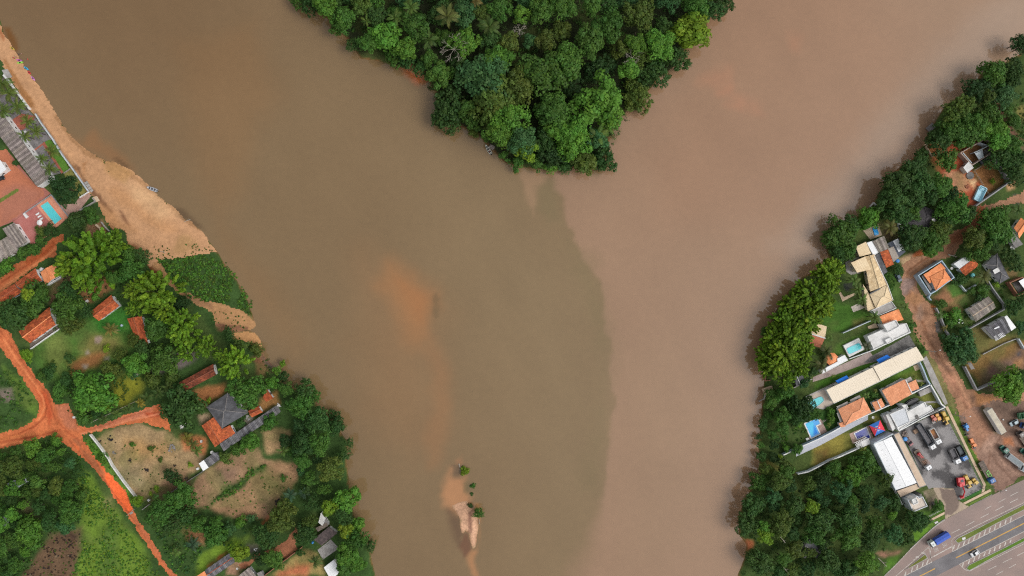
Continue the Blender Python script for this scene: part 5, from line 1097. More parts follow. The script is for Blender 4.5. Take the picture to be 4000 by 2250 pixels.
for lb, q in (("grey lean-to slab on the garden side of the river-side salmon house, upper piece", [(385,1005),(505,945),(530,968),(400,1030)]),("grey lean-to slab beside the salmon house, piece near the pool", [(218,1090),(355,1025),(366,1048),(232,1115)]),("grey side slab at the left wall of the salmon house", [(220,1172),(242,1160),(300,1290),(275,1310)]),("grey slab roof behind the street-side salmon house", [(790,870),(1020,745),(1040,760),(800,884)]),("grey slab roof at the corner of the street-side salmon house", [(1085,745),(1150,712),(1195,790),(1120,790)])):
    slab_thing("lean_to_slab", lb, "canopy", 'M', q, 2.4, CONC, 0.14)
slab_thing("stair_slab", "grey slatted canopy beside the garden stair of the street-side salmon house", "canopy", 'M', [(1250, 905), (1395, 838), (1420, 900), (1275, 965)], 1.2, CONC)
for k in range(7):
    tag((lambda q: (lambda mb: (mb.prism(pts('M', q), GZ - 0.02, GZ + 0.06), mb.build("stepping_stone", mat("pale_stone", (0,0,0))))[1])(MB()))([(1222 + k * 15,748 + k * 1.5),(1230 + k * 15,748 + k * 1.5),(1240 + k * 15,776 + k * 1.5),(1231 + k * 15,776 + k * 1.5)]), f"{('first','second','third','fourth','fifth','sixth','seventh')[k]} pale stepping stone from the salmon shed across the small front lawn", "stepping stone", "stepping stones on the front lawn")
for k in range(4):
    tag((lambda q: (lambda mb: (mb.prism(pts('a', q), GZ - 0.02, GZ + 0.06), mb.build("stepping_stone", mat("pale_stone", (0,0,0))))[1])(MB()))([(1385 + k * 36,675 - k * 18),(1400 + k * 36,668 - k * 18),(1424 + k * 36,715 - k * 18),(1408 + k * 36,722 - k * 18)]), f"{('first','second','third','fourth')[k]} pale stepping stone from the bent blue pool deck", "stepping stone", "stepping stones by the bent blue pool")
flat("pool_deck", pts('a', [(790,770),(1290,525),(1530,1000),(1440,1060),(1040,1245),(870,1280),(985,1180)]), mat("rose_deck", (0.4,0.28,0.24),(0.33,0.22,0.19), scale=0.6),0.06)
pool("bent blue pool with white rim beside the leafy garden", 'a', [(850,770),(1238,590),(1320,765),(1180,828),(1305,1082),(1045,1210)], POOLB, WHITE, 0.45,0.2)
sheet("pool_shelf", pts('a', [(860,775),(1075,690),(1150,860),(1240,1060),(1060,1160)]), lin(96,200,240), groundmat("pool_tiles", 0.03,0.05,1, rough=0.1, bump=0), off=0.115, ragged=0.03, step=0.3, seed=61, zones=[(pts('a', [(1120,830),(1200,900),(1290,1090),(1060,1210),(1100,1100)]), lin(44,130,222),0.8,0.3)])
# the long pale wall, lawn strip, navy pool, canopy, pergola
flat("concrete_path", pts('a', [(560,1500),(1640,1020),(2576,620),(2820,480),(2820,640),(2400,860),(1330,1440),(560,1800)]), mat("pale_concrete", (0.5,0.51,0.55),(0.43,0.44,0.48), scale=0.25),0.05)
fence_wall("long_garden_wall", "long pale wall with white top between the salmon houses and the olive lawn", [('b', [(95,445),(420,292),(740,150),(1010,10)]),('M', [(320,1322),(560,1215),(890,1070),(1260,880),(1402,812)])],2.3,0.3, BLUEWALL, WHITE)
fence_wall("lawn_wall", "curving pale wall along the lower side of the olive lawn", [('b', [(345,782),(410,770),(540,740),(700,660),(960,520)]),('N', [(100,815),(260,755),(560,620),(690,565),(890,470)])],2.0,0.35, PALEWALL, WHITE)
flat("pool_deck", pts('N', [(378,465),(622,360),(682,512),(640,560),(420,590)]), mat("tan_deck", (0.5,0.36,0.29),(0.42,0.29,0.23), scale=0.5),0.06)
pool("navy blue L-shaped pool beside the red and blue canopy", 'N', [(448,464),(592,390),(640,512),(600,530),(575,490),(482,530)], POOLN, WHITE, 0.4,0.22)
t = thing("pergola", "white slatted pergola at the foot of the navy pool", "pergola", tuple(at('N', 540, 580)))
for k in range(6):
    mb = MB(); mb.prism(pts('N', [(462 + k * 21,578 - k * 10),(470 + k * 21,574 - k * 10),(480 + k * 21,594 - k * 10),(472 + k * 21,598 - k * 10)], GZ + 2.4), GZ + 2.3, GZ + 2.42); mb.build("slat", WHITE, t)
for k in range(4):
    mb = MB(); mb.prism(pts('N', [(468 + k * 6,606 + k * 13),(530 + k * 3,576 + k * 13),(534 + k * 3,583 + k * 13),(472 + k * 6,614 + k * 13)], GZ + 2.4), GZ + 2.3, GZ + 2.42); mb.build("slat", WHITE, t)
for a1, b1 in (((446,580),(604,508)),((456,600),(614,528)),((456,600),(490,652)),((530,572),(552,624))):
    mb = MB(); strip_mb(mb, pts('N', [a1, b1], GZ + 2.4), 0.16, GZ + 2.18, GZ + 2.29); mb.build("beam", WHITE, t)
for s_ in ((448, 582), (602, 512), (488, 650), (550, 620)):
    p_ = at('N', *s_, GZ + 2.2); mb = MB(); mb.tube((p_.x, p_.y, GZ), (p_.x, p_.y, GZ + 2.2), 0.08, 0.08, 6); mb.build("post", WHITE, t)
slab_thing("kitchen_slab", "square white slab roof joined to the white pergola", "canopy", 'N', [(522, 566), (620, 520), (648, 582), (545, 628)], 2.5, WHITE_DIRTY, 0.2)
t = thing("canopy_tent", "pyramid party canopy with two red and two blue panels", "canopy", tuple(at('N', 735, 400)))
pk = at('N', 735,402, GZ + 3.9); cr = [at('N', *s_, GZ + 2.5) for s_ in ((630,362),(766,294),(832,428),(700,496))]
TB, TR = mat("blue_canvas", (0.05, 0.2, 0.6), (0.045, 0.17, 0.55), scale=1, fine=0.05), mat("red_canvas", (0.75, 0.06, 0.09), (0.68, 0.05, 0.08), scale=1, fine=0.05)
for k in range(4):
    mb = MB(); mb.slab3(cr[k], cr[(k + 1) % 4], pk, 0.03); pn = mb.build("panel", (TB, TR, TB, TR)[k], t, None)
    m_ = cr[k].lerp(cr[(k + 1) % 4],0.5); c_ = pk.lerp(m_, 0.36) + Vector((0,0,0.05)); e_ = (cr[(k + 1) % 4] - cr[k]).normalized(); u_ = (pk - m_).normalized()
    mb = MB()
    if k % 2 == 0: mb.face([c_ - e_ * 0.5 - u_ * 0.22, c_ + e_ * 0.5 - u_ * 0.22, c_ + e_ * 0.5 + u_ * 0.26, c_ - e_ * 0.5 + u_ * 0.18])
    else: mb.face([c_ + (e_ * math.cos(a1) * 0.4 + u_ * math.sin(a1) * 0.45) * (0.7 + 0.3 * math.cos(3 * a1)) for a1 in [j * math.pi / 6 for j in range(12)]])
    mb.build("emblem", mat("pale_print", (0.62,0.7,0.8),(0.6,0.55,0.6)) if k % 2 == 0 else mat("cream_print", (0.8,0.6,0.5),(0.75,0.5,0.42)), pn)
    mb = MB(); mb.tube((cr[k].x, cr[k].y, GZ), (cr[k].x, cr[k].y, GZ + 2.45), 0.06, 0.06, 6); mb.build("leg", STEEL, t)
# white modern villa by the yard
t = house("white_villa", "sprawling white flat-roofed villa above the asphalt machine yard", 'M', [(840, 1200), (1100, 1065), (1310, 1020), (1440, 1130), (1000, 1395)], 4.2)
flatroof(t, 'M', [(1090,1098),(1120,1150),(1330,1030),(1360,1092),(1404,1070),(1444,1136),(1232,1250),(1140,1300),(1000,1396),(900,1190),(1060,1105)],3.4, WHITE_DIRTY, 0.4, WHITE, 6)
flatroof(t, 'M', [(890,1184),(1088,1100),(1146,1284),(988,1356)],4.2, mat("grey_membrane", (0.6,0.62,0.65),(0.54,0.56,0.58), scale=0.2),0.25, WHITE, 4, parname="upper_parapet")
flatroof(t, 'M', [(1040, 1075), (1100, 1062), (1124, 1108), (1080, 1120)], 4.5, WHITE_DIRTY, 0.2, WHITE, 0, parname="tower_parapet")
mb = MB(); mb.prism(pts('M', [(1212,1210),(1240,1196),(1268,1250),(1240,1264)], GZ + 3.46), GZ + 2.9, GZ + 3.42); mb.build("light_well", CONC_DARK, t)
mb = MB(); mb.prism(pts('M', [(1378,1180),(1500,1120),(1505,1140),(1390,1196)], GZ + 2.6), GZ, GZ + 2.6); mb.build("porch", CONC_DARK, t)
for q, lb in (([(840,1195),(880,1180),(960,1360),(925,1400)],4.6),([(800,1205),(835,1190),(880,1290),(850,1300)],3.2)):
    mb = MB(); mb.prism(pts('M', q, GZ + lb - 1), GZ, GZ + lb - 1); mb.build("side_wing", WHITE_DIRTY, t)
fence_wall("villa_wall", "white wall between the villa and the machine yard", [('M', [(1585, 1098), (1300, 1235), (1100, 1345), (1000, 1396)])], 2.4, 0.25, PALEWALL, WHITE)
mb = MB(); c_ = at('M', 1172, 1032, GZ + 1)
o_ = [(c_.x + 3.1 * math.cos(a1) * math.cos(0.42) - 1.15 * math.sin(a1) * math.sin(0.42), c_.y + 3.1 * math.cos(a1) * math.sin(0.42) + 1.15 * math.sin(a1) * math.cos(0.42)) for a1 in [k * math.pi / 10 for k in range(20)]]
mb.prism(o_, GZ, GZ + 0.7); mb.prism(inset(o_, 0.35), GZ + 0.7, GZ + 1.1); tag(mb.build("covered_heap", mat("black_tarpaulin", (0.035,0.035,0.04),(0.02,0.02,0.022), rough=0.4)), "oval heap covered with black sheeting behind the white villa", "covered heap")
fence_wall("street_wall", "pale blue street wall in front of the cream roofed row", [('M', [(1268, 532), (1310, 620), (1360, 750), (1402, 815)])], 2.3, 0.4, PALEWALL, BLUEWALL)
fence_wall("street_wall", "pale street wall in front of the white villa garden", [('M', [(1402, 815), (1470, 930), (1540, 1060), (1588, 1098)])], 2.3, 0.4, PALEWALL, WHITE)
flat("garden_path", pts('M', [(1310,1040),(1350,1022),(1500,1015),(1520,1040),(1340,1050)]), CONC, 0.06)
flat("paved_terrace", pts('M', [(1180, 580), (1262, 540), (1286, 610), (1208, 642)]), TANWALK, 0.06)
fence_wall("garden_wall", "pale garden wall on the lawn above the raised pool", [('M', [(300, 165), (650, 10)])], 1.6, 0.25, PALEWALL)
fence_wall("garden_wall", "pale wall under the white modern house and driveway", [('M', [(380, 490), (690, 375), (1150, 155)])], 1.2, 0.2, PALEWALL, WHITE)
fence_wall("river_wall", "tan river platform wall at the upper end of the garden bank", [('S', [(770,1160),(920,1110),(935,1180),(805,1245),(770,1160)])],0.9,0.25, TANWALK)
slab_thing("river_platform", "square tan platform at the river edge below the bamboo", "platform", 'S', [(776, 1162), (916, 1112), (930, 1176), (806, 1236)], 0.6, TANWALK)
fence_wall("river_wall", "pale pole wall jutting over the river below the bamboo", [('S', [(708, 1366), (800, 1320), (815, 1250)])], 0.9, 0.2, CONC)
fence_wall("river_wall", "low brick retaining wall hidden at the foot of the bamboo", [('S', [(820, 920), (812, 1020), (900, 1010)])], 0.7, 0.25, BRICKRAW)
fence_wall("garden_wall", "pale old wall between the bamboo and the grassy gardens", [('S', [(1290, 1140), (1450, 1060), (1600, 990)])], 1.2, 0.25, CONC)
t = house("boat_shed", "dark boathouse roof with a white ridge beam under the bamboo", 'S', [(1330,910),(1440,960),(1450,1060),(1330,1110)],2.4, "shed"); mono(t, 'S', [(1310,930),(1440,900),(1470,1040),(1330,1110)],2.6,2.3, FIBRO_DK, GREYWALL, wins=0); cap(t, at('S', 1330,912, GZ + 2.7), at('S', 1396,1076, GZ + 2.5),0.12, WHITE)
# ---------------- machine yard shed and gatehouse
t = house("white_shed", "long white sheet-roofed warehouse beside the machine yard", 'N', [(690, 595), (945, 470), (1230, 1090), (965, 1175)], 4.6, "warehouse")
p_ = [at('N', 690, 596, GZ + 4.6), at('N', 912, 500, GZ + 4.6), at('N', 1226, 1082, GZ + 4.6), at('N', 966, 1172, GZ + 4.6)]
m0, m1 = (p_[0] + p_[1]) / 2 + Vector((0, 0, 0.2)), (p_[2] + p_[3]) / 2 + Vector((0, 0, 0.2))
mb = MB(); mb.slab(m0, m1, p_[3], p_[0], 0.1); mb.slab(m1, m0, p_[1], p_[2], 0.1); ribs(mb, m0, m1, p_[3], p_[0], 1.8, 0.06, 0.025); ribs(mb, m1, m0, p_[1], p_[2], 1.8, 0.06, 0.025); r_ = mb.build("roof", SHEETWHITE, t)
cap(t, m0, m1, 0.15, SHEETWHITE, parent=r_)
for k in range(9):
    q_ = m0.lerp(m1,(k + 0.5) / 9); a1 = q_.lerp(p_[0].lerp(p_[3],(k + 0.5) / 9),0.5) + Vector((0,0,0.03))
    mb = MB(); mb.box((a1.x, a1.y, a1.z), (0.9, 0.12, 0.04), R(25)); mb.build("sheet_lap", WHITE_DIRTY, r_)
walls(t, p_, GZ + 4.4, PALEWALL, 0.2, True, 8)
mb = MB(); strip_mb(mb, pts('N', [(690, 590), (930, 466)], GZ + 4.8), 0.5, GZ, GZ + 4.9); mb.build("end_wall", PALEWALL, t)
mb = MB(); strip_mb(mb, [p_[0] + Vector((-0.15,0,0)), p_[3] + Vector((-0.15,0,0))],0.3, GZ, GZ + 4.72); mb.build("side_parapet", PALEWALL, t)
t = house("ledge_roof", "flat stained tan slab roof along the white warehouse", 'N', [(945, 470), (1010, 430), (1355, 1110), (1265, 1145)], 3.4, "building")
LEDGE = mat("stained_tan_slab", (0.6, 0.46, 0.34), (0.44, 0.32, 0.23), scale=0.5, lo=0.5, hi=0.75, fine=0.14)
flatroof(t, 'N', [(938, 476), (1006, 444), (1356, 1112), (1262, 1146)], 3.6, LEDGE, 0.05, GREYWALL, 5)
mono(t, 'N', [(980, 1186), (1232, 1092), (1264, 1150), (1024, 1262)], 3.2, 3.0, LEDGE, GREYWALL, wins=2, name="end_roof")
fence_wall("side_wall", "white wall dropping from the warehouse corner to the small white house", [('O', [(952, 360), (1048, 552)])], 1.8, 0.25, WHITE)
t = house("white_gatehouse", "small two-storey white house with parapet roof by the yard gate", 'O', [(1110, 500), (1240, 440), (1300, 420), (1365, 570), (1185, 645)], 6.2)
flatroof(t, 'O', [(1116,498),(1242,442),(1258,470),(1306,452),(1366,572),(1186,646)],6.2, mat("cream_screed", (0.66,0.58,0.5),(0.55,0.46,0.38), scale=0.5),0.5, mat("cool_white_plaster", (0.66,0.69,0.72),(0.56,0.6,0.64)),6)
flatroof(t, 'O', [(1164, 490), (1222, 464), (1250, 530), (1192, 556)], 7.4, WHITE_DIRTY, 0.35, WHITE, 0, parname="tank_parapet")
mb = MB(); mb.prism(pts('O', [(1246,430),(1284,414),(1300,446),(1262,464)], GZ + 4.4), GZ, GZ + 4.4); mb.build("stair_box", CONC_DARK, t)
# yard fence with raking bars
t = thing("yard_fence", "grey mesh fence with raking stays along the machine yard", "fence", tuple(at('N', 1840, 700)))
A, B_ = at('N', 1625, 300, GZ), at('N', 2046, 1140, GZ); n_ = 22
pm = MB(); pm.box((0,0,1.1),(0.09,0.09,2.2)); pm.tube((0,0,2.2),(0.9,0.35,0),0.05,0.05,4); pm = pm.mesh("post"); pm.materials.append(CONC)
for k in range(n_ + 1):
    o = put("post", pm, None, t); q_ = A.lerp(B_, k / n_); o.location = q_ - ORG[t.name]
for z_ in (0.7, 1.4, 2.1):
    mb = MB(); mb.tube((A.x, A.y, GZ + z_), (B_.x, B_.y, GZ + z_), 0.03, 0.03, 4); mb.build("wire", CONC, t)
rail_fence("yard_fence", "low green mesh fence at the street side of the machine yard", 'N', (1770, 1296), (2046, 1150), 9, 1.4, mat("green_metal", (0.05, 0.22, 0.1), (0.04, 0.16, 0.08)))
rail_fence("verge_fence", "white rail fence on the grass below the small white house", 'O', (1370, 690), (1520, 610), 6, 1.2, WHITE)
# ---------------- east of the dirt road
t = house("blue_wall_house", "orange roofed house boxed in by pale blue parapet walls", 'L', [(1245, 720), (1545, 540), (1700, 750), (1400, 960)], 3.6)
mb = MB(); strip_mb(mb, pts('L', [(1250,728),(1544,542),(1698,752),(1466,925),(1402,962)], GZ + 3.6),0.35, GZ, GZ + 3.6, True); mb.build("parapet", BLUEWALL, t)
mono(t, 'L', [(1530,572),(1592,640),(1398,745),(1320,716)],3.3,3.0, T_BRIGHT, None, name="rear_roof"); mono(t, 'L', [(1312,716),(1396,668),(1440,800),(1392,828)],3.3,3.0, T_BRIGHT, None, name="side_roof")
hip(t, 'L', [(1394, 744), (1576, 650), (1666, 786), (1466, 922)], 0, 3.4, 4.4, T_BRIGHT, WHITE, wins=2)
mb = MB(); mb.prism(pts('L', [(1286,732),(1310,722),(1420,900),(1400,930)], GZ + 2.4), GZ + 2.2, GZ + 2.4); mb.build("carport_slab", FIBRO, t)
t = house("two_tone_shed", "shed with one white and one orange roof slope", 'L', [(1695,580),(1935,525),(2010,595),(1835,735)],2.9, "shed"); mono(t, 'L', [(1765,645),(1905,540),(1838,488),(1692,582)],3.4,2.8, SHEETWHITE, WHITE, rib=1.1, wins=2, name="white_roof"); mono(t, 'L', [(1768,648),(1935,522),(2012,595),(1836,736)],3.5,2.8, T_ORANGE, WHITE, wins=2, name="orange_roof")
t = house("grey_hip_house", "grey hip-roofed house with a whitish patched peak at the right", 'L', [(2080,590),(2240,445),(2395,760),(2290,835)],3); hip(t, 'L', [(2082,590),(2238,447),(2392,762),(2270,830)],1,2.9,3.9, FIBRO_DK, WHITE, capm=FIBRO); mb = MB(); q_ = at('L', 2228,668, GZ + 3.95); mb.box(q_, (2.6,1.8,0.1),0.5); mb.build("patch", WHITE_DIRTY, t)
t = house("orange_house", "bright orange gabled house at the right frame edge", 'L', [(2450,140),(2540,0),(2680,120),(2515,260)],3.1); gable(t, 'L', [(2448,132),(2540,0),(2620,110),(2515,262)],0,3,3.8, T_BRIGHT, WHITE) 
t = house("grey_annex", "plain grey annex roof beside the orange house at the frame edge", 'L', [(2370,215),(2440,175),(2565,335),(2465,385)],2.8, "building"); mono(t, 'L', [(2368,214),(2438,174),(2565,335),(2466,386)],2.9,2.6, FIBRO, WHITE)
t = house("taupe_gable_house", "taupe corrugated gable with a pale tan ridge in the garden plot", 'L', [(1860,1160),(2130,990),(2220,1130),(1965,1310)],2.9); gable(t, 'L', [(1860,1160),(2128,990),(2222,1130),(1966,1312)],0,2.7,3.4, SHEETTAN, WHITE, capm=TANWALK, sheet_w=0.95)
t = house("patched_house", "grey roof patched with white sheets in the walled garden", 'L', [(2080,1395),(2350,1240),(2475,1380),(2225,1548)],3); mono(t, 'L', [(2080,1396),(2330,1250),(2420,1420),(2225,1548)],3.3,2.8, SHEETDK, WHITE, sheet_w=1.3); mono(t, 'L', [(2328,1250),(2362,1230),(2478,1382),(2418,1424)],3.2,3.1, SHEETWHITE, WHITE, wins=0, name="white_roof"); mono(t, 'M', [(2190,210),(2310,150),(2345,195),(2225,262)],3.05,2.9, SHEETWHITE, None, name="white_sheet")
for q in ([(2200, 105), (2262, 76), (2270, 90), (2208, 118)],):
    p_ = pts('M', q, GZ + 3.4); mb = MB(); mb.prism(p_, GZ + 3.3, GZ + 3.42); mb.build("skylight", SHEETWHITE, t)
t = house("brick_ruin", "half-built red brick house with a white sheet at the right edge", 'L', [(2400, 820), (2500, 760), (2640, 930), (2500, 980)], 2.6); 
mb = MB(); strip_mb(mb, pts('L', [(2400,820),(2560,750),(2660,900),(2510,985)], GZ + 2.6),0.4, GZ, GZ + 2.6, True); mb.build("wall", BRICKRAW, t); mono(t, 'L', [(2510,800),(2600,750),(2660,850),(2576,890)],2.8,2.6, SHEETWHITE, None); mb = MB(); mb.prism(inset(pts('L', [(2400,820),(2560,750),(2660,900),(2510,985)], GZ),0.6), GZ, GZ + 0.1); mb.build("floor", CONC_DARK, t)
fence_wall("plot_wall", "pale wall running down from the blue walled house", [('L', [(1705, 760), (1858, 935)])], 1.6, 0.22, PALEWALL)
fence_wall("plot_wall", "short pale wall turning towards the tall palm", [('L', [(1862, 918), (2000, 832)])], 1.6, 0.22, PALEWALL)
fence_wall("plot_wall", "long grey wall around the taupe gabled house", [('L', [(2130,800),(2200,910),(2338,1098),(2340,1150),(1870,1412)])],1.7,0.3, GREYWALL)
fence_wall("plot_wall", "grey plot wall along the dirt road beside the small palms", [('L', [(1475,1135),(1540,1270),(1600,1420)]),('M', [(1660,222),(1740,205)])],1.6,0.35, GREYWALL)
fence_wall("plot_wall", "grey wall around the dark fallow plot near the gravel lot", [('M', [(1838, 585), (1990, 882), (2262, 758)])], 2.0, 0.4, GREYWALL)
fence_wall("plot_wall", "low earth wall between the fallow plot and the garden above", [('M', [(2060, 432), (2340, 290), (2500, 230)])], 0.8, 0.2, CONC)
fence_wall("plot_wall", "pale wall corner at the right frame edge of the fallow plot", [('M', [(2510, 235), (2590, 370)])], 1.8, 0.35, PALEWALL)
fence_wall("plot_wall", "pale wall piece behind the large bright tree", [('M', [(2380, 690), (2480, 645)])], 1.6, 0.25, PALEWALL)
fence_wall("garden_wall", "light blue wall corner in front of the blue walled house", [('L', [(1405, 965), (1380, 1000), (1410, 1040)])], 1.6, 0.25, BLUEWALL)
flat("paved_terrace", pts('L', [(1205, 745), (1250, 740), (1365, 975), (1340, 985)]), TANWALK, 0.06)
t = thing("plot_gate", "small roofed gate at the upper corner of the fallow plot", "gate", tuple(at('M', 1900,580))); mono(t, 'M', [(1865,540),(1905,530),(1955,610),(1915,625)],2.4,2.3, FIBRO, None)
for s_ in ((1872, 548), (1945, 612)):
    p_ = at('M', *s_, GZ + 2); mb = MB(); mb.box((p_.x, p_.y, GZ + 1.1), (0.4, 0.4, 2.2)); mb.build("post", CONC, t)
t = house("hidden_house", "grey gable house half hidden in the lower right wood", 'T', [(1040,1090),(1150,990),(1370,1150),(1260,1220)],3); gable(t, 'T', [(1040,1150),(1150,980),(1390,1100),(1260,1225)],1,2.9,3.7, FIBRO_DK, WHITE_DIRTY, capm=CONC); slab_thing("hidden_terrace", "pale mossy terrace slab below the hidden grey gable", "terrace", 'T', [(1045,1160),(1135,1200),(1110,1230),(1050,1190)],0.3, CONC)
# ================================================================ VEHICLES, BOATS, PEOPLE, YARD THINGS
def paintmat(name, c, rough=0.35):
    return mat(name, c, tuple(x * 0.8 for x in c), scale=0.9, fine=0.08, rough=rough)
_w = MB(); _w.tube((0, -0.14, 0), (0, 0.14, 0), 0.5, 0.5, 14); WHEEL = _w.mesh("wheel"); WHEEL.materials.append(RUBBER)
_w = MB(); _w.tube((0, -0.16, 0), (0, 0.16, 0), 0.26, 0.26, 10); RIM = _w.mesh("rim"); RIM.materials.append(STEEL)
_w = MB(); _w.box((0,0,0),(0.06,0.3,0.16)); LAMP = _w.mesh("headlight"); LAMP.materials.append(mat("lamp_glass", (0.6,0.6,0.58), rough=0.15))
def wheels(t, xs, y, r):
    for x in xs:
        for s in (-1, 1):
            o = put("wheel", WHEEL, None, t); o.location = (x, s * y, r); o.scale = (2 * r, 1.4 if r > 0.4 else 0.9, 2 * r); put("rim", RIM, None, o)
def vroot(name, label, cat, reg, tail, head, group=None):
    """vehicle standing on the land, pointing from tail to head; returns (root, length)"""
    a, b = at(reg, *tail, GZ + 1), at(reg, *head, GZ + 1); c = (a + b) / 2
    t = thing(name, label, cat, (0, 0, 0), group)
    t.location = (c.x, c.y, GZ + 0.06); t.rotation_euler = (0, 0, math.atan2(b.y - a.y, b.x - a.x))
    return t, (b - a).length
def lamps(t, x, y, z):
    for s in (-1, 1):
        o = put("headlight", LAMP, None, t); o.location = (x, s * y, z)
def bx(name, m, t, *boxes):
    mb = MB()
    for c, d in boxes: mb.box(c, d)
    return mb.build(name, m, t)
def car(label, reg, tail, head, c, cat="car", pickup=False):
    t, L_ = vroot("parked_car", label, cat, reg, tail, head); L_ = max(L_, 3.7); w = 1.72; m = paintmat("car_" + "%d_%d_%d" % tuple(int(x * 99) for x in c), c)
    mb = MB(); l, h = L_ / 2, w / 2
    prof = [(-l, 0.35),(-l, 0.85),(-l + 0.12,0.95),(l - 1.1,0.95),(l - 0.12,0.78),(l, 0.62),(l, 0.32)]
    for s in (0,):
        for (x0, z0), (x1, z1) in zip(prof, prof[1:]):
            mb.face([(x0, h, z0), (x1, h, z1), (x1, -h, z1), (x0, -h, z0)])
        mb.face([(x, h, z) for x, z in prof][::-1]); mb.face([(x, -h, z) for x, z in prof])
    mb.build("body", m, t)
    f = l - 1.25; r = -l + (0.35 if not pickup else 1.75)
    mb = MB(); lo = [(r - 0.12, -h + 0.06, 0.94), (f + 0.35, -h + 0.06, 0.94), (f + 0.35, h - 0.06, 0.94), (r - 0.12, h - 0.06, 0.94)]
    hi = [(r + 0.3, -h + 0.25, 1.42), (f - 0.4, -h + 0.25, 1.42), (f - 0.4, h - 0.25, 1.42), (r + 0.3, h - 0.25, 1.42)]
    mb.hull8(lo, hi); mb.build("windows", GLASS, t)
    mb = MB(); mb.prism([(x, y) for x, y, z in hi], 1.42, 1.47); mb.build("roof", m, t)
    if pickup: bx("load_bed", STEEL, t, ((-l + 0.85, 0, 0.98), (1.4, w - 0.3, 0.03)))
    wheels(t, (-l + 0.75, l - 0.8), h - 0.08, 0.31); lamps(t, l, 0.6, 0.62)
    return t
def cabin(t, x, c, w=2.3, L_=2.1, h=2.7, name="cab"):
    m = paintmat("cab_" + "%d_%d_%d" % tuple(int(v * 99) for v in c), c)
    mb = MB(); lo = [(x - L_ / 2, -w / 2, 0.7), (x + L_ / 2, -w / 2, 0.7), (x + L_ / 2, w / 2, 0.7), (x - L_ / 2, w / 2, 0.7)]
    hi = [(x - L_ / 2, -w / 2 + 0.1, h), (x + L_ / 2 - 0.35, -w / 2 + 0.1, h), (x + L_ / 2 - 0.35, w / 2 - 0.1, h), (x - L_ / 2, w / 2 - 0.1, h)]
    mb.hull8(lo, hi); cb = mb.build(name, m, t)
    f = lambda z: x + L_ / 2 - 0.35 * (z - 0.7) / (h - 0.7) + 0.02
    mb = MB(); mb.face([(f(1.6),-w / 2 + 0.2,1.6),(f(1.6), w / 2 - 0.2,1.6),(f(2.5), w / 2 - 0.25,2.5),(f(2.5),-w / 2 + 0.25,2.5)]); mb.build("windscreen", GLASS, cb)
    bx("roof_hatch", GLASS, cb, ((x - 0.1,0, h + 0.02),(0.5,0.6,0.04))); bx("visor", STEEL, cb, ((x + L_ / 2 - 0.3,0, h + 0.03),(0.25, w - 0.4,0.08)))
    lamps(t, x + L_ / 2 + 0.02, w / 2 - 0.35, 0.95)
    return cb
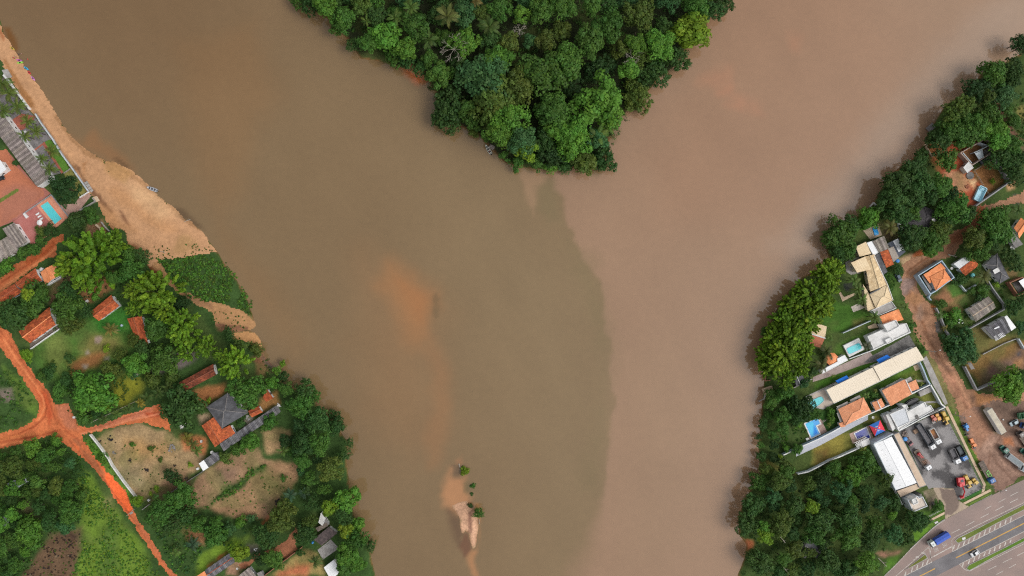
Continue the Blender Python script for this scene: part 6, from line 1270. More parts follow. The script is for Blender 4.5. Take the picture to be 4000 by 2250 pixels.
def truck(label, reg, tail, head, cab, bed, load=None, style='dump', cat="truck", name="truck", nose=False):
    t, L_ = vroot(name, label, cat, reg, tail, head); l = L_ / 2; w = 2.45
    bx("chassis", STEEL, t, ((0, 0, 0.75), (L_ - 0.5, 0.9, 0.3)))
    cl_ = 2.0; cabin(t, l - cl_ / 2 - (0.9 if nose else 0), cab)
    if nose: bx("bonnet", paintmat("cab_" + "%d_%d_%d" % tuple(int(v * 99) for v in cab), cab), t, ((l - 0.5,0,1.15),(1.1,1.7,0.9)))
    b0, b1 = -l, l - cl_ - (1.2 if nose else 0.45); bm = paintmat("bed_" + "%d_%d_%d" % tuple(int(v * 99) for v in bed), bed, 0.6); bl, bc = b1 - b0, (b0 + b1) / 2
    if style == 'dump':
        th = 0.12
        b = bx("load_bed", bm, t, ((bc, 0,1.05),(bl, w, 0.1)),((bc, w / 2 - th / 2,1.75),(bl, th, 1.3)),((bc, -w / 2 + th / 2,1.75),(bl, th, 1.3)),((b0 + th / 2,0,1.7),(th, w - 0.26,1.2)),((b1 - th / 2,0,1.85),(th, w - 0.26,1.5)))
        if load: mb = MB(); mb.hull8([(b0 + 0.2,-1.0,1.1),(b1 - 0.2,-1.0,1.1),(b1 - 0.2,1.0,1.1),(b0 + 0.2,1.0,1.1)],[(b0 + 0.25,-1.0,1.6),(b1 - 0.3,-1.0,1.7),(b1 - 0.3,1.0,1.7),(b0 + 0.25,1.0,1.6)]); mb.build("load", load, t)
        for k in range(max(2, int(bl / 1.3))):
            bx("rib", bm, b, ((b0 + 0.6 + k * 1.3, 0, 1.75), (0.1, w + 0.16, 1.1))) if not load else None
    elif style == 'flat':
        b = bx("load_bed", bm, t, ((bc, 0, 1.1), (bl, w, 0.16)))
        for k in range(int(bl / 0.9)): bx("plank", TIMBER, b, ((b0 + 0.45 + k * 0.9,0,1.2 + 0.02 * (k % 2)),(0.82, w - 0.1,0.05)))
    elif style == 'tarp':
        mb = MB(); z = 3.1; sec = [(-w / 2, 1.0), (-w / 2, z - 0.35), (0, z), (w / 2, z - 0.35), (w / 2, 1.0)]
        for (y0, z0),(y1, z1) in zip(sec, sec[1:]): mb.face([(b0, y0, z0),(b0, y1, z1),(b1, y1, z1),(b1, y0, z0)])
        mb.face([(b0, y, z) for y, z in sec][::-1]); mb.face([(b1, y, z) for y, z in sec]); b = mb.build("tarpaulin", bm, t)
        for k in range(7): bx("hoop", bm, b, ((b0 + bl * (k + 0.5) / 7,-w / 4, z - 0.165),(0.08,0.05,0.05)),((b0 + bl * (k + 0.5) / 7,0, z + 0.01),(0.08,0.4,0.04)))
    elif style == 'box':
        b = bx("box_body", bm, t, ((bc, 0, 2.0), (bl, w, 1.9)))
    xs = [l - 1.1, -l + 1.0, -l + 2.2] if L_ > 6.5 else [l - 1.0, -l + 1.1]
    if L_ > 10: xs.append(-l + 3.4)
    wheels(t, xs, w / 2 - 0.2, 0.48)
    for s in (-1, 1): bx("mirror", STEEL, t, ((l - 0.3, s * 1.35, 2.1), (0.12, 0.25, 0.5)))
    return t
WHT = (0.78,0.79,0.8); DUST = mat("grey_load", (0.16,0.15,0.16),(0.1,0.1,0.105), scale=1.2, fine=0.25); RUSTL = mat("rusty_load", (0.4,0.17,0.05),(0.14,0.08,0.06), scale=0.5, fine=0.3)
truck("long black dump truck with a white cab beside the villa wall", 'N', (1228, 340), (1425, 650), WHT, (0.09, 0.1, 0.115), DUST, name="dump_truck")
truck("white dump truck with a rusty orange bed in the asphalt yard", 'N', (1392, 398), (1494, 586), WHT, (0.75, 0.75, 0.73), RUSTL, name="dump_truck")
truck("flatbed truck carrying a red loader crane along the warehouse side", 'N', (1212, 672), (1374, 908), WHT, (0.27, 0.17, 0.12), style='flat', name="crane_truck")
truck("white and grey dump truck nearer the middle of the yard", 'N', (1645, 650), (1734, 832), WHT, (0.2, 0.19, 0.19), DUST, name="dump_truck")
truck("black dump truck with a small blue cab against the yard fence", 'N', (1730,615),(1824,792),(0.05,0.2,0.5),(0.03,0.033,0.035), mat("blue_grey_load", (0.12,0.14,0.15),(0.08,0.09,0.1)), name="dump_truck")
truck("white-cabbed truck with a blue tarpaulin driving on the slip road", 'O', (1606, 910), (1374, 1048), (0.7, 0.76, 0.74), (0.05, 0.12, 0.52), style='tarp', name="tarpaulin_truck")
truck("blue-cabbed flatbed truck parked along the outer kerb", 'N', (2028, 815), (2170, 1072), (0.04, 0.16, 0.45), (0.26, 0.21, 0.19), style='flat', name="flatbed_truck")
truck("dark green tractor unit heading up the gravel lot", 'N', (2378, 730), (2282, 620), (0.015, 0.13, 0.09), (0.05, 0.05, 0.05), style='none', name="tractor_unit", nose=True)
truck("old brown flatbed truck bed at the right edge of the lot", 'N', (2640, 640), (2500, 440), (0.12, 0.1, 0.09), (0.2, 0.14, 0.1), style='flat', name="flatbed_truck")
truck("green truck nose just entering at the right frame edge", 'N', (2680, 780), (2530, 660), (0.015, 0.13, 0.09), (0.1, 0.1, 0.1), style='none', name="tractor_unit", nose=True)
truck("small green truck with a white roof at the right frame edge", 'N', (2490, 240), (2640, 215), (0.65, 0.7, 0.66), (0.1, 0.25, 0.13), style='dump')
truck("blue cabbed wreck at the right frame edge beside the silver car", 'N', (2700, 400), (2530, 350), (0.05, 0.12, 0.4), (0.3, 0.28, 0.3), style='box')
def semitrailer(label, reg, tail, head, c, style, h=2.6, m=None):
    t, L_ = vroot("trailer", label, "trailer", reg, tail, head); l = L_ / 2; w = 2.5
    bx("chassis", STEEL, t, ((0, 0, 0.9), (L_ - 0.4, 1.0, 0.25)))
    if style == 'box':
        b = bx("box_body", m, t, ((0, 0, 1.05 + h / 2), (L_, w, h)))
        bx("roof", mat("dirty_trailer_roof", (0.58,0.52,0.4),(0.45,0.4,0.32), scale=0.6), t, ((0,0,1.07 + h),(L_ - 0.2, w - 0.2,0.04)))
        for k in range(int(L_ / 1.2)): bx("side_rib", m, b, ((-l + 0.6 + k * 1.2, 0, 1.05 + h / 2), (0.08, w + 0.06, h - 0.1)))
    else:
        mb = MB(); mb.hull8([(-l, -w / 2,1.0),(l, -w / 2,1.0),(l, w / 2,1.0),(-l, w / 2,1.0)],[(-l, -w / 2,2.4),(l, -w / 2,2.4),(l, w / 2,2.4),(-l, w / 2,2.4)]); mb.build("hopper", paintmat("hopper_grey", (0.5,0.5,0.5)), t)
        bx("cover", mat("grey_cover", (0.24,0.27,0.28),(0.19,0.215,0.225), scale=0.8), t, ((-0.2,0,2.46),(L_ - 0.9, w - 0.25,0.1))); bx("cover_gap", RUBBER, t, ((l - 0.35,0,2.44),(0.55, w - 0.25,0.06)))
    wheels(t, (-l + 0.9, -l + 2.1), w / 2 - 0.2, 0.48)
semitrailer("long dirty white box trailer standing alone beside the dirt road", 'N', (2268, 440), (2085, 145), WHT, 'box', 2.6, mat("white_trailer_side", (0.62, 0.64, 0.62), (0.48, 0.5, 0.48), scale=0.8))
semitrailer("grey covered trailer coupled behind the dark green tractor", 'N', (2525, 860), (2340, 720), WHT, 'hopper')
semitrailer("rear grey covered trailer cut by the right frame edge", 'N', (2720, 990), (2510, 875), WHT, 'hopper')
for k, (lb, r_, a, b, c, pk_) in enumerate([("white car driving on the grey highway", 'O', (2006,1135),(1916,1196), WHT, 0),("white car parked beside the tall coconut palm", 'K', (1044,1288),(1008,1200), WHT, 0),("small maroon pickup car beside the warehouse ledge", 'N', (1110,530),(1172,608),(0.3,0.1,0.11),1),("silver blue car on the gravel lot below the green truck", 'N', (2500,305),(2412,352),(0.4,0.5,0.54),0),("black car cut by the left frame edge on the red court", 'B', (-70,820),(45,775),(0.02,0.022,0.025),0),("dark car in the shade of the plot wall beside the unfinished house", 'K', (2030,440),(2140,375),(0.03,0.04,0.045),0),("dark blue car under the verge bushes by the dirt road", 'L', (985,725),(1020,785),(0.06,0.1,0.14),0),("white van body half under leaves beside the dark round tree", 'F', (10,1345),(110,1315),(0.75,0.72,0.68),0)]):
    car(lb, r_, a, b, c, "car", bool(pk_))
YELP, ORP, REDP, BLUP = paintmat("machine_yellow", (0.62,0.4,0.06)), paintmat("machine_orange", (0.72,0.2,0.03)), paintmat("machine_red", (0.62,0.03,0.04)), paintmat("tractor_blue", (0.05,0.25,0.62))
def crane(lb, p, m):      # red loader crane riding on the flatbed
    t, L_ = vroot("loader_crane", lb, "crane", *p); t.location.z += 1.28
    bx("base", m, t, ((-0.9,0,0.35),(0.8,1.2,0.7))); bx("mast", m, t, ((-0.9,0,0.95),(0.35,0.35,0.7))); bx("boom", m, t, ((0.1,0.15,1.1),(2.0,0.28,0.3))); bx("jib", m, t, ((0.3,-0.35,0.8),(1.6,0.22,0.22)))
crane("red folded loader crane on the bed of the flatbed truck", ('N', (1225, 700), (1290, 770)), REDP)
for k in range(4):
    a, b = at('N', 1268 + k * 18, 800 - k * 8), at('N', 1320 + k * 18, 858 - k * 8); mb = MB(); mb.tube((a.x, a.y, GZ + 1.42), (b.x, b.y, GZ + 1.42), 0.11, 0.11, 8)
    tag(mb.build("steel_pipe", mat("rusty_pipe", (0.4, 0.2, 0.12), (0.25, 0.13, 0.09))), f"rusty pipe on the crane truck bed, {('first', 'second', 'third', 'fourth')[k]} from the warehouse side", "pipe", "pipes on the crane truck")
t = thing("green_frame", "bright green steel frame loaded on the blue-cabbed flatbed truck", "steel frame", (0,0,0)); q_ = [at('f', *s_, GZ + 1.4) for s_ in ((632,590),(668,540),(752,668),(686,684))]
c_ = sum(q_, Vector()) / 4; t.location = (c_.x, c_.y, GZ + 1.3); GRF = paintmat("lime_steel", (0.22, 0.68, 0.12))
for k in range(4): mb = MB(); mb.tube(q_[k] - c_ + Vector((0,0,0.12)), q_[(k + 1) % 4] - c_ + Vector((0,0,0.12)),0.14,0.14,6); mb.build("beam", GRF, t)
mb = MB(); mb.tube(q_[0].lerp(q_[3],0.5) - c_ + Vector((0,0,0.12)), q_[1].lerp(q_[2],0.5) - c_ + Vector((0,0,0.12)),0.12,0.12,6); mb.build("beam", GRF, t)
# excavator
t, L_ = vroot("excavator", "red crawler excavator with its boom stretched towards the road", "excavator", 'N', (1765, 1040), (1775, 1110))
for s in (-1, 1):
    mb = MB(); mb.hull8([(-1.9, s * 1.25 - 0.3,0.1),(1.9, s * 1.25 - 0.3,0.1),(1.9, s * 1.25 + 0.3,0.1),(-1.9, s * 1.25 + 0.3,0.1)],[(-2.1, s * 1.25 - 0.3,0.85),(2.1, s * 1.25 - 0.3,0.85),(2.1, s * 1.25 + 0.3,0.85),(-2.1, s * 1.25 + 0.3,0.85)]); tr = mb.build("track", RUBBER, t)
    for k in range(8): bx("track_shoe", STEEL, tr, ((-1.75 + k * 0.5, s * 1.25, 0.88), (0.36, 0.6, 0.07)))
bx("turntable", REDP, t, ((-0.4,0,1.5),(3.3,2.7,1.2)),((-1.7,0,1.7),(1.0,2.6,1.1))); bx("engine_hatch", DUST, t, ((-0.9,0.3,2.28),(1.1,1.1,0.06)))
cb = bx("cab", REDP, t, ((0.6,-0.8,2.0),(1.5,1.0,1.6))); bx("window", GLASS, cb, ((1.36,-0.8,2.3),(0.04,0.8,0.8)))
mb = MB(); mb.tube((0.7,0.2,1.8),(3.4,0.0,3.3),0.32,0.28,6); mb.tube((3.4,0.0,3.3),(5.2,-0.2,2.4),0.28,0.24,6); mb.build("boom", REDP, t)
mb = MB(); mb.tube((5.2,-0.2,2.6),(6.6,-0.1,0.9),0.22,0.18,6); mb.build("stick", REDP, t); mb = MB(); mb.hull8([(6.0,0.9,0.1),(6.8,0.9,0.1),(6.8,-0.5,0.1),(6.0,-0.5,0.1)],[(6.2,1.0,0.9),(7.0,1.0,0.9),(7.0,-0.5,0.9),(6.2,-0.5,0.9)]); mb.build("bucket", REDP, t)
def grader(lb, reg, a, b, m, name, cat):
    t, L_ = vroot(name, lb, cat, reg, a, b); l = L_ / 2
    bx("engine_cover", m, t, ((-l + 1.3,0,1.35),(2.2,1.3,0.9))); cb = bx("cab", m, t, ((-l + 3.0,0,1.7),(1.4,1.5,1.9))); bx("window", GLASS, cb, ((-l + 3.72,0,2.1),(0.04,1.3,0.8)))
    bx("frame", m, t, ((l * 0.4,0,1.4),(L_ - 4.2,0.4,0.4))); bx("front_axle", m, t, ((l - 0.6,0,0.9),(0.5,1.9,0.3))); mb = MB(); mb.box((0.6,0,0.5),(0.3,2.7,0.7),0.4); mb.build("blade", m, t); bx("tow_frame", m, t, ((-l + 0.4,0,1.0),(0.8,1.7,0.35)))
    wheels(t, (-l + 0.9, -l + 2.1), 0.95, 0.6); wheels(t, (l - 0.6,), 0.95, 0.55)
grader("yellow road grader parked beside the red excavator", 'N', (1830, 985), (1905, 1150), YELP, "road_grader", "grader"); grader("yellow motor grader in the upper corner of the yard by the fence", 'c', (640, 215), (740, 455), YELP, "road_grader", "grader")
def roller(lb, reg, a, b, m, name="road_roller", cat="roller", drum=True):
    t, L_ = vroot(name, lb, cat, reg, a, b); l = max(L_ / 2, 1.5)
    bx("engine_cover", m, t, ((-l * 0.45,0,1.1),(l * 0.9,1.3,0.8))); bx("canopy", m, t, ((l * 0.2,0,2.1),(1.3,1.4,0.08))); bx("canopy_post", STEEL, t, ((l * 0.2 - 0.5,0.6,1.6),(0.08,0.08,1.0)),((l * 0.2 - 0.5,-0.6,1.6),(0.08,0.08,1.0)))
    bx("yoke", m, t, ((l * 0.65,0.8,0.8),(l * 0.7,0.16,0.3)),((l * 0.65,-0.8,0.8),(l * 0.7,0.16,0.3)),((l * 0.3,0,0.85),(0.3,1.6,0.4)))
    if drum: mb = MB(); mb.tube((l * 0.75, -0.7, 0.6), (l * 0.75, 0.7, 0.6), 0.55, 0.55, 16); mb.build("drum", STEEL, t)
    wheels(t, (-l * 0.5,), 0.75, 0.5)
roller("orange articulated loader at the kerb below the blue tractor", 'e', (500, 505), (590, 700), ORP, "wheel_loader", "loader"); roller("small yellow roller beside the road grader", 'N', (1930, 1030), (1980, 1095), YELP)
roller("orange-yellow roller against the villa wall", 'c', (530,250),(580,390), paintmat("machine_amber", (0.72,0.32,0.04))); roller("small dull red compactor beside the orange-yellow roller", 'c', (455,300),(500,365), paintmat("dull_red", (0.5,0.13,0.08)), "compactor", "compactor")
t, L_ = vroot("farm_tractor", "bright blue farm tractor parked on the verge of the dirt road", "tractor", 'e', (385, 250), (450, 375)); l = L_ / 2
bx("bonnet", BLUP, t, ((l * 0.5,0,1.1),(l * 1.1,0.8,0.7))); bx("fender", BLUP, t, ((-l * 0.5,0.8,1.35),(1.2,0.45,0.12)),((-l * 0.5,-0.8,1.35),(1.2,0.45,0.12))); cb = bx("cab", BLUP, t, ((-l * 0.35,0,1.75),(1.3,1.3,1.6))); bx("window", GLASS, cb, ((-l * 0.35 + 0.66,0,2.0),(0.04,1.1,0.8)))
wheels(t, (-l * 0.5,), 0.95, 0.75); wheels(t, (l * 0.7,), 0.8, 0.45)
t, L_ = vroot("harrow", "dark tow-behind harrow lying behind the blue tractor", "harrow", 'e', (430,400),(470,490)); bx("tool_bar", STEEL, t, ((0.2,0,0.4),(0.2,2.0,0.2)),((-0.8,0,0.4),(0.2,1.6,0.2)),((0,0,0.5),(2.2,0.15,0.15)))
for k in range(6): bx("disc", RUBBER, t, ((0.2, -0.8 + k * 0.32, 0.3), (0.5, 0.06, 0.5)))
# boats and kayaks
def hull(mb, L_, w, d, n=14, stern=0.8, deck=None):
    ring = []
    for k in range(n + 1):
        s = k / n; ring.append((L_ * (s - 0.5), w / 2 * (min(1, stern + (1 - stern) * s * 3) if s < 0.35 else 1) * (1 - max(0,(s - 0.35) / 0.65) ** 2.4) + 0.01))
    for sg in (1, -1):
        for (x0, y0), (x1, y1) in zip(ring, ring[1:]):
            o = [(x0, sg * y0, d),(x1, sg * y1, d),(x1 * 0.97, sg * y1 * 0.7,0),(x0 * 0.97, sg * y0 * 0.7,0)]; mb.face(o if sg < 0 else o[::-1]); i = [(x0, sg * y0 * 0.9, d - 0.01),(x1, sg * y1 * 0.9, d - 0.01),(x1 * 0.95, sg * y1 * 0.66,0.08),(x0 * 0.95, sg * y0 * 0.66,0.08)]; mb.face(i[::-1] if sg < 0 else i)
            g = [(x0, sg * y0, d), (x1, sg * y1, d), (x1, sg * y1 * 0.9, d + 0.03), (x0, sg * y0 * 0.9, d + 0.03)]; mb.face(g[::-1] if sg < 0 else g)
    mb.face([(x * 0.96, y * 0.68, 0.09) for x, y in ring] + [(x * 0.96, -y * 0.68, 0.09) for x, y in ring[::-1]])
    x0, y0 = ring[0]; mb.face([(x0, y0, d), (x0, -y0, d), (x0 * 0.97, -y0 * 0.7, 0), (x0 * 0.97, y0 * 0.7, 0)])
    return ring
ALU = mat("boat_aluminium", (0.55, 0.56, 0.58), (0.42, 0.43, 0.46), scale=1.5, rough=0.5)
def skiff(lb, reg, stern, bow, m=ALU, z=-0.08):
    a, b = at(reg, *stern, 0), at(reg, *bow, 0); c = (a + b) / 2; t = thing("skiff", lb, "boat", (0,0,0)); t.location = (c.x, c.y, z); t.rotation_euler = (0,0, math.atan2(b.y - a.y, b.x - a.x)); L_ = (b - a).length
    mb = MB(); hull(mb, L_, 1.5,0.55); mb.build("hull", m, t); bx("floor", mat("boat_floor", (0.1,0.1,0.11),(0.06,0.06,0.065)), t, ((-0.1,0,0.14),(L_ * 0.7,0.8,0.03)))
    for x in (-0.36, -0.12, 0.12): bx("thwart", m, t, ((L_ * x, 0, 0.46), (0.3, 1.16, 0.06)))
    bx("fore_deck", m, t, ((L_ * 0.34,0,0.5),(0.5,0.7,0.05))); bx("outboard", RUBBER, t, ((-L_ / 2 - 0.15,0,0.6),(0.4,0.35,0.6)))
    return t
skiff("grey aluminium skiff beached on the left sandbank", 'B', (1990,955),(1848,902), z=0.1); skiff("pale skiff with two people moored at the wooden landing of the wooded point", 'W', (822,780),(760,680), mat("cream_boat", (0.58,0.58,0.5),(0.48,0.48,0.42)))
t = thing("boat_jetty", "small grey plank landing beside the moored skiff", "jetty", tuple(at('W', 832, 708, 0)))
A_, B_, C_, D_ = pts('W', [(793, 706), (815, 680), (865, 702), (838, 738)], 0.6)
for k in range(7):
    mb = MB(); q_ = [A_.lerp(D_, k / 7 + 0.01), B_.lerp(C_, k / 7 + 0.01), B_.lerp(C_, (k + 1) / 7 - 0.01), A_.lerp(D_, (k + 1) / 7 - 0.01)]; mb.prism(q_, 0.5,0.6 + 0.015 * (k % 2)); mb.build("plank", mat("grey_planks", (0.3,0.25,0.22),(0.2,0.17,0.15), scale=1.2), t)
for q_ in (A_, B_, C_, D_): mb = MB(); mb.tube((q_.x, q_.y, -1), (q_.x, q_.y, 0.7), 0.09, 0.09, 6); mb.build("post", TIMBER, t)
for lb, reg, q, n in (("grey square river platform under the trees on the right bank", 'J', [(1340,1290),(1422,1220),(1470,1280),(1385,1342)],6),("dark plank jetty under the lime bamboo on the right bank", 'S', [(758,430),(780,378),(900,400),(880,470)],7)):
    p_ = pts(reg, q, 0.7); c_ = sum(p_, Vector()) / 4; t = thing("river_jetty", lb, "jetty", (c_.x, c_.y, 0))
    for k in range(n): mb = MB(); mb.prism([p_[0].lerp(p_[3], k / n), p_[1].lerp(p_[2], k / n), p_[1].lerp(p_[2],(k + 0.93) / n), p_[0].lerp(p_[3],(k + 0.93) / n)],0.58,0.7); mb.build("plank", FIBRO if n == 6 else FIBRO_DK, t)
    for q_ in p_: mb = MB(); mb.tube((q_.x, q_.y, -1), (q_.x, q_.y, 0.65), 0.1, 0.1, 6); mb.build("post", TIMBER, t)
for lb, reg, a, b, c in (("yellow kayak with a dark tip, highest on the beach", 'A', (125,590),(190,630),(0.6,0.42,0.08)),("magenta kayak lying side by side with the green one", 'A', (205,750),(288,770),(0.5,0.12,0.42)),("lime green kayak at the water edge", 'A', (215,795),(300,782),(0.3,0.72,0.08)),("sky blue kayak at the water edge", 'A', (300,838),(362,880),(0.06,0.45,0.75)),("pink kayak, lowest of those on the beach", 'A', (392,960),(444,1016),(0.62,0.25,0.55)),("short red kayak between the blue and pink ones", 'A', (352,895),(386,934),(0.75,0.05,0.06))):
    pa, pb = at(reg, *a, 0.2), at(reg, *b, 0.2); c_ = (pa + pb) / 2; t = thing("kayak", lb, "kayak", (0,0,0), "kayaks drawn up on the hotel beach"); t.location = (c_.x, c_.y, max(gz(c_.x, c_.y),-0.02) + 0.05); t.rotation_euler = (0,0, math.atan2(pb.y - pa.y, pb.x - pa.x)); L_ = (pb - pa).length
    n = 12; top = [(L_ * (k / n - 0.5), 0.42 * math.sin(math.pi * k / n) ** 0.7) for k in range(n + 1)]; mb = MB(); o_ = top + [(x, -y) for x, y in top[-2:0:-1]]
    mb.face([(x, y, 0.3) for x, y in o_][::-1]); 
    for k in range(len(o_)): p, q = o_[k], o_[(k + 1) % len(o_)]; mb.face([(p[0], p[1],0.3),(q[0], q[1],0.3),(q[0] * 0.95, q[1] * 0.6,0),(p[0] * 0.95, p[1] * 0.6,0)])
    hm = mb.build("hull", paintmat("kayak_%d" % int(c[0] * 97 + c[1] * 31), c), t); hm.scale.z = 1
    mb = MB(); mb.prism([(0.45 * math.cos(k * math.pi / 5) - 0.1,0.24 * math.sin(k * math.pi / 5)) for k in range(10)],0.3,0.33); mb.build("cockpit", RUBBER, t)
# people: one skinned body each
def person(lb, reg, x, y, shirt, pants, seated=False, z=None, turn=0.0):
    p = at(reg, x, y, 0.9); z = max(gz(p.x, p.y), -0.9) if z is None else z
    J = [(0,0, .95),(0,0,1.2),(0,0,1.42),(0,0,1.52),(.02,0,1.68),(0, .19,1.4),(.06, .25,1.12),(.16, .24, .9),(0,-.19,1.4),(-.04,-.25,1.12),(.06,-.26, .9),(.02, .1, .9),(.06, .11, .5),(.0, .11, .06),(.12, .12, .03),(0,-.1, .9),(-.05,-.11, .5),(-.12,-.11, .06),(0,-.12, .03)]
    if seated: J = J[:11] + [(.1, .1, .9),(.42, .12, .92),(.45, .12, .5),(.56, .12, .47),(.1,-.1, .9),(.42,-.12, .92),(.45,-.12, .5),(.56,-.12, .47)]
    E = [(0,1),(1,2),(2,3),(3,4),(2,5),(5,6),(6,7),(2,8),(8,9),(9,10),(0,11),(11,12),(12,13),(13,14),(0,15),(15,16),(16,17),(17,18)]
    Rr = [.13, .14, .13, .06, .115, .065, .05, .04, .065, .05, .04, .09, .065, .045, .04, .09, .065, .045, .04]
    me = bpy.data.meshes.new("body"); me.from_pydata(J, E, []); o = bpy.data.objects.new("body", me); COL.objects.link(o)
    md = o.modifiers.new("s", 'SKIN'); md.use_smooth_shade = True
    for v, r in zip(me.skin_vertices[0].data, Rr): v.radius = (r, r)
    me.skin_vertices[0].data[0].use_root = True; o.modifiers.new("d", 'SUBSURF').levels = 1
    fm = bpy.data.meshes.new_from_object(o.evaluated_get(bpy.context.evaluated_depsgraph_get())); bpy.data.objects.remove(o)
    for m in (mat("skin", (0.36,0.2,0.13)), paintmat("cloth_%d" % int(shirt[0] * 99 + shirt[1] * 37), shirt, 0.9), paintmat("cloth_%d" % int(pants[0] * 99 + pants[2] * 37), pants, 0.9)): fm.materials.append(m)
    for f in fm.polygons:
        c = f.center; f.material_index = 2 if .45 < c.z < .98 and abs(c.y) < .2 else (1 if .98 <= c.z < 1.46 and abs(c.y) < .23 else 0)
    t = thing("person", lb, "person", (0, 0, 0)); t.location = (p.x, p.y, z); t.rotation_euler = (0, 0, turn); put("body", fm, None, t)
    mb = MB(); mb.tube((0.0,0,1.68),(-0.01,0,1.81),0.12,0.07,8); mb.build("hair", mat("dark_hair", (0.03,0.02,0.015)), t)
RED, DKC, PKC = (0.55, 0.04, 0.05), (0.04, 0.04, 0.06), (0.5, 0.3, 0.25)
person("person in a red top standing on the beach by the magenta kayak", 'A', 178, 730, RED, DKC); person("person in pale clothes standing on the beach just above the magenta kayak", 'A', 202, 712, (0.6, 0.45, 0.35), DKC, turn=1); person("person wading beside the yellow kayak, nearer the shore", 'A', 220, 675, DKC, DKC, z=-0.8); person("person wading beside the yellow kayak, farther out", 'A', 254, 672, PKC, DKC, z=-0.9, turn=2); person("person wading in the river off the magenta kayak", 'A', 332, 738, RED, DKC, z=-0.95)
person("person in a red top sitting in the moored skiff", 'W', 804, 752, RED, DKC, True, -0.45, 2.1); person("person in pale clothes sitting forward in the moored skiff", 'W', 796, 734, PKC, DKC, True, -0.45, 2.1); person("person in dark clothes walking on the tan pavement beside the yard fence", 'f', 385, 455, DKC, DKC, z=GZ + 0.12, turn=-1); person("person in orange walking on the pavement below the one in dark clothes", 'f', 470, 525, (0.7, 0.2, 0.08), (0.2, 0.12, 0.1), z=GZ + 0.12, turn=-1)
# loungers, tables, dishes, tanks, poles
def simple(name, lb, cat, reg, x, y, group=None, z=GZ): 
    p = at(reg, x, y, z); t = thing(name, lb, cat, (0, 0, 0), group); t.location = (p.x, p.y, z); return t
for k, lb in enumerate(("upper white lounger beside the turquoise hotel pool", "middle white lounger beside the turquoise hotel pool", "lower white lounger beside the turquoise hotel pool")):
    t = simple("sun_lounger", lb, "lounger", 'B', 481 + k * 24, 1242 + k * 31, "loungers by the hotel pool", GZ + 0.08); t.rotation_euler = (0, 0, R(28))
    bx("seat", WHITE, t, ((-0.25,0,0.32),(1.3,0.66,0.07))); mb = MB(); mb.hull8([(0.42,-0.33,0.3),(1.0,-0.33,0.62),(1.0,0.33,0.62),(0.42,0.33,0.3)],[(0.42,-0.33,0.37),(0.98,-0.33,0.7),(0.98,0.33,0.7),(0.42,0.33,0.37)]); mb.build("backrest", WHITE, t)
    for x in (-0.8, 0.35):
        for y in (-0.28, 0.28): bx("leg", WHITE, t, ((x, y, 0.14), (0.06, 0.06, 0.28)))
def parasol(lb, reg, x, y, r, m, name="parasol", h=2.4):
    t = simple(name, lb, "parasol", reg, x, y); n = 8; mb = MB(); mb.tube((0, 0, 0), (0, 0, h + 0.1), 0.04, 0.04, 6); mb.build("pole", STEEL, t)
    for k in range(n): a0, a1 = 2 * math.pi * k / n, 2 * math.pi * (k + 1) / n; mb = MB(); mb.slab3((r * math.cos(a0), r * math.sin(a0), h - 0.35),(r * math.cos(a1), r * math.sin(a1), h - 0.35),(0,0, h + 0.15),0.02); mb.build("panel", m, t)
parasol("round white parasol below the hotel loungers", 'B', 540, 1357, 1.25, WHITE)
def dish(lb, reg, x, y, r, h=1.6):
    t = simple("satellite_dish", lb, "dish", reg, x, y, z=GZ); mb = MB(); mb.tube((0,0,0),(0,0, h),0.06,0.06,6); mb.build("mast", STEEL, t); mb = MB()
    for i in range(3):
        for k in range(16):
            f = lambda j, q: (r * j / 3 * math.cos(q * math.pi / 8), r * j / 3 * math.sin(q * math.pi / 8), h + 0.3 * (j / 3) ** 2)
            o = [f(i, k), f(i + 1, k), f(i + 1, k + 1), f(i, k + 1)]; mb.face(o if i else o[:3])
    mb.build("reflector", mat("dish_grey", (0.55,0.54,0.52),(0.45,0.44,0.42)), t); mb = MB(); mb.tube((r * 0.9,0, h + 0.25),(0,0, h + 0.8),0.03,0.03,4); mb.build("feed_arm", STEEL, t)
dish("large pale dish beside the grey annex at the right edge", 'L', 2395,380,1.0); dish("pale dish on the dark hip roof among the trees", 'K', 1350,1175,0.75,4.6); dish("pale dish below the orange L-shaped roof beside the grey lean-to", 'G', 437,205,0.75); dish("white dish on the salmon house wall nearer the river", 'M', 628,1208,0.6,3); dish("small dish on the brown corner of the taupe house roof", 'L', 920,372,0.4,3.4); dish("white dish on the blue walled orange roof", 'L', 1580,642,0.6,4.4); dish("pale dish at the bottom edge near the striped shed", 'H', 1074,1336,0.5); dish("pale ring-shaped dish by the palms of the dry lot", 'G', 304,66,0.6)
def tank(lb, reg, x, y, r, m, h=1.2, z=GZ):
    t = simple("water_tank", lb, "water tank", reg, x, y, z=z); mb = MB(); mb.tube((0,0,0),(0,0, h), r, r * 1.08,16); mb.build("drum", m, t); mb = MB(); mb.tube((0,0, h),(0,0, h + 0.16), r * 1.12, r * 0.5,16); mb.build("lid", m, t)
TBL, TGR, TTQ = paintmat("tank_blue", (0.05, 0.25, 0.62)), paintmat("tank_green", (0.16, 0.36, 0.2)), paintmat("tank_teal", (0.12, 0.42, 0.42))
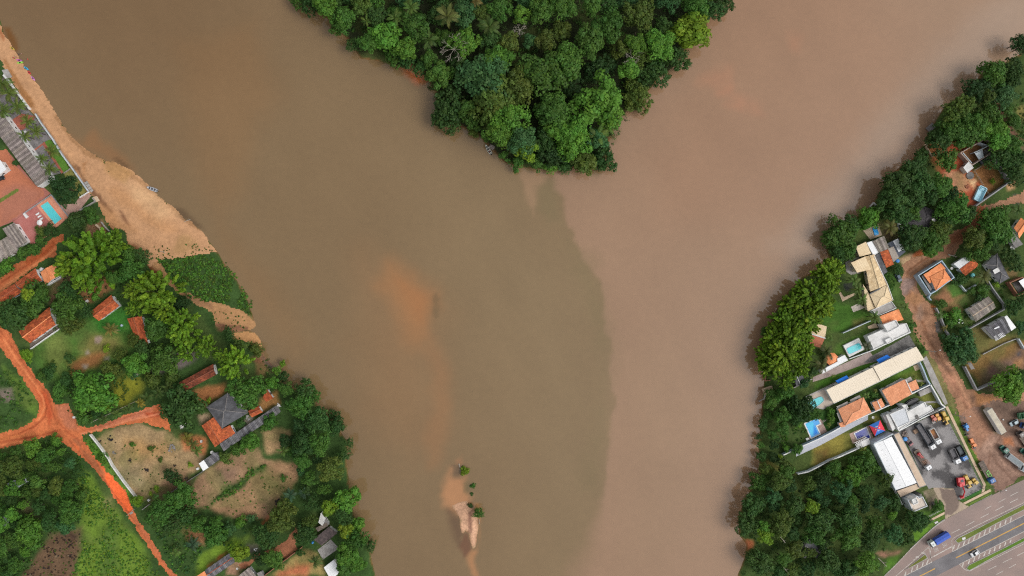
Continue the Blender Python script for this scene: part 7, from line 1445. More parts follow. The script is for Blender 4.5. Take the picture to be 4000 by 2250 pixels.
tank("blue water tank beside the beige roof strip by the dirt road", 'L', 970,545,0.68, TBL); tank("blue water tank beside the maroon car in the yard", 'N', 1065,525,0.8, TBL); tank("green water tank above the bright orange gabled house", 'C', 482,682,0.85, TGR); tank("white water tank beside the green one", 'C', 542,650,0.65, WHITE_DIRTY); tank("teal water tank beside the orange and white shed", 'L', 1912,725,0.75, TTQ); tank("small blue tank at the corner of the weathered roof", 'G', 1686,1340,0.42, TBL); tank("pale blue pail alone on the left lawn", 'D', 1537,68,0.45, paintmat("pail_blue", (0.4,0.5,0.6)),0.6); tank("dark blue barrel beside the dark hip-roofed house", 'K', 1068,1160,0.42, paintmat("barrel_blue", (0.04,0.08,0.2)),0.9)
# fibreglass pool shell waiting on the ground
t = simple("pool_shell", "pale blue fibreglass pool shell lying loose by the walled plot", "pool shell", 'K', 2008, 832); t.rotation_euler = (0, 0, R(65))
def rr(l, w, r): return [(sx * (l - r) + r * math.cos(a), sy * (w - r) + r * math.sin(a)) for sx, sy, a0 in ((1,1,0),(-1,1,90),(-1,-1,180),(1,-1,270)) for a in [R(a0 + 22.5 * k) for k in range(5)]]
SHL = mat("pool_shell_blue", (0.4,0.65,0.74),(0.34,0.58,0.68), rough=0.4); a_, b_, c_ = rr(3.35,1.75,0.6), rr(3.1,1.5,0.5), rr(2.7,1.15,0.45); mb = MB(); n = len(a_)
for k in range(n):
    j = (k + 1) % n; P3 = lambda p, z: (p[0], p[1], z)
    mb.face([P3(a_[k],0), P3(a_[j],0), P3(a_[j],1.2), P3(a_[k],1.2)]); mb.face([P3(a_[k],1.2), P3(a_[j],1.2), P3(b_[j],1.22), P3(b_[k],1.22)]); mb.face([P3(b_[k],1.22), P3(b_[j],1.22), P3(c_[j],0.2), P3(c_[k],0.2)])
mb.face([(x, y, 0.2) for x, y in c_]); mb.build("shell", SHL, t)
for k in range(3): bx("step", SHL, t, ((2.45 - k * 0.3, 0, 0.9 - 0.25 * k), (0.35, 1.6, 0.12)))
def pole(lb, reg, base, top, h, lampy=True):
    p, q = at(reg, *base, GZ), at(reg, *top, GZ + h); t = thing("street_pole", lb, "utility pole", (p.x, p.y, GZ)); mb = MB(); mb.tube(p, (p.x, p.y, GZ + h),0.16,0.1,8); mb.build("shaft", CONC, t)
    d = Vector((0.9,0.35,0)); mb = MB(); mb.tube((p.x, p.y, GZ + h * 0.95),(p.x + d.x * 1.9, p.y + d.y * 1.9, GZ + h),0.05,0.05,5); mb.build("arm", STEEL, t); bx_ = MB(); bx_.box((p.x + d.x * 2.0, p.y + d.y * 2.0, GZ + h),(0.6,0.25,0.14)); bx_.build("lamp_head", WHITE, t); mb = MB(); mb.box((p.x, p.y, GZ + h * 0.88),(0.12,1.6,0.12)); mb.build("crossarm", TIMBER, t)
pole("concrete street pole on the verge below the white villa corner", 'N', (1690,222),(1822,262),8); pole("concrete street pole at the verge beside the upper cream roof", 'M', (1330,380),(1436,402),7.5); pole("street pole at the lower corner of the machine yard", 'N', (2150,1135),(2160,1165),7)
# wood pile, crates, rubble, charred spots
t = simple("plank_stack", "stack of tan boards beside the long black dump truck", "board stack", 'N', 1205, 432); t.rotation_euler = (0, 0, R(28))
for k in range(5): bx("board", mat("raw_plywood", (0.36,0.24,0.16),(0.28,0.18,0.12)), t, ((0.05 * (k % 2),0.04 * k, 0.12 + 0.2 * k),(1.9,1.7,0.18)))
t = simple("concrete_block", "grey square concrete block on the asphalt below the rollers", "block", 'N', 1428, 315); mb = MB(); mb.box((0, 0, 0.4), (1.3, 1.1, 0.8), 0.5); mb.build("block", CONC, t)
t = simple("white_sheet", "white board leaning on the warehouse ledge", "board", 'N', 1030,650); mb = MB(); mb.hull8([(-0.6,-0.5,0),(0.6,-0.3,0),(0.6,0.5,0),(-0.5,0.4,0)],[(-0.5,-0.4,0.5),(0.55,-0.25,0.5),(0.5,0.45,0.5),(-0.45,0.35,0.5)]); mb.build("board", WHITE, t)
CHAR, ASH = mat("charred_wood", (0.03, 0.025, 0.024), (0.015, 0.013, 0.013), scale=2), mat("ash", (0.3, 0.28, 0.26), (0.1, 0.09, 0.085), scale=1.5)
def heap(name, lb, cat, reg, x, y, r, m, seed, h=0.4, n=16):
    p = at(reg, x, y); rs = random.Random(seed); t = thing(name, lb, cat, (p.x, p.y, GZ)); mb = MB()
    for k in range(n):
        a = rs.uniform(0,6.28); q = r * math.sqrt(rs.random()) * 0.8; s = r * rs.uniform(0.2,0.45); mb.box((p.x + q * math.cos(a), p.y + q * math.sin(a), GZ + h * s / r),(s, s * rs.uniform(0.5,1), h * rs.uniform(0.6,1.2) * s / r * 1.5), rs.uniform(0,3))
    mb.build("pile", m, t)
for k, (x, y, r, m, lb) in enumerate([(1390,40,42, CHAR, "long charred heap at the top of the dry lot"),(1262,75,20, CHAR, "small charred spot near the lot wall top"),(1440,220,28, ASH, "ash ring with charred middle near the lot wall"),(1640,310,26, CHAR, "charred spot left of the burnt stump ring"),(1845,438,38, CHAR, "round burnt stump ring in the middle of the dry lot"),(2160,165,58, ASH, "largest ash pile with grey sticks in the dry lot"),(2198,382,22, CHAR, "charred spot above the lone dark tree"),(2350,535,26, CHAR, "charred spot at the low dark wall"),(1452,92,10, CHAR, "tiny charred spot beside the long charred heap"),(1610,550,10, CHAR, "tiny charred spot at the lower part of the dry lot")]): heap("burnt_heap", lb, "burnt heap", 'E', x, y, r / 3.22 * MPP, m, k)
heap("burnt_heap", "big charred heap at the edge of the lower bare field", "burnt heap", 'G', 1245,835,1.6, CHAR, 31,0.6); heap("rubble_pile", "pale rubble pile at the gate bushes of the small white house", "rubble", 'O', 1432,532,1.2, ASH, 32,0.5); heap("rubble_pile", "pale rubble scatter at the river end of the long grey shed roof", "rubble", 'F', 1255,1075,1.3, WHITE_DIRTY, 33,0.4); heap("rubble_pile", "pale rubble between the hipped grey roof and the long shed", "rubble", 'F', 870,1230,1.4, CONC, 34,0.4,20); heap("scrap_pile", "white scrap sheets on the lower dirt patch", "scrap", 'H', 1290,1110,1.1, WHITE, 35,0.4,9); heap("scrap_pile", "white plastic scrap in the walled garden", "scrap", 'L', 1780,1315,1.4, WHITE, 36,0.3,10); heap("scrap_pile", "brown scrap heap behind the maroon car", "scrap", 'N', 1060,470,1.9, mat("brown_scrap", (0.25,0.2,0.17),(0.13,0.1,0.09), scale=1.5),37,0.7,24); heap("earth_mound", "orange earth mound beside the walled red plot", "earth mound", 'K', 1865,735,1.3, mat("red_earth", (0.36,0.13,0.07),(0.26,0.09,0.05)),38,0.5,18); heap("scrap_pile", "white chair heap beside the grey hip-roofed house", "scrap", 'L', 2070,915,0.8, WHITE, 39,0.5,8)
for lb, reg, q, h in (("white crate by the dark bushes below the largest bamboo", 'C', [(1040,1068),(1095,1030),(1110,1052),(1056,1088)],0.7),("white crate at the lower corner of the dry lot", 'E', [(1848,815),(1865,802),(1884,822),(1866,838)],0.8),("pale concrete box beside the white end of the grey lean-to", 'G', [(208,420),(238,405),(252,428),(222,442)],0.5),("pale cube on the edge of the bent pool deck", 'a', [(865,1235),(945,1205),(985,1260),(900,1300)],0.6),("pale table on the rose pool terrace of the hotel", 'B', [(285,1242),(310,1230),(352,1272),(325,1298)],0.75),("small cream crate on the gravel lot near the silver car", 'N', [(2305,285),(2318,278),(2328,290),(2314,298)],0.5),("white post block at the fork of the orange roads", 'D', [(910,1215),(940,1210),(942,1235),(915,1240)],0.8),("grey trap door on the verge of the slip road", 'O', [(1450,775),(1490,757),(1500,775),(1460,798)],0.15),("small grey slab in the grass tip of the upper median", 'O', [(1795,970),(1838,955),(1842,985),(1805,1000)],0.3),("pale planter on the grey hotel terrace", 'B', [(296,200),(318,188),(330,212),(306,222)],0.6)):
    slab_thing("pale_box", lb, "box", reg, q, h, WHITE_DIRTY)
# ================================================================ VEGETATION
def leaf_cloud(rs, centres, radii, per, size, flat_=0.8, up=0.25, tip=None, tint=0.22):
    """leaf faces spread over clumps; returns V, F, colours. centres (n,3) radii (n,)"""
    n = len(centres)
    idx = np.repeat(np.arange(n), per)
    d = rs.normal(size=(len(idx), 3)); d[:, 2] += up * 2
    d /= np.linalg.norm(d, axis=1)[:, None]
    rr = radii[idx] * (0.75 + 0.3 * rs.rand(len(idx)))
    pos = centres[idx] + d * rr[:, None] * np.array([1, 1, flat_])
    nrm = d + rs.normal(size=d.shape) * 0.35; nrm[:, 2] += 0.35
    nrm /= np.linalg.norm(nrm, axis=1)[:, None]
    ref = rs.normal(size=d.shape)
    u = np.cross(nrm, ref); u /= np.linalg.norm(u, axis=1)[:, None]; v = np.cross(nrm, u)
    s = (size * (0.7 + 0.6 * rs.rand(len(idx))))[:, None]
    V = np.stack([pos - u * s, pos + v * s * 0.75, pos + u * s, pos - v * s * 0.75], 1).reshape(-1, 3)
    F = np.arange(len(idx) * 4).reshape(-1, 4)
    ct = 1 + tint * (rs.rand(n) * 2 - 1)
    hue = (rs.rand(n) * 2 - 1) * 0.12
    lt = 1 + 0.18 * (rs.rand(len(idx)) * 2 - 1)
    c = np.stack([ct[idx] * lt * (1 + hue[idx]), ct[idx] * lt, ct[idx] * lt * (1 - hue[idx])], 1)
    return V, F, np.repeat(c, 4, axis=0)
def crown_mesh(name, kindc, seed):
    """a crown of radius 1 centred on the origin"""
    rs = np.random.RandomState(seed)
    if kindc in ('round', 'dense', 'clumpy', 'bush', 'feather'):
        n, cr, per, sz, fl = dict(round=(85, 0.23, 40, 0.062, 0.75), dense=(150, 0.145, 22, 0.052, 0.8), clumpy=(46, 0.27, 56, 0.075, 0.7), bush=(30, 0.3, 34, 0.09, 0.65), feather=(110, 0.17, 26, 0.06, 0.6))[kindc]
        a = rs.rand(n) * 2 * math.pi
        q = np.sqrt(rs.rand(n)) if kindc != 'feather' else rs.rand(n) ** 0.4
        lob = 1 + 0.27 * np.sin(a * rs.randint(2, 5) + rs.rand() * 6) + 0.13 * np.sin(a * rs.randint(5, 8) + rs.rand() * 6)
        rad = q * (1 - cr * 0.8) * lob
        dome = np.sqrt(np.clip(1 - (q * 0.97) ** 2, 0, 1))
        z = (dome * 0.75 - 0.25) + rs.normal(size=n) * (0.1 if kindc != 'clumpy' else 0.16)
        low = rs.rand(n) < 0.2
        z = np.where(low, z - 0.35 * rs.rand(n), z)
        cen = np.stack([rad * np.cos(a), rad * np.sin(a), z], 1)
        V, F, c = leaf_cloud(rs, cen, cr * (0.7 + 0.6 * rs.rand(n)), per, sz, fl)
    else:                                     # plume: bamboo-like pointed sprays leaning outwards
        n = 74
        a = rs.rand(n) * 2 * math.pi; q = rs.rand(n) ** 0.55
        lob = 1 + 0.18 * np.sin(a * 3 + rs.rand() * 6)
        Vs, Fs, Cs = [], [], []; off = 0
        for k in range(n):
            dr = np.array([math.cos(a[k]), math.sin(a[k]), 0.0])
            r0 = q[k] * 0.82 * lob[k]
            top = 0.65 - 0.75 * r0 ** 1.6 + rs.normal() * 0.12
            p1 = dr * (r0 + 0.12); p1[2] = top
            p0 = dr * r0 * 0.72; p0[2] = top - 0.32
            m = 9
            tt = np.linspace(0.05, 1.0, m)
            cen = p0[None] * (1 - tt[:, None]) + p1[None] * tt[:, None]
            cen[:, 2] -= 0.12 * tt ** 2
            wd = 0.125 * (1 - tt * 0.72) * (0.7 + 0.6 * rs.rand())
            V, F, c = leaf_cloud(rs, cen, wd, 6, 0.055, 0.8, 0.3, tint=0.1)
            g = 0.72 + 0.6 * rs.rand() ** 1.4
            warm = 1 + 0.5 * max(0, g - 1.0)
            young = np.repeat(np.repeat(0.8 + 0.3 * tt, 6), 4)[:, None]     # young leaves at the tips are paler
            Vs.append(V); Fs.append(F + off); Cs.append(c * young * np.array([g * warm, g, g * 0.8])); off += len(V)
        V, F, c = np.concatenate(Vs), np.concatenate(Fs), np.concatenate(Cs)
    me = mesh_np(name, V, F, c); me.materials.append(LEAF)
    return me
CROWNS = {}
for kd, cnt in (('round', 6),('dense', 4),('clumpy', 6),('plume', 5),('bush', 4),('feather', 4)):
    CROWNS[kd] = [crown_mesh("crown", kd, 100 * len(CROWNS) + s + 1) for s in range(cnt)]
def trunk_mesh(seed, limbs=5, pale=False):
    """unit trunk: height 1 with tapering limbs"""
    rs = random.Random(seed); mb = MB()
    mb.tube((0, 0, -0.02), (0.01, 0.01, 0.5), 0.032, 0.022, 7)
    for k in range(limbs):
        a = 2 * math.pi * (k + rs.random() * 0.6) / limbs; r = 0.16 + 0.16 * rs.random()
        e = (math.cos(a) * r, math.sin(a) * r, 0.72 + 0.15 * rs.random())
        mb.tube((0.01, 0.01, 0.46 + 0.05 * rs.random()), e, 0.018, 0.008, 5)
        mb.tube(e, (e[0] * 1.5, e[1] * 1.5 + 0.05, e[2] + 0.12), 0.008, 0.004, 4)
    me = mb.mesh("trunk"); me.materials.append(PALEWOOD if pale else BARK)
    return me
TRUNKS = [trunk_mesh(s) for s in range(5)]
TINTS = dict(dark=(0.044, 0.106, 0.022), mid=(0.062, 0.15, 0.022), bright=(0.094, 0.225, 0.026), lime=(0.17, 0.28, 0.02), olive=(0.085, 0.135, 0.022),
             blue=(0.05, 0.135, 0.04), deep=(0.03, 0.076, 0.018), plume=(0.13, 0.25, 0.020), burnt=(0.05, 0.035, 0.03), straw=(0.24, 0.17, 0.1))
TINTW = dict(dark='dark green', mid='mid green', bright='bright green', lime='lime yellow-green', olive='olive green', blue='bluish green', deep='very dark green', plume='fresh green')
KINDW = dict(round='round tree', dense='dense tree', clumpy='clumpy tree', plume='plumed bamboo clump', bush='bush', feather='feathery tree')
TREES = []          # (name root, pos, radius, tint word, kind word, explicit label, area)
tr_rs = random.Random(5)
def tree(p2, r, kd, tint, h=None, label=None, area='', name=None):
    """p2: crown centre on the map (world xy at crown height), r metres"""
    h = h or max(2.2, r * (1.9 if kd in ('round', 'clumpy', 'feather') else 1.7))
    nm = name or ('bush' if kd == 'bush' else ('bamboo_clump' if kd == 'plume' else 'tree'))
    base = (p2[0], p2[1], min(GZ, gz(p2[0], p2[1])) - 0.05)
    root = thing(nm, '', 'bush' if kd == 'bush' else ('bamboo' if kd == 'plume' else 'tree'), base)
    me = tr_rs.choice(CROWNS[kd])
    c = put("crown", me, None, root)
    vz = r * tr_rs.uniform(0.85, 1.05) if kd != 'bush' else r * 0.85
    c.scale = (r * tr_rs.uniform(0.92, 1.1), r * tr_rs.uniform(0.92, 1.1), vz)
    c.location = (0, 0, max(h - vz * 0.75, vz * 0.45))
    c.rotation_euler = (0, 0, tr_rs.uniform(0, 6.28))
    tc = TINTS[tint]; g = tr_rs.uniform(0.84, 1.18)
    c.color = (tc[0] * g * tr_rs.uniform(0.9, 1.15), tc[1] * g, tc[2] * g, 1)
    if kd != 'bush':
        t_ = put("trunk", tr_rs.choice(TRUNKS), None, root); t_.scale = (h * 0.9, h * 0.9, h * 0.85)
    else:
        t_ = put("stem", tr_rs.choice(TRUNKS), None, root); t_.scale = (h * 0.6, h * 0.6, h * 0.7)
    TREES.append([root, r, TINTW[tint], KINDW[kd], label, area])
    return root
def T(reg, x, y, rz, kd, tint, h=None, label=None, area=''):
    r = rz / REG[reg][2] * MPP
    hh = h or r * 1.8
    if area == 'point' and kd != 'bush': r *= 1.2
    p = at(reg, x, y, GZ + hh * 0.7)
    return tree((p.x, p.y), r, kd, tint, h, label, area)
# --- named trees, read off the map sheets
SURVEY = {
'point': '''V 1140 1030 210 rb 17 biggest bright green round tree near the right edge of the wooded point
V 2060 300 165 cl 13 lime yellow-green tree leaning over the water on the right edge of the wooded point
V 1740 470 140 rb 15
V 1500 460 95 rb 14
V 1050 400 130 cm 15
V 1220 270 130 cm 16
V 1440 710 90 cb 12
V 570 740 200 rm 16
V 340 850 150 ro 15
V 230 430 90 co 12
V 590 420 80 co 12
V 830 600 145 rm 14
V 1540 150 140 do 13
V 1910 570 120 dd 9
V 2260 110 95 dd 10
V 2400 40 80 dd 9
V 1690 720 125 dd 9
V 1540 950 130 do 7
V 690 1110 150 rm 14
V 110 610 120 cb 14
V 360 160 75 cb 13
V 130 100 100 rm 14
V 560 100 110 rm 15
V 770 60 120 rm 15
V 1060 70 80 cm 15
V 440 420 60 cu 11
V 1330 500 80 co 12
V 2100 40 110 rm 12
V 1150 680 130 de 10
V 860 880 110 de 9
V 1560 560 90 fo 11
U 450 70 95 cb 13
U 800 60 75 co 13
U 620 190 105 rm 12
U 1050 360 130 cb 13
U 870 440 85 cm 11
U 1250 490 100 cb 12
U 1350 260 125 rm 14
U 965 160 90 dd 11
U 1850 120 120 ru 15
U 2000 140 65 do 13
U 1840 420 120 fb 13
U 2050 760 200 ru 17
U 2140 1010 190 ro 16
U 1680 1090 170 dd 9
U 1590 740 110 cm 11
U 1870 1090 80 cm 10
U 1250 600 80 dd 7
U 1120 560 90 dm 7
U 740 440 70 dd 7
U 560 260 80 dm 8
U 280 20 90 dd 8
U 140 0 70 dm 7
U 1400 680 70 dd 7
U 1480 600 70 cm 9
W 1010 430 140 rb 17 bright green round tree above the boat jetty on the wooded point
W 900 560 118 rb 15
W 1130 640 120 ru 15
W 1160 735 105 cl 12
W 1450 360 140 rm 15
W 1480 500 105 cb 13
W 1650 640 150 rb 14
W 1680 500 90 rb 14
W 1760 850 110 co 9
W 1955 820 112 fd 8 rounded dark green tree on the wooded tip, apart from the rest
W 350 350 120 dd 9
W 620 430 90 dm 8
W 1350 640 120 dd 11
W 1460 780 120 de 9
W 1080 860 95 bm 5
W 1280 860 95 bm 5
W 1430 900 80 bb 5
W 1570 900 80 bd 5
W 950 790 55 bm 5
W 640 560 60 bo 4
W 760 610 50 bm 4
W 900 300 150 ro 15
W 2220 230 110 bo 5''',
'left': '''B 820 930 195 de 11 big very dark round tree beside the lawn of the riverside hotel
B 195 605 52 bd 3 small dark bush against the long corrugated roof
B 1130 1210 75 cm 7
B 940 1350 140 rd 8
B 1170 1300 80 cm 8
C 640 160 100 dd 6
C 520 170 80 bo 4
C 500 290 80 bm 4
C 390 400 100 bm 4
C 280 460 80 bm 4
C 80 600 110 bb 5
C 10 680 80 bm 4
C 1080 520 400 pp 17 largest plumed bamboo clump, beside the dirt track below the pool
C 1420 320 190 pp 12
C 860 600 200 pp 13
C 1040 830 140 pp 11
C 1620 470 110 rm 8
C 1790 480 110 dd 8
C 1640 680 170 rm 10
C 1440 760 90 rm 9
C 1930 950 330 pp 16 broad plumed bamboo clump at the middle of the left bank
C 1700 920 170 pp 13
C 2060 1150 170 pp 13
C 1700 1140 130 pp 11
C 2280 1330 240 pp 15
C 1980 1380 170 cm 11
C 2290 1090 110 de 6
C 400 1020 200 rm 9
C 380 960 70 cl 10
C 530 930 80 rm 9
C 170 1240 210 rd 10
C 60 1180 130 dd 9
C 870 930 130 dd 8
C 830 1120 190 rm 10
C 1050 1150 110 dd 7
C 1200 990 60 bb 3
C 820 1320 110 fo 9
D 900 60 130 fo 9
D 330 440 78 rl 5 small lime yellow-green tree at the fork beside the orange road
D 1340 355 52 bl 3 small yellow-green bush alone in the middle of the left lawn
D 860 480 75 bd 4
D 2290 180 240 pp 13
D 1960 130 120 cm 9
D 2350 420 150 pp 11
D 2050 500 185 rm 10
D 1700 570 155 cb 9
D 1690 660 75 fu 7
D 1380 640 120 fo 7
D 1150 910 285 rb 13 large bright green round tree on the left bank above the orange crossroads
D 1330 1060 70 cl 7
D 2260 1120 280 rd 12 large dark round tree at the end of the orange side road
D 750 920 120 bm 5
D 830 760 110 bd 4
D 600 640 100 bd 4
D 520 700 70 bm 4
D 1680 250 90 fo 6
D 1800 380 110 dd 7
D 1500 430 80 fo 6
D 1900 750 120 bo 5
D 2150 700 110 bo 5
D 1050 1240 110 bm 5
D 1220 1170 90 bd 4
F 700 560 235 pp 14 plumed bamboo clump just above the hipped grey roof
F 560 450 120 pp 12
F 830 900 220 dm 11 smooth dome-shaped tree touching the hipped grey roof
F 340 350 160 pp 12
F 620 180 90 dd 6
F 770 330 90 fo 6
F 950 370 100 bo 4
F 1215 640 55 cb 6
F 1285 555 40 cl 5 bright lime treetop leaning out over the river on the left bank
F 1170 800 80 cb 7
F 1290 720 80 dd 6
F 1340 880 100 rm 8
F 370 1005 36 bl 2.5
F 1520 1090 170 rm 11
F 1560 930 160 dd 10
F 1700 960 80 dm 8
F 1930 1210 75 dd 6
F 1720 1260 160 rd 11
F 1960 1340 110 rd 9
F 780 1290 70 bd 3
F 1150 1270 95 cm 5
F 1080 1350 70 bm 3
E 2160 520 108 de 6 dark tree alone at the edge of the dry walled lot
E 1965 680 42 bl 2.4 larger of two clipped yellow-green bushes by the dry walled lot
E 1897 735 33 bl 2 smaller of two clipped yellow-green bushes by the dry walled lot
E 1665 120 38 bb 1.8
E 1900 170 48 bo 1.8
E 2392 375 40 bl 1.8
E 2010 305 40 bo 1.5
E 2010 960 190 dm 11 smooth domed tree by the narrow end of the orange road
E 2280 760 160 rm 9
E 2330 1000 130 dd 8
E 2150 1130 130 dd 8
E 1720 830 75 cl 5
E 400 160 110 fb 7
E 810 1140 105 ru 7 round bluish tree by the burnt patch
E 150 1000 90 rb 7
E 880 660 100 rm 8
E 700 640 100 ro 8
E 890 350 80 ru 6
E 700 60 80 bb 4
E 1290 290 75 bb 2.5
E 870 960 150 rm 9
E 330 1230 190 rb 9
E 120 420 150 fo 9
G 900 90 120 cb 6
G 700 190 110 bm 4
G 590 290 90 bo 4
G 1320 960 150 ro 9
G 1260 1090 150 ro 9
G 470 1100 90 rm 6
G 430 1280 150 rm 8
G 220 1120 110 rm 7
G 620 1180 90 bu 4
G 770 1090 80 bb 3
G 910 1040 70 bu 3
G 1050 1280 150 dd 8
G 1180 1250 110 dd 8
G 1640 1090 100 do 7
G 1570 1240 130 dd 8
G 700 1440 85 cl 7
G 1310 540 50 bm 2
G 1540 450 60 fu 6
G 1900 430 150 ro 10
G 1760 100 150 rm 11
G 2130 100 70 dd 7
G 1560 120 160 rd 11
G 1560 330 110 rm 9
G 2080 820 170 cb 10
G 1900 900 110 cl 10
G 2100 1190 95 cl 9
G 2250 1130 90 cb 8
G 2050 1020 120 dd 9
G 2200 1320 150 cm 10
H 2430 1180 140 cb 10
H 2400 1350 110 cm 9
H 2560 1300 110 cb 8
H 1080 1160 105 cl 8
H 1500 1240 125 rm 7
H 1320 1240 90 de 5
H 1850 1160 55 bd 3
H 1920 950 110 dd 7''',
'isle': '''X 560 385 48 cl 3.5 yellow-green bush standing in the river above the sand islet
X 648 535 36 bm 2.5 round green bush in the water between the islet and its yellow bush
X 633 620 25 bd 1.8 smallest dark bush in the shallows of the islet
X 622 733 30 bd 1.8 small dark bush at the head of the sand islet
X 707 812 58 dm 4.5 largest dark green bush on the sand islet''',
'right': '''J 2610 240 120 de 10
Y 3231 1072 66 pp 11
Y 3179 1149 72 pp 12
Y 3110 1184 60 pp 10
Y 3225 1195 55 pp 10
Y 3076 1252 66 pp 11
Y 3153 1252 70 pp 12
Y 3033 1321 66 pp 11
Y 3110 1321 70 pp 12
Y 3076 1385 66 pp 11
Y 3005 1395 60 pp 10
S 930 330 140 pp 9
S 880 480 140 pp 9
S 850 640 150 pp 9
S 790 750 100 pp 8
S 860 880 140 pp 9
S 1000 160 160 pp 10
S 1130 50 170 pp 10
S 830 200 80 cm 6
J 2200 600 180 rm 12
J 2450 540 140 dd 10
J 1990 800 170 de 10
J 2110 900 90 fo 10
J 1770 1030 190 do 12
J 1660 1150 80 cm 9
J 2330 880 150 ru 9
J 2150 1100 140 dm 8
J 1990 1280 160 rm 9
J 1660 1310 160 rm 9
J 2260 1310 140 rb 9
J 1440 1400 90 dd 7
J 2540 200 110 de 10
J 2380 1060 90 bm 4
J 2420 700 120 dd 9
J 2450 1180 100 bm 4
J 1830 1160 100 cm 8
J 1550 1380 90 dd 7
K 1520 210 150 dd 10
K 1610 410 125 cm 9 round green tree in the middle of the red earth yard
K 1300 380 110 dd 7
K 1200 520 140 rd 10
K 1020 680 180 rd 12 tallest dark tree shading the water on the right bank
K 1270 690 170 rd 12
K 1520 720 150 rm 10
K 930 900 190 rd 12
K 1180 880 170 rd 11
K 1010 1080 150 rd 10
K 1170 1050 110 rm 9
K 1390 880 90 rd 10
K 1730 1000 220 rm 11 wide round tree beside the dark hipped roof on the right bank
K 1640 860 110 de 9
K 1840 1090 130 dd 9
K 650 1130 150 rb 8
K 400 1200 120 dd 8
K 300 1330 200 rm 9
K 1190 1360 170 dd 9
K 1500 1350 150 ro 9
K 1600 1200 90 dd 8
K 2240 1170 200 rm 10
K 2330 400 170 dd 9
K 2450 560 150 dd 9
K 2260 120 150 rb 9
K 2440 240 130 dm 8
K 2540 380 80 dd 8
K 1960 1390 120 rd 8
K 1830 60 180 rm 9
K 2080 50 120 cb 8
K 2190 670 40 bl 1.5 small pale bush inside the walled square plot
L 370 430 110 cm 7
L 250 450 120 dd 7
L 170 260 110 dm 7
L 1440 290 150 rm 9
L 1150 250 150 de 9
L 1380 420 80 cb 7
L 1550 150 110 ro 9
L 2010 420 150 rm 9
L 1950 270 150 ro 10
L 2240 150 200 rm 11
L 2150 330 110 dd 8
L 980 650 80 bd 4
L 900 760 70 bm 3
L 900 880 65 bm 3
L 2440 530 140 dd 7
L 1800 760 100 bd 4
L 1990 620 60 bm 3
L 2230 845 45 bl 2.5
L 2430 1130 110 dd 8
L 2530 1040 90 dd 7
L 2540 1340 70 bu 4
L 1540 1080 70 bm 3
L 1700 1240 110 bb 3
L 2060 910 110 bm 4
L 1920 930 60 bm 3
L 2000 1000 60 bd 3
L 1640 1330 70 bm 3
L 1840 1400 28 bl 1.8
M 1820 340 210 fu 9 spreading bluish tree beside the bend of the dirt road on the right bank
M 2400 840 205 rb 11 large bright round tree standing over the edge of the gravel lot
M 1640 330 90 fd 6
M 1790 480 80 fu 5
M 2530 700 90 rm 8
M 2530 110 70 bu 4
M 1290 370 60 bm 3
M 1150 80 60 bm 3
M 690 950 60 bm 2
M 150 1150 60 bb 2.2
M 150 1240 65 bm 1.5
M 60 420 60 bd 3
S 1500 60 260 pp 12
S 1250 240 280 pp 14 broad plumed bamboo clump on the right bank beside the cream gable
S 1150 560 280 pp 14
S 1000 760 240 pp 13
S 1380 800 200 pp 13
S 1150 980 200 pp 12
S 1480 520 220 pp 12
L 130 700 200 pp 12
L 100 950 190 pp 12
L 20 1120 170 pp 12
L 230 640 110 pp 9
S 1150 1200 140 cm 7
S 900 1390 110 cm 6
S 1000 1320 80 bm 4
S 1620 880 100 bd 4
S 1300 1420 150 bm 4
S 1480 1060 90 bu 4
a 130 500 260 cm 7
a 130 900 230 cm 7
a 780 300 420 de 7 dark bushy tree between the oval pool and the bent blue pool
a 1050 480 280 dm 6
a 560 560 260 dd 6
a 640 760 170 bb 3
a 1680 620 160 bb 1.4
b 340 340 100 cm 5 round green tree standing astride the long pale garden wall
b 120 640 130 fo 8
b 40 480 50 bl 4
b 140 330 80 bb 3
O 1520 560 70 bm 3.5
O 1460 600 60 bm 3''',
'wood': '''T 790 255 110 ro 10 pale olive tree at the upper river edge of the lower right wood
T 1190 570 90 rl 10 bright lime round tree near the middle of the lower right wood
T 600 950 100 cl 9
T 590 820 70 cb 9
T 1880 1290 150 rb 10 bright green round tree beside the bend of the highway slip road
T 1570 370 130 ru 10
T 1700 200 150 fb 8
T 2060 530 95 ru 8
T 2190 680 60 cb 7
T 700 430 100 ru 9
T 470 560 150 dd 9
T 400 800 170 dd 9
T 800 800 160 ro 11
T 960 560 140 rd 10
T 1300 760 180 rd 11
T 1650 720 170 rd 11
T 1650 950 170 rm 11
T 1230 930 150 rm 10
T 2230 940 130 fu 8
T 1400 1280 150 rd 9
T 560 1290 170 rd 9
T 830 1230 90 rm 8
T 1990 790 110 rm 9
T 2480 760 110 rd 9
T 2120 230 90 fo 9
T 860 140 110 rm 9
T 1880 60 160 fm 7
O 1280 770 120 rd 8 dark round tree at the road verge below the small white house
O 1110 980 100 fd 6''',
}
_K = dict(r='round', d='dense', c='clumpy', p='plume', b='bush', f='feather')
_T = dict(d='dark', m='mid', b='bright', l='lime', o='olive', u='blue', e='deep', p='plume')
for ar_, tx_ in SURVEY.items():
    for ln_ in tx_.split('\n'):
        f_ = ln_.split(' ', 6)
        T(f_[0], float(f_[1]), float(f_[2]), float(f_[3]), _K[f_[4][0]], _T[f_[4][1]], float(f_[5]), f_[6] if len(f_) > 6 else None, ar_)
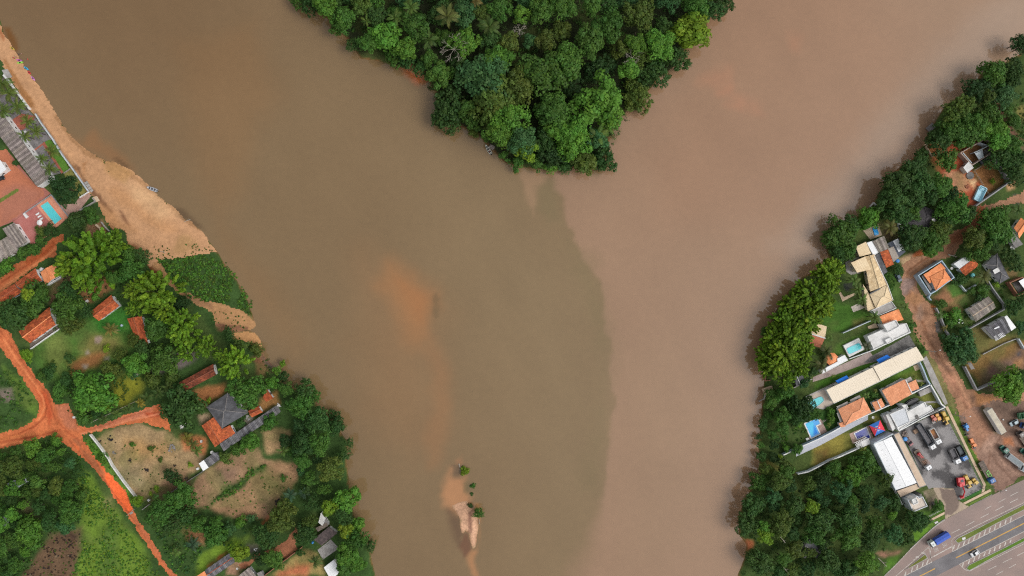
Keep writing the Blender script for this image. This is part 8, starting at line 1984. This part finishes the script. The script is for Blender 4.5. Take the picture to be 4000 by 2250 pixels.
# --- woods filled between the named trees
def fill(poly, spacing, rr, kinds, tints, area, seed, zz=9):
    rs = random.Random(seed); A = arr(poly); lo, hi = A.min(0), A.max(0)
    cells = {}
    cand = []
    for _ in range(int((hi[0] - lo[0]) * (hi[1] - lo[1]) / (spacing * spacing) * 14)):
        cand.append((rs.uniform(lo[0], hi[0]), rs.uniform(lo[1], hi[1])))
    cand = np.array(cand)
    cand = cand[sd_poly(cand, A) > 1.0]
    ex = [(t_[0].location.x, t_[0].location.y, t_[1]) for t_ in TREES]
    n = 0
    for x, y in cand:
        r = rs.uniform(*rr)
        if all((x - a) ** 2 + (y - b) ** 2 > (0.8 * (r + c)) ** 2 for a, b, c in ex):
            kd = rs.choice(kinds); tn = rs.choice(tints)
            tree((x, y), r, kd, tn, r * rs.uniform(1.7, 2.3), None, area); ex.append((x, y, r)); n += 1
    return n
zz = lambda r, s, h=8: pts(r, s, GZ + h)
n1 = fill(zz('Z', [(715,-35),(760,10),(830,40),(888,108),(910,140),(1010,158),(1060,190),(1100,235),(1105,285),(1140,300),(1200,325),(1245,370),(1280,400),(1430,415),(1520,395),(1528,340),(1556,290),(1615,240),(1660,185),(1700,150),(1725,115),(1760,90),(1790,25),(1830,-35)]),4,(4.2,7.4),['round', 'round', 'dense', 'clumpy', 'feather'],['dark', 'dark', 'mid', 'mid', 'olive', 'deep', 'blue'], 'point', 2)
n2 = fill(zz('T', [(590,60),(920,20),(1000,180),(1250,130),(1420,40),(1640,20),(2000,60),(2130,200),(2240,400),(2320,560),(2420,700),(2560,780),(2480,960),(2250,1080),(2000,1150),(1900,1150),(2090,1449),(300,1449),(330,1250),(500,1080),(700,1100),(900,1130),(1100,1000),(1140,960),(1330,1090),(1300,980),(480,1000),(380,950),(270,830),(290,650),(410,350),(560,220)],6),4,(2.8,5.4),['round', 'dense', 'feather', 'round'],['dark', 'dark', 'deep', 'mid', 'olive', 'blue'], 'wood', 3)
n3 = fill(zz('E', [(-40,230),(300,90),(640,80),(930,260),(1040,480),(1110,760),(1000,1030),(880,1180),(640,1230),(520,1300),(460,1449),(300,1800),(-40,1800)],4),4,(2.2,4.0),['round', 'dense', 'feather', 'bush'],['mid', 'mid', 'dark', 'olive', 'bright'], 'grove', 4)
n4 = fill(zz('G', [(1240,70),(1390,10),(1400,-400),(1300,-600),(1450,-680),(1700,-580),(1760,-500),(1700,-400),(1750,-280),(1900,-300),(2050,-100),(2170,90),(2140,330),(2080,560),(2190,720),(2220,880),(2190,1080),(2310,1180),(2440,1350),(2500,1500),(2420,1700),(2100,1700),(2050,1449),(2000,1220),(1890,1060),(1760,940),(1500,860),(1470,640),(1510,380),(1250,220)],6),4,(2.4,4.4),['round', 'dense', 'clumpy'],['dark', 'dark', 'mid', 'deep', 'blue'], 'rim', 5)
n5 = fill(zz('S', [(1100,120),(900,260),(860,420),(780,560),(770,720),(830,860),(860,960),(1000,1000),(1100,400)],6),3,(2.2,3.6),['plume'],['plume'], 'right', 6)
n6 = fill(zz('Y', [(2985,1540),(3050,1500),(3080,1600),(3060,1780),(3010,1880),(2965,1880),(2965,1700)],4),3,(1.6,3.0),['dense', 'clumpy', 'bush'],['dark', 'mid', 'deep'], 'right', 7)
n7 = fill(zz('Y', [(3240,1040),(3280,1060),(3180,1130),(3090,1220),(3040,1290),(3000,1280),(3050,1190),(3140,1090)],5),3,(2.0,3.4),['plume', 'dense'],['plume', 'mid'], 'right', 8)
print("TREES", len(TREES), n1, n2, n3, n4, n5, n6, n7, sum(1 for t_ in TREES if t_[0].name.startswith('tree')))


# beyond 298 separate trees the smallest unlabelled ones stand as one mass of understorey
_tr = sorted([t_ for t_ in TREES if t_[0].name.split('.')[0] == 'tree'], key=lambda t_: (t_[4] is None, -t_[1]))
Vm, Fm, Cm, nv_ = [], [], [], 0
for t_ in _tr[298:]:
    c_ = [x for x in t_[0].children if x.name.startswith('crown')][0]; me_ = c_.data
    V_ = np.empty(len(me_.vertices) * 3, np.float32); me_.vertices.foreach_get("co", V_); V_ = V_.reshape(-1, 3)
    k_ = np.empty(len(V_) * 4, np.float32); me_.color_attributes["Col"].data.foreach_get("color", k_)
    a_ = c_.rotation_euler.z; V_ = V_ * np.array(c_.scale); V_ = np.stack([V_[:, 0] * math.cos(a_) - V_[:, 1] * math.sin(a_), V_[:, 0] * math.sin(a_) + V_[:, 1] * math.cos(a_), V_[:, 2]], 1)
    Vm.append(V_ + np.array(c_.location) + np.array(t_[0].location)); Cm.append(k_.reshape(-1,4)[:, :3] * np.array(c_.color[:3])); Fm.append(np.arange(len(V_)).reshape(-1,4) + nv_); nv_ += len(V_)
    for x in list(t_[0].children): bpy.data.objects.remove(x)
    bpy.data.objects.remove(t_[0]); TREES.remove(t_)
if Vm:
    me_ = mesh_np("understorey", np.concatenate(Vm), np.concatenate(Fm), np.concatenate(Cm)); me_.materials.append(LEAF); kind(put("understorey", me_), 'stuff')
# --- coconut palms, banana plants
def frond_mesh(seed, curve=0.55, leafw=0.13):
    """unit frond along +x: midrib with drooping leaflets on both sides"""
    rs = random.Random(seed); V, F, C = [], [], []
    n = 11; spine = []
    for k in range(n + 1):
        s = k / n
        spine.append((s * (1 - 0.12 * s), 0.0, 0.22 * s - curve * s * s))
    for k in range(n):
        a, b = spine[k], spine[k + 1]
        w = leafw * math.sin(math.pi * min(1, (k + 0.8) / n)) ** 0.7 + 0.02
        for sg in (-1, 1):
            i = len(V); g = rs.uniform(0.75, 1.3)
            V += [(a[0], 0, a[2]), (b[0] - 0.01, 0, b[2]), (b[0] + 0.10, sg * w, b[2] - 0.07), (a[0] + 0.12, sg * w, a[2] - 0.07)]
            F.append((i, i + 1, i + 2, i + 3)); C += [(g * 1.1, g, g * 0.9)] * 4
    me = mesh_np("frond", V, F, np.array(C)); me.materials.append(LEAF)
    return me
FRONDS = [frond_mesh(k, 0.45 + 0.1 * (k % 3)) for k in range(5)]
BANANA = [frond_mesh(20 + k, 0.5, 0.14) for k in range(3)]
PALMTRUNK = MB(); PALMTRUNK.tube((0,0,0),(0.02,0.01,0.5),0.03,0.022,7); PALMTRUNK.tube((0.02,0.01,0.5),(0.0,0.0,1.0),0.022,0.018,7)
PALMTRUNK = PALMTRUNK.mesh("trunk"); PALMTRUNK.materials.append(BARK)
def palm(reg, x, y, rz, h, label, tint=(0.085, 0.15, 0.028), nf=12, group=None, name="palm_tree", fr=None, cat="palm"):
    r = rz / REG[reg][2] * MPP
    p = at(reg, x, y, GZ + h)
    root = thing(name, label, cat, (p.x, p.y, GZ - 0.02), group)
    rs = random.Random(int(x * 7 + y))
    tk = put("trunk", PALMTRUNK, None, root); tk.scale = (h * 0.9, h * 0.9, h)
    for k in range(nf):
        f = put("frond", rs.choice(fr or FRONDS), None, root)
        L_ = r * rs.uniform(0.85, 1.15)
        f.location = (0, 0, h - 0.05 + 0.03 * k); f.scale = (L_, L_ * rs.uniform(0.9, 1.2), L_)
        f.rotation_euler = (0, rs.uniform(-0.45, 0.25) if k < nf * 0.7 else rs.uniform(-0.9, -0.4), 2 * math.pi * (k * 0.382 + rs.uniform(-0.03, 0.03)))
        g = rs.uniform(0.75, 1.25); yl = rs.uniform(0.9, 1.25)
        f.color = (tint[0] * g * yl, tint[1] * g, tint[2] * g, 1)
    return root
YEL = (0.2, 0.19, 0.03); DKP = (0.055, 0.11, 0.025); GRN = (0.075, 0.15, 0.03)
for q in [
    ('A', 20, 1050, 130, 7, 'highest coconut palm in the frame along the hotel beach wall'), ('A', 110, 1170, 120, 7, 'second coconut palm down the hotel beach wall, over grey paving'), ('A', 220, 1330, 115, 7, 'coconut palm at the foot of the long white beach wall'), ('A', 40, 1390, 115, 6, 'coconut palm close to the upper corner of the long corrugated roof'),
    ('B', 345, 80, 95, 6, 'coconut palm on the red brick terrace of the hotel'), ('B', 450, 205, 95, 6, 'coconut palm on the grey terrace nearest the beach'), ('B', 310, 265, 85, 6, 'coconut palm over the white wall of the long corrugated block'), ('B', 655, 460, 100, 6, 'coconut palm over the upper hotel lawn'), ('B', 525, 550, 80, 5, 'small coconut palm between the white wall and the hotel lawn'), ('B', 625, 680, 100, 6, 'coconut palm just above the very dark round tree'),
    ('D', 1390,115,105,5, 'yellowing palm alone on the lawn between three red roofs', (0.14,0.15,0.04)),('D', 2120,850,90,4.5, 'young palm nearest the long brown tiled roof', DKP),('D', 1990,910,85,4.5, 'young palm second from the long brown tiled roof', DKP),('D', 1850,975,90,4.5, 'young dark palm beside the bright yellow one', DKP),('D', 1765,1040,70,4, 'bright yellow palm in the row along the orange side road', YEL),('D', 1620,1110,70,4, 'young palm just below the yellow one along the orange side road', DKP),('D', 1460,1180,75,4, 'green palm standing in front of the garden fence end', GRN),('D', 1300,1260,75,3.5, 'last young palm of the row towards the orange crossroads', DKP),
    ('E', 2350, 30, 85, 4, 'yellow palm at the upper edge of the dry walled lot', (0.15, 0.16, 0.03)), ('E', 2420, 110, 80, 4, 'middle palm of three beside the orange L-shaped roof', (0.09, 0.12, 0.03)), ('E', 2475, 190, 80, 4, 'lowest palm of three beside the orange L-shaped roof', GRN),
    ('U', 1665,165,115,15, 'big pale palm rising above the canopy of the wooded point', (0.09,0.13,0.035)),('U', 1480,400,100,10, 'dark palm in the shade of the wooded point', DKP),('U', 2080,260,105,11, 'dark green palm deep in the wooded point', DKP),('U', 1140,180,90,10, 'palm near the left edge of the wooded point', GRN),('U', 850,210,70,8, 'small palm at the left edge of the wooded point', GRN),('U', 1300,80,90,11, 'palm at the top of the frame in the wooded point', GRN),('U', 1950,15,70,13, 'yellowish palm at the top of the frame', (0.13,0.13,0.04)),
    ('W', 1890, 590, 125, 8, 'palm by the right tip of the wooded point', GRN), ('W', 1990, 490, 100, 7, 'palm overhanging the water on the right tip of the wooded point', GRN), ('V', 30, 270, 110, 11, 'dark palm left of the lime canopy in the wooded point', DKP), ('V', 1140, 1360, 90, 7, 'palm under the biggest bright green tree of the wooded point', DKP),
    ('G', 1400,750,95,5, 'bluish palm by the dark burnt heap', (0.035,0.085,0.045)),('G', 1570,720,85,5, 'bluish palm beside bare red soil at the river trees', (0.04,0.09,0.05)),('G', 1310,190,80,5, 'palm between the two bare fields and the river trees', GRN),('G', 170,1370,100,4, 'bluish palm in the scrub by the narrow orange road', (0.035,0.085,0.045)),('H', 2030,1270,100,5, 'dark palm in front of the pool with green water', DKP),('H', 270,1160,70,3.5, 'young green palm in the thicket beside the narrow orange road', GRN),
    ('K', 890, 1250, 110, 7, 'tall coconut palm near the parked white car', (0.1, 0.115, 0.03)), ('K', 2500, 1030, 100, 6, 'palm by the bright orange roof at the right edge', DKP),
    ('L', 440,790,90,6, 'upper palm of three along the cream roofed house', GRN),('L', 490,900,90,6, 'middle palm of three along the cream roofed house', GRN),('L', 540,1030,90,6, 'lower palm of three along the cream roofed house', GRN),('L', 690,1250,100,6, 'palm between the orange roof and the garden wall', GRN),('L', 1080,1130,75,5, 'palm beside the dirt road near the orange roof corner', GRN),('L', 2060,740,110,7, 'tall palm between the hipped grey roof and the orange shed', (0.08,0.11,0.03)),('L', 1500,1230,65,4, 'palm on the walled plot edge by the dark puddle', DKP),('L', 1580,1390,50,3, 'small yellow-green palm on the plot wall', (0.12,0.13,0.03)),
    ('M', 90,390,115,7, 'palm above the orange octagonal canopy', (0.06,0.09,0.025)),('M', 30,560,110,7, 'palm over the end of the long white roof', (0.07,0.1,0.03)),('M', 600,320,70,4, 'grey-green palm beside the raised turquoise pool', (0.08,0.11,0.07)),('M', 135,225,50,4, 'small palm beside the ridge of the cream gable', GRN),('M', 595,945,55,3, 'small palm on the lawn below the long cream roofs', GRN),('T', 930,1180,65,6, 'dark palm by the roof in the lower right wood', GRN),('V', 2500,1000,5,3, '', GRN),
]:
    if q[5]: palm(*q)
for q in [('N', 560,672,58,3.5, 'banana plant growing against the outside of the garden wall'),('M', 710,890,35,2.2, 'little banana plant between the two salmon roofs'),('M', 180,700,32,2.2, 'little banana plant beside the upper blue awning'),('M', 1285,800,38,2.2, 'yellow-green banana plant by the stepping stones'),('M', 1205,715,26,1.8, 'tiny banana plant on the lawn near the street wall'),('M', 125,1320,36,2.2, 'yellow banana plant by the bent blue pool'),('E', 1790,790,45,3, 'yellow-green banana plant at the lower corner of the dry lot wall'),('G', 985,1200,45,3, 'bright banana plant beside the dark bushes of the lower left'),('D', 2360,1440,40,2.5, 'yellow plant above the group of three palms')]:
    palm(*q, tint=(0.12, 0.17, 0.03), nf=8, name="banana_plant", fr=BANANA, cat="banana plant")

# --- bare pale branches standing out of the green
def dead(reg, x, y, rz, label, seed, z=7, spread=1.0):
    p = at(reg, x, y, GZ + z); r = rz / REG[reg][2] * MPP
    root = thing("bare_branch_tree", label, "dead tree", (p.x, p.y, GZ)); rs = random.Random(seed)
    mb = MB(); mb.tube((p.x, p.y, GZ), (p.x, p.y, GZ + z * 0.8), 0.2, 0.12, 6); mb.build("trunk", PALEWOOD, root)
    mb = MB()
    def grow(q, d, L_, rad, lev):
        e = (q[0] + d[0] * L_, q[1] + d[1] * L_, q[2] + d[2] * L_)
        mb.tube(q, e, rad, rad * 0.7, 5)
        if lev < 3:
            for _ in range(3 if lev < 2 else 2):
                a = rs.uniform(-0.9, 0.9); ca, sa = math.cos(a), math.sin(a)
                grow(e, (d[0] * ca - d[1] * sa, d[0] * sa + d[1] * ca, rs.uniform(-0.1, 0.4)), L_ * rs.uniform(0.55, 0.8), rad * 0.66, lev + 1)
    for k in range(7):
        a = k * 0.9 + rs.uniform(-0.4, 0.4)
        grow((p.x, p.y, GZ + z * 0.78), (math.cos(a), math.sin(a), 0.45), r * rs.uniform(0.25, 0.42), 0.065, 0)
    mb.build("branches", PALEWOOD, root)
dead('U', 1730, 470, 150, 'bare white branches showing through the trees of the wooded point', 3, 13)
dead('V', 1480, 560, 110, 'bare grey branches near the right side of the wooded point', 4, 12.5)
dead('U', 2400, 280, 80, 'bare pinkish twigs in the middle of the wooded point', 6, 12)
dead('D', 1690, 640, 65, 'bare white branches in a tree on the left lawn', 8, 7)
def log(reg, a, b, label, rad=0.14, z=0.1, name="fallen_trunk"):
    p, q = at(reg, *a, GZ), at(reg, *b, GZ)
    mb = MB(); o = Vector(((p.x + q.x) / 2,(p.y + q.y) / 2, gz((p.x + q.x) / 2,(p.y + q.y) / 2)))
    za, zb = max(gz(p.x, p.y), 0), max(gz(q.x, q.y), 0)
    mb.tube((p.x, p.y, za + z), (q.x, q.y, zb + z), rad, rad * 0.6, 7)
    d = (q - p); n_ = Vector((-d.y, d.x, 0)) * 0.22
    m_ = p + d * 0.55
    mb.tube((m_.x, m_.y, za + z), (m_.x + n_.x + d.x * 0.2, m_.y + n_.y + d.y * 0.2, za + z + 0.2), rad * 0.5, rad * 0.25, 5)
    m_ = p + d * 0.75
    mb.tube((m_.x, m_.y, za + z), (m_.x - n_.x * 0.8 + d.x * 0.15, m_.y - n_.y * 0.8 + d.y * 0.15, za + z + 0.2), rad * 0.4, rad * 0.2, 5)
    tag(mb.build(name, PALEWOOD), label, "driftwood")
log('B', (2310, 1335), (2385, 1305), 'pale driftwood branch lying at the edge of the sandbank', 0.12)
log('C', (2010, 420), (2080, 440), 'pale fallen branch on the sand above the green spit', 0.15)
log('X', (505, 300), (525, 365), 'pale driftwood trunk leading to the yellow-green river bush', 0.2)
log('X', (712, 870), (716, 925), 'thin pale trunk lying below the largest islet bush', 0.14)
log('D', (1450, 135), (1512, 128), 'grey fallen trunk beside the yellowing palm on the lawn', 0.13)
log('T', (700, 1180), (880, 1400), 'long bare trunk leaning through the lower right wood', 0.12, 5)
log('T', (705, 870), (770, 945), 'short bare trunk among the olive trees of the lower right wood', 0.12, 8)
log('O', (740, 1220), (850, 1330), 'fallen bare tree on the verge by the slip road', 0.14)
log('L', (1620, 465), (1735, 495), 'pale log lying beside the dirt road above the blue-walled house', 0.25)

# --- low scrub nobody could count
def scrub(name, poly, dens, size, tints, seed, hgt=0.5, per=14, pw=0.55):
    rs = np.random.RandomState(seed); A = arr(poly); lo, hi = A.min(0), A.max(0)
    n = int((hi[0] - lo[0]) * (hi[1] - lo[1]) * dens)
    Q = lo + rs.rand(n, 2) * (hi - lo)
    keep = (sd_poly(Q, A) + 1.2 * noise2(Q, 0.25, seed) > 0) & (noise2(Q, 0.16, seed + 3, 3) > (pw - 0.8))
    Q = Q[keep]
    if not len(Q): return
    s = size[0] + (size[1] - size[0]) * rs.rand(len(Q)) ** 2
    z = height(Q)
    cen = np.column_stack([Q, z + s * hgt])
    V, F, c = leaf_cloud(rs, cen, s, per, 0.26, 0.7, 0.35, tint=0.3)
    tn = np.array([TINTS[k] for k in tints])[rs.randint(0, len(tints), len(Q))]
    c = c * np.repeat(np.repeat(tn, per, axis=0), 4, axis=0)
    me = mesh_np(name, V, F, c); me.materials.append(LEAF)
    kind(put(name, me), 'stuff')
scrub("undergrowth", pts('i', [(90,110),(200,130),(380,95),(500,110),(580,170),(650,260),(700,350),(750,440),(760,540),(640,450),(540,430),(400,410),(270,350),(180,250)]),1.8,(0.25,0.75),['mid', 'bright', 'bright', 'olive'],1,0.4,14,0.35)
scrub('undergrowth', pts('i', [(60,40),(400,20),(540,70),(600,170),(200,170),(80,140)]),0.5,(0.15,0.45),['olive', 'mid', 'olive'],41,0.2,8,0.7)
scrub('undergrowth', pts('B', [(1280,560),(1500,640),(1700,800),(1560,860),(1340,740)]),0.25,(0.12,0.3),['olive', 'straw'],42,0.2,6,0.75)
scrub('undergrowth', pts('i', [(480,500),(600,480),(720,560),(700,640),(560,640),(480,600)]),0.4,(0.15,0.5),['olive', 'mid'],43,0.3,8,0.75)
scrub("undergrowth", pts('E', [(960,380),(1110,480),(1480,1000),(1740,1430),(2060,1850),(820,1850),(1040,1449),(1040,1180),(1100,850)]),1.3,(0.2,0.5),['bright', 'lime', 'bright', 'mid'],2,0.25,10,0.5)
scrub("undergrowth", pts('E', [(1040,60),(1130,30),(1700,790),(1640,800),(1340,420)]),0.7,(0.3,0.6),['bright', 'mid'],3,0.3)
scrub("undergrowth", pts('E', [(-30,200),(400,60),(640,20),(860,140),(1000,270),(1100,420),(1180,800),(1050,1100),(640,1260),(480,1449),(300,1800),(-30,1800)]),0.45,(0.4,1.1),['dark', 'mid', 'mid'],4,0.4)
scrub("undergrowth", pts('G', [(460,790),(700,620),(850,500),(880,380),(960,410),(1150,350),(1000,440),(820,580),(700,730),(480,840),(380,890),(300,1000),(240,1000),(330,900)]),1.3,(0.4,0.8),['bright', 'mid', 'mid'],5,0.5,16,0.2)
scrub("undergrowth", pts('G', [(20,640),(170,700),(180,900),(330,1040),(330,1200),(640,1050),(960,1000),(1000,1130),(860,1300),(820,1449),(0,1449)]),0.35,(0.4,1.0),['mid', 'dark', 'blue', 'bright'],6,0.4,14,0.75)
scrub("undergrowth", pts('H', [(0,800),(400,700),(500,1000),(620,1100),(560,1300),(500,1449),(300,1449),(180,1200),(40,1000)]),0.6,(0.4,1.0),['mid', 'dark', 'blue', 'bright'],7,0.4)
scrub("undergrowth", pts('D', [(450,720),(560,500),(850,420),(900,600),(1200,640),(1450,500),(1700,330),(1900,300),(2100,640),(2250,760),(1900,870),(1450,1080),(1000,1330),(930,1200),(700,1000),(560,830)]),0.35,(0.4,1.1),['dark', 'mid', 'olive'],8,0.4,14,0.7)
scrub("undergrowth", pts('D', [(-30,560),(280,760),(420,950),(490,1100),(400,1270),(-30,1400)]),0.4,(0.4,1.2),['mid', 'dark', 'bright'],9,0.45)
scrub("undergrowth", pts('C', [(620,800),(900,700),(1500,640),(1700,1000),(1640,1200),(1100,1000),(1000,1140),(700,1449),(600,1000)]),0.3,(0.4,1.1),['dark', 'mid', 'olive'],10,0.4,14,0.7)
scrub("undergrowth", pts('J', [(2000,620),(2200,520),(2576,480),(2700,900),(2700,1449),(2300,1449),(1500,1449),(1600,1100),(1800,900)]),0.35,(0.4,1.2),['dark', 'mid', 'olive'],11,0.4)
scrub("undergrowth", pts('K', [(2150,100),(2576,60),(2700,400),(2640,800),(2450,680),(2230,300)]),0.4,(0.4,1.2),['dark', 'mid'],12,0.4)
scrub("undergrowth", pts('K', [(800,900),(1050,500),(1380,300),(1540,640),(1680,780),(1900,1010),(1950,1100),(1600,1340),(1500,1449),(1100,1449),(1060,1300),(740,1180),(500,1250),(240,1250)]),0.3,(0.4,1.1),['dark', 'deep', 'mid'],13,0.4)
scrub("undergrowth", pts('L', [(1440,1010),(1560,1040),(1800,1180),(1900,1000),(2150,960),(2330,1100),(2100,1250),(1850,1400),(1660,1449),(1560,1449)]),0.35,(0.3,0.7),['mid', 'bright', 'dark'],14,0.3,12,0.8)
scrub("undergrowth", pts('L', [(1700,700),(1860,780),(2080,740),(2150,850),(2330,1050),(2340,560),(2100,540),(2000,700)]),0.3,(0.4,0.9),['dark', 'mid'],15,0.4)
scrub("undergrowth", pts('T', [(600,40),(1000,180),(1400,20),(2040,60),(2330,560),(2576,780),(2450,1000),(2000,1150),(2090,1449),(300,1449),(480,1060),(260,830),(420,320)]),0.25,(0.5,1.3),['dark', 'deep', 'mid'],16,0.4)
scrub("undergrowth", pts('F', [(480,60),(720,180),(900,330),(1060,400),(1200,600),(1250,850),(1060,850),(1060,700),(940,500),(700,300)]),0.35,(0.3,0.9),['olive', 'mid', 'dark'],17,0.4)
scrub("undergrowth", pts('a', [(80,1160),(310,1180),(330,1430),(140,1449)]),2.5,(0.2,0.4),['bright', 'mid'],18,0.3)
scrub("undergrowth", pts('a', [(420,850),(860,820),(980,1150),(760,1330),(420,1300)]),0.5,(0.2,0.5),['mid', 'dark'],19,0.2,10)
scrub("undergrowth", pts('a', [(1520,560),(1780,440),(1850,660),(1620,770)]),3.0,(0.25,0.4),['bright', 'mid'],20,0.6)
scrub("undergrowth", pts('M', [(1180,-20),(1240,130),(1420,400),(1390,440),(1240,300),(1120,60)]),0.8,(0.2,0.6),['mid', 'bright'],21,0.3,10)
scrub("undergrowth", pts('E', [(640,1240),(1020,1160),(1010,1449),(850,1800),(280,1800),(480,1449)]),0.5,(0.25,0.6),['burnt', 'burnt', 'straw', 'olive'],22,0.2,9,0.4)
scrub("undergrowth", pts('Z', [(730,-30),(1090,230),(1100,290),(1240,365),(1310,412),(1440,418),(1530,390),(1620,240),(1830,-30)]),0.16,(0.7,1.8),['dark', 'mid'],23,0.6,20,0.2)
scrub("undergrowth", pts('E', [(1250,40),(2200,40),(2400,400),(1750,740)]),0.12,(0.15,0.35),['olive', 'mid'],24,0.2,8)
scrub("undergrowth", pts('G', [(200,640),(1000,180),(1100,360),(1480,380),(1400,620),(1120,1050),(560,1000),(220,960)]),0.12,(0.15,0.45),['mid', 'olive', 'bright'],25,0.2,8)

# --- what each tree is called: by look, then by the nearest landmark
LANDMARKS = [("the boat jetty", at('W', 830,710)),("the leaning lime tree", at('V', 2060,300)),("the bare white branches", at('U', 1700,470)),("the big pale palm", at('U', 1665,165)),("the biggest bright tree", at('V', 1140,1030)),("the wooded tip", at('W', 1700,950)),("the small sand patch", at('U', 1330,740)),
    ("the hotel pool", at('B', 640,1230)),("the largest bamboo clump", at('C', 1080,520)),("the lone red roof", at('C', 1320,1130)),("the long red house", at('C', 300,900)),("the white porch house", at('D', 490,150)),("the orange crossroads", at('D', 750,1280)),("the long brown roof", at('F', 230,730)),("the hipped grey roof", at('F', 600,1140)),("the orange L-shaped roof", at('F', 450,1400)),("the long grey shed roof", at('F', 900,1370)),
    ("the dry walled lot", at('E', 1850,330)),("the bare fields", at('G', 800,750)),("the roofless ruin", at('E', 200,610)),("the burnt patch", at('E', 780,1350)),("the small farm bridge", at('E', 1640,980)),("the green-water pool", at('H', 2190,1110)),("the weathered dark roof", at('G', 1840,1270)),("the green spit", at('C', 2350,750)),
    ("the riverside platform", at('J', 1410,1280)),("the walled square plot", at('K', 2150,640)),("the dark hipped roof", at('K', 1330,1130)),("the small blue pool", at('K', 710,1295)),("the cream roofed house", at('L', 640,750)),("the blue-walled house", at('L', 1480,760)),("the tan ridged roof", at('L', 2040,1150)),("the patched roof", at('L', 2270,1400)),("the cream gable", at('M', 0,200)),("the raised turquoise pool", at('M', 440,350)),("the oval deck pool", at('S', 1670,1370)),("the bent blue pool", at('a', 1080,900)),("the long white shed", at('N', 960,830)),("the small white house", at('O', 1240,540)),("the half-hidden grey roof", at('T', 1200,1110)),("the pale olive tree", at('T', 790,255)),("the bright lime tree", at('T', 1190,570)),("the slip road", at('O', 1250,1020)),("the gravel lot", at('N', 2100,550)),("the sand islet", at('X', 620,900))]
ORD = ['', 'second ', 'third ', 'fourth ', 'fifth ', 'sixth ', 'seventh ', 'eighth ', 'ninth ', 'tenth ', 'eleventh ', 'twelfth ']
def size_word(r): return 'small' if r < 2.4 else ('mid-sized' if r < 4.4 else 'large')
by = {}
for root, r, tw, kw, label, area in TREES:
    if label: root['label'] = label; continue
    x, y = root.location.x, root.location.y
    best = min(LANDMARKS, key=lambda l_: (l_[1].x - x) ** 2 + (l_[1].y - y) ** 2)
    dx, dy = x - best[1].x, y - best[1].y
    d = math.hypot(dx, dy)
    k8 = int(round(math.atan2(dy, dx) / (math.pi / 4))) % 8
    dr = ['right of', 'above and right of', 'above', 'above and left of', 'left of', 'below and left of', 'below', 'below and right of'][k8] if d > r * 0.9 else 'right beside'
    by.setdefault((size_word(r), tw, kw, dr, best[0]), []).append((d, root))
for (sz_, tw, kw, dr, lm), lst in by.items():
    lst.sort(key=lambda q: q[0])
    for k, (d, root) in enumerate(lst):
        extra = '' if len(lst) == 1 else (f'{ORD[k]}nearest ')
        root['label'] = f"{extra}{sz_} {tw} {kw} {dr} {lm}"
for t_ in TREES:
    root, area = t_[0], t_[5]
    root['group'] = {'point': 'trees of the wooded point', 'left': 'trees and bushes of the left bank', 'right': 'trees and bushes of the right bank', 'wood': 'trees of the lower right wood', 'grove': 'trees of the lower left grove', 'rim': 'trees along the left river edge', 'isle': 'bushes of the sand islet'}[area]
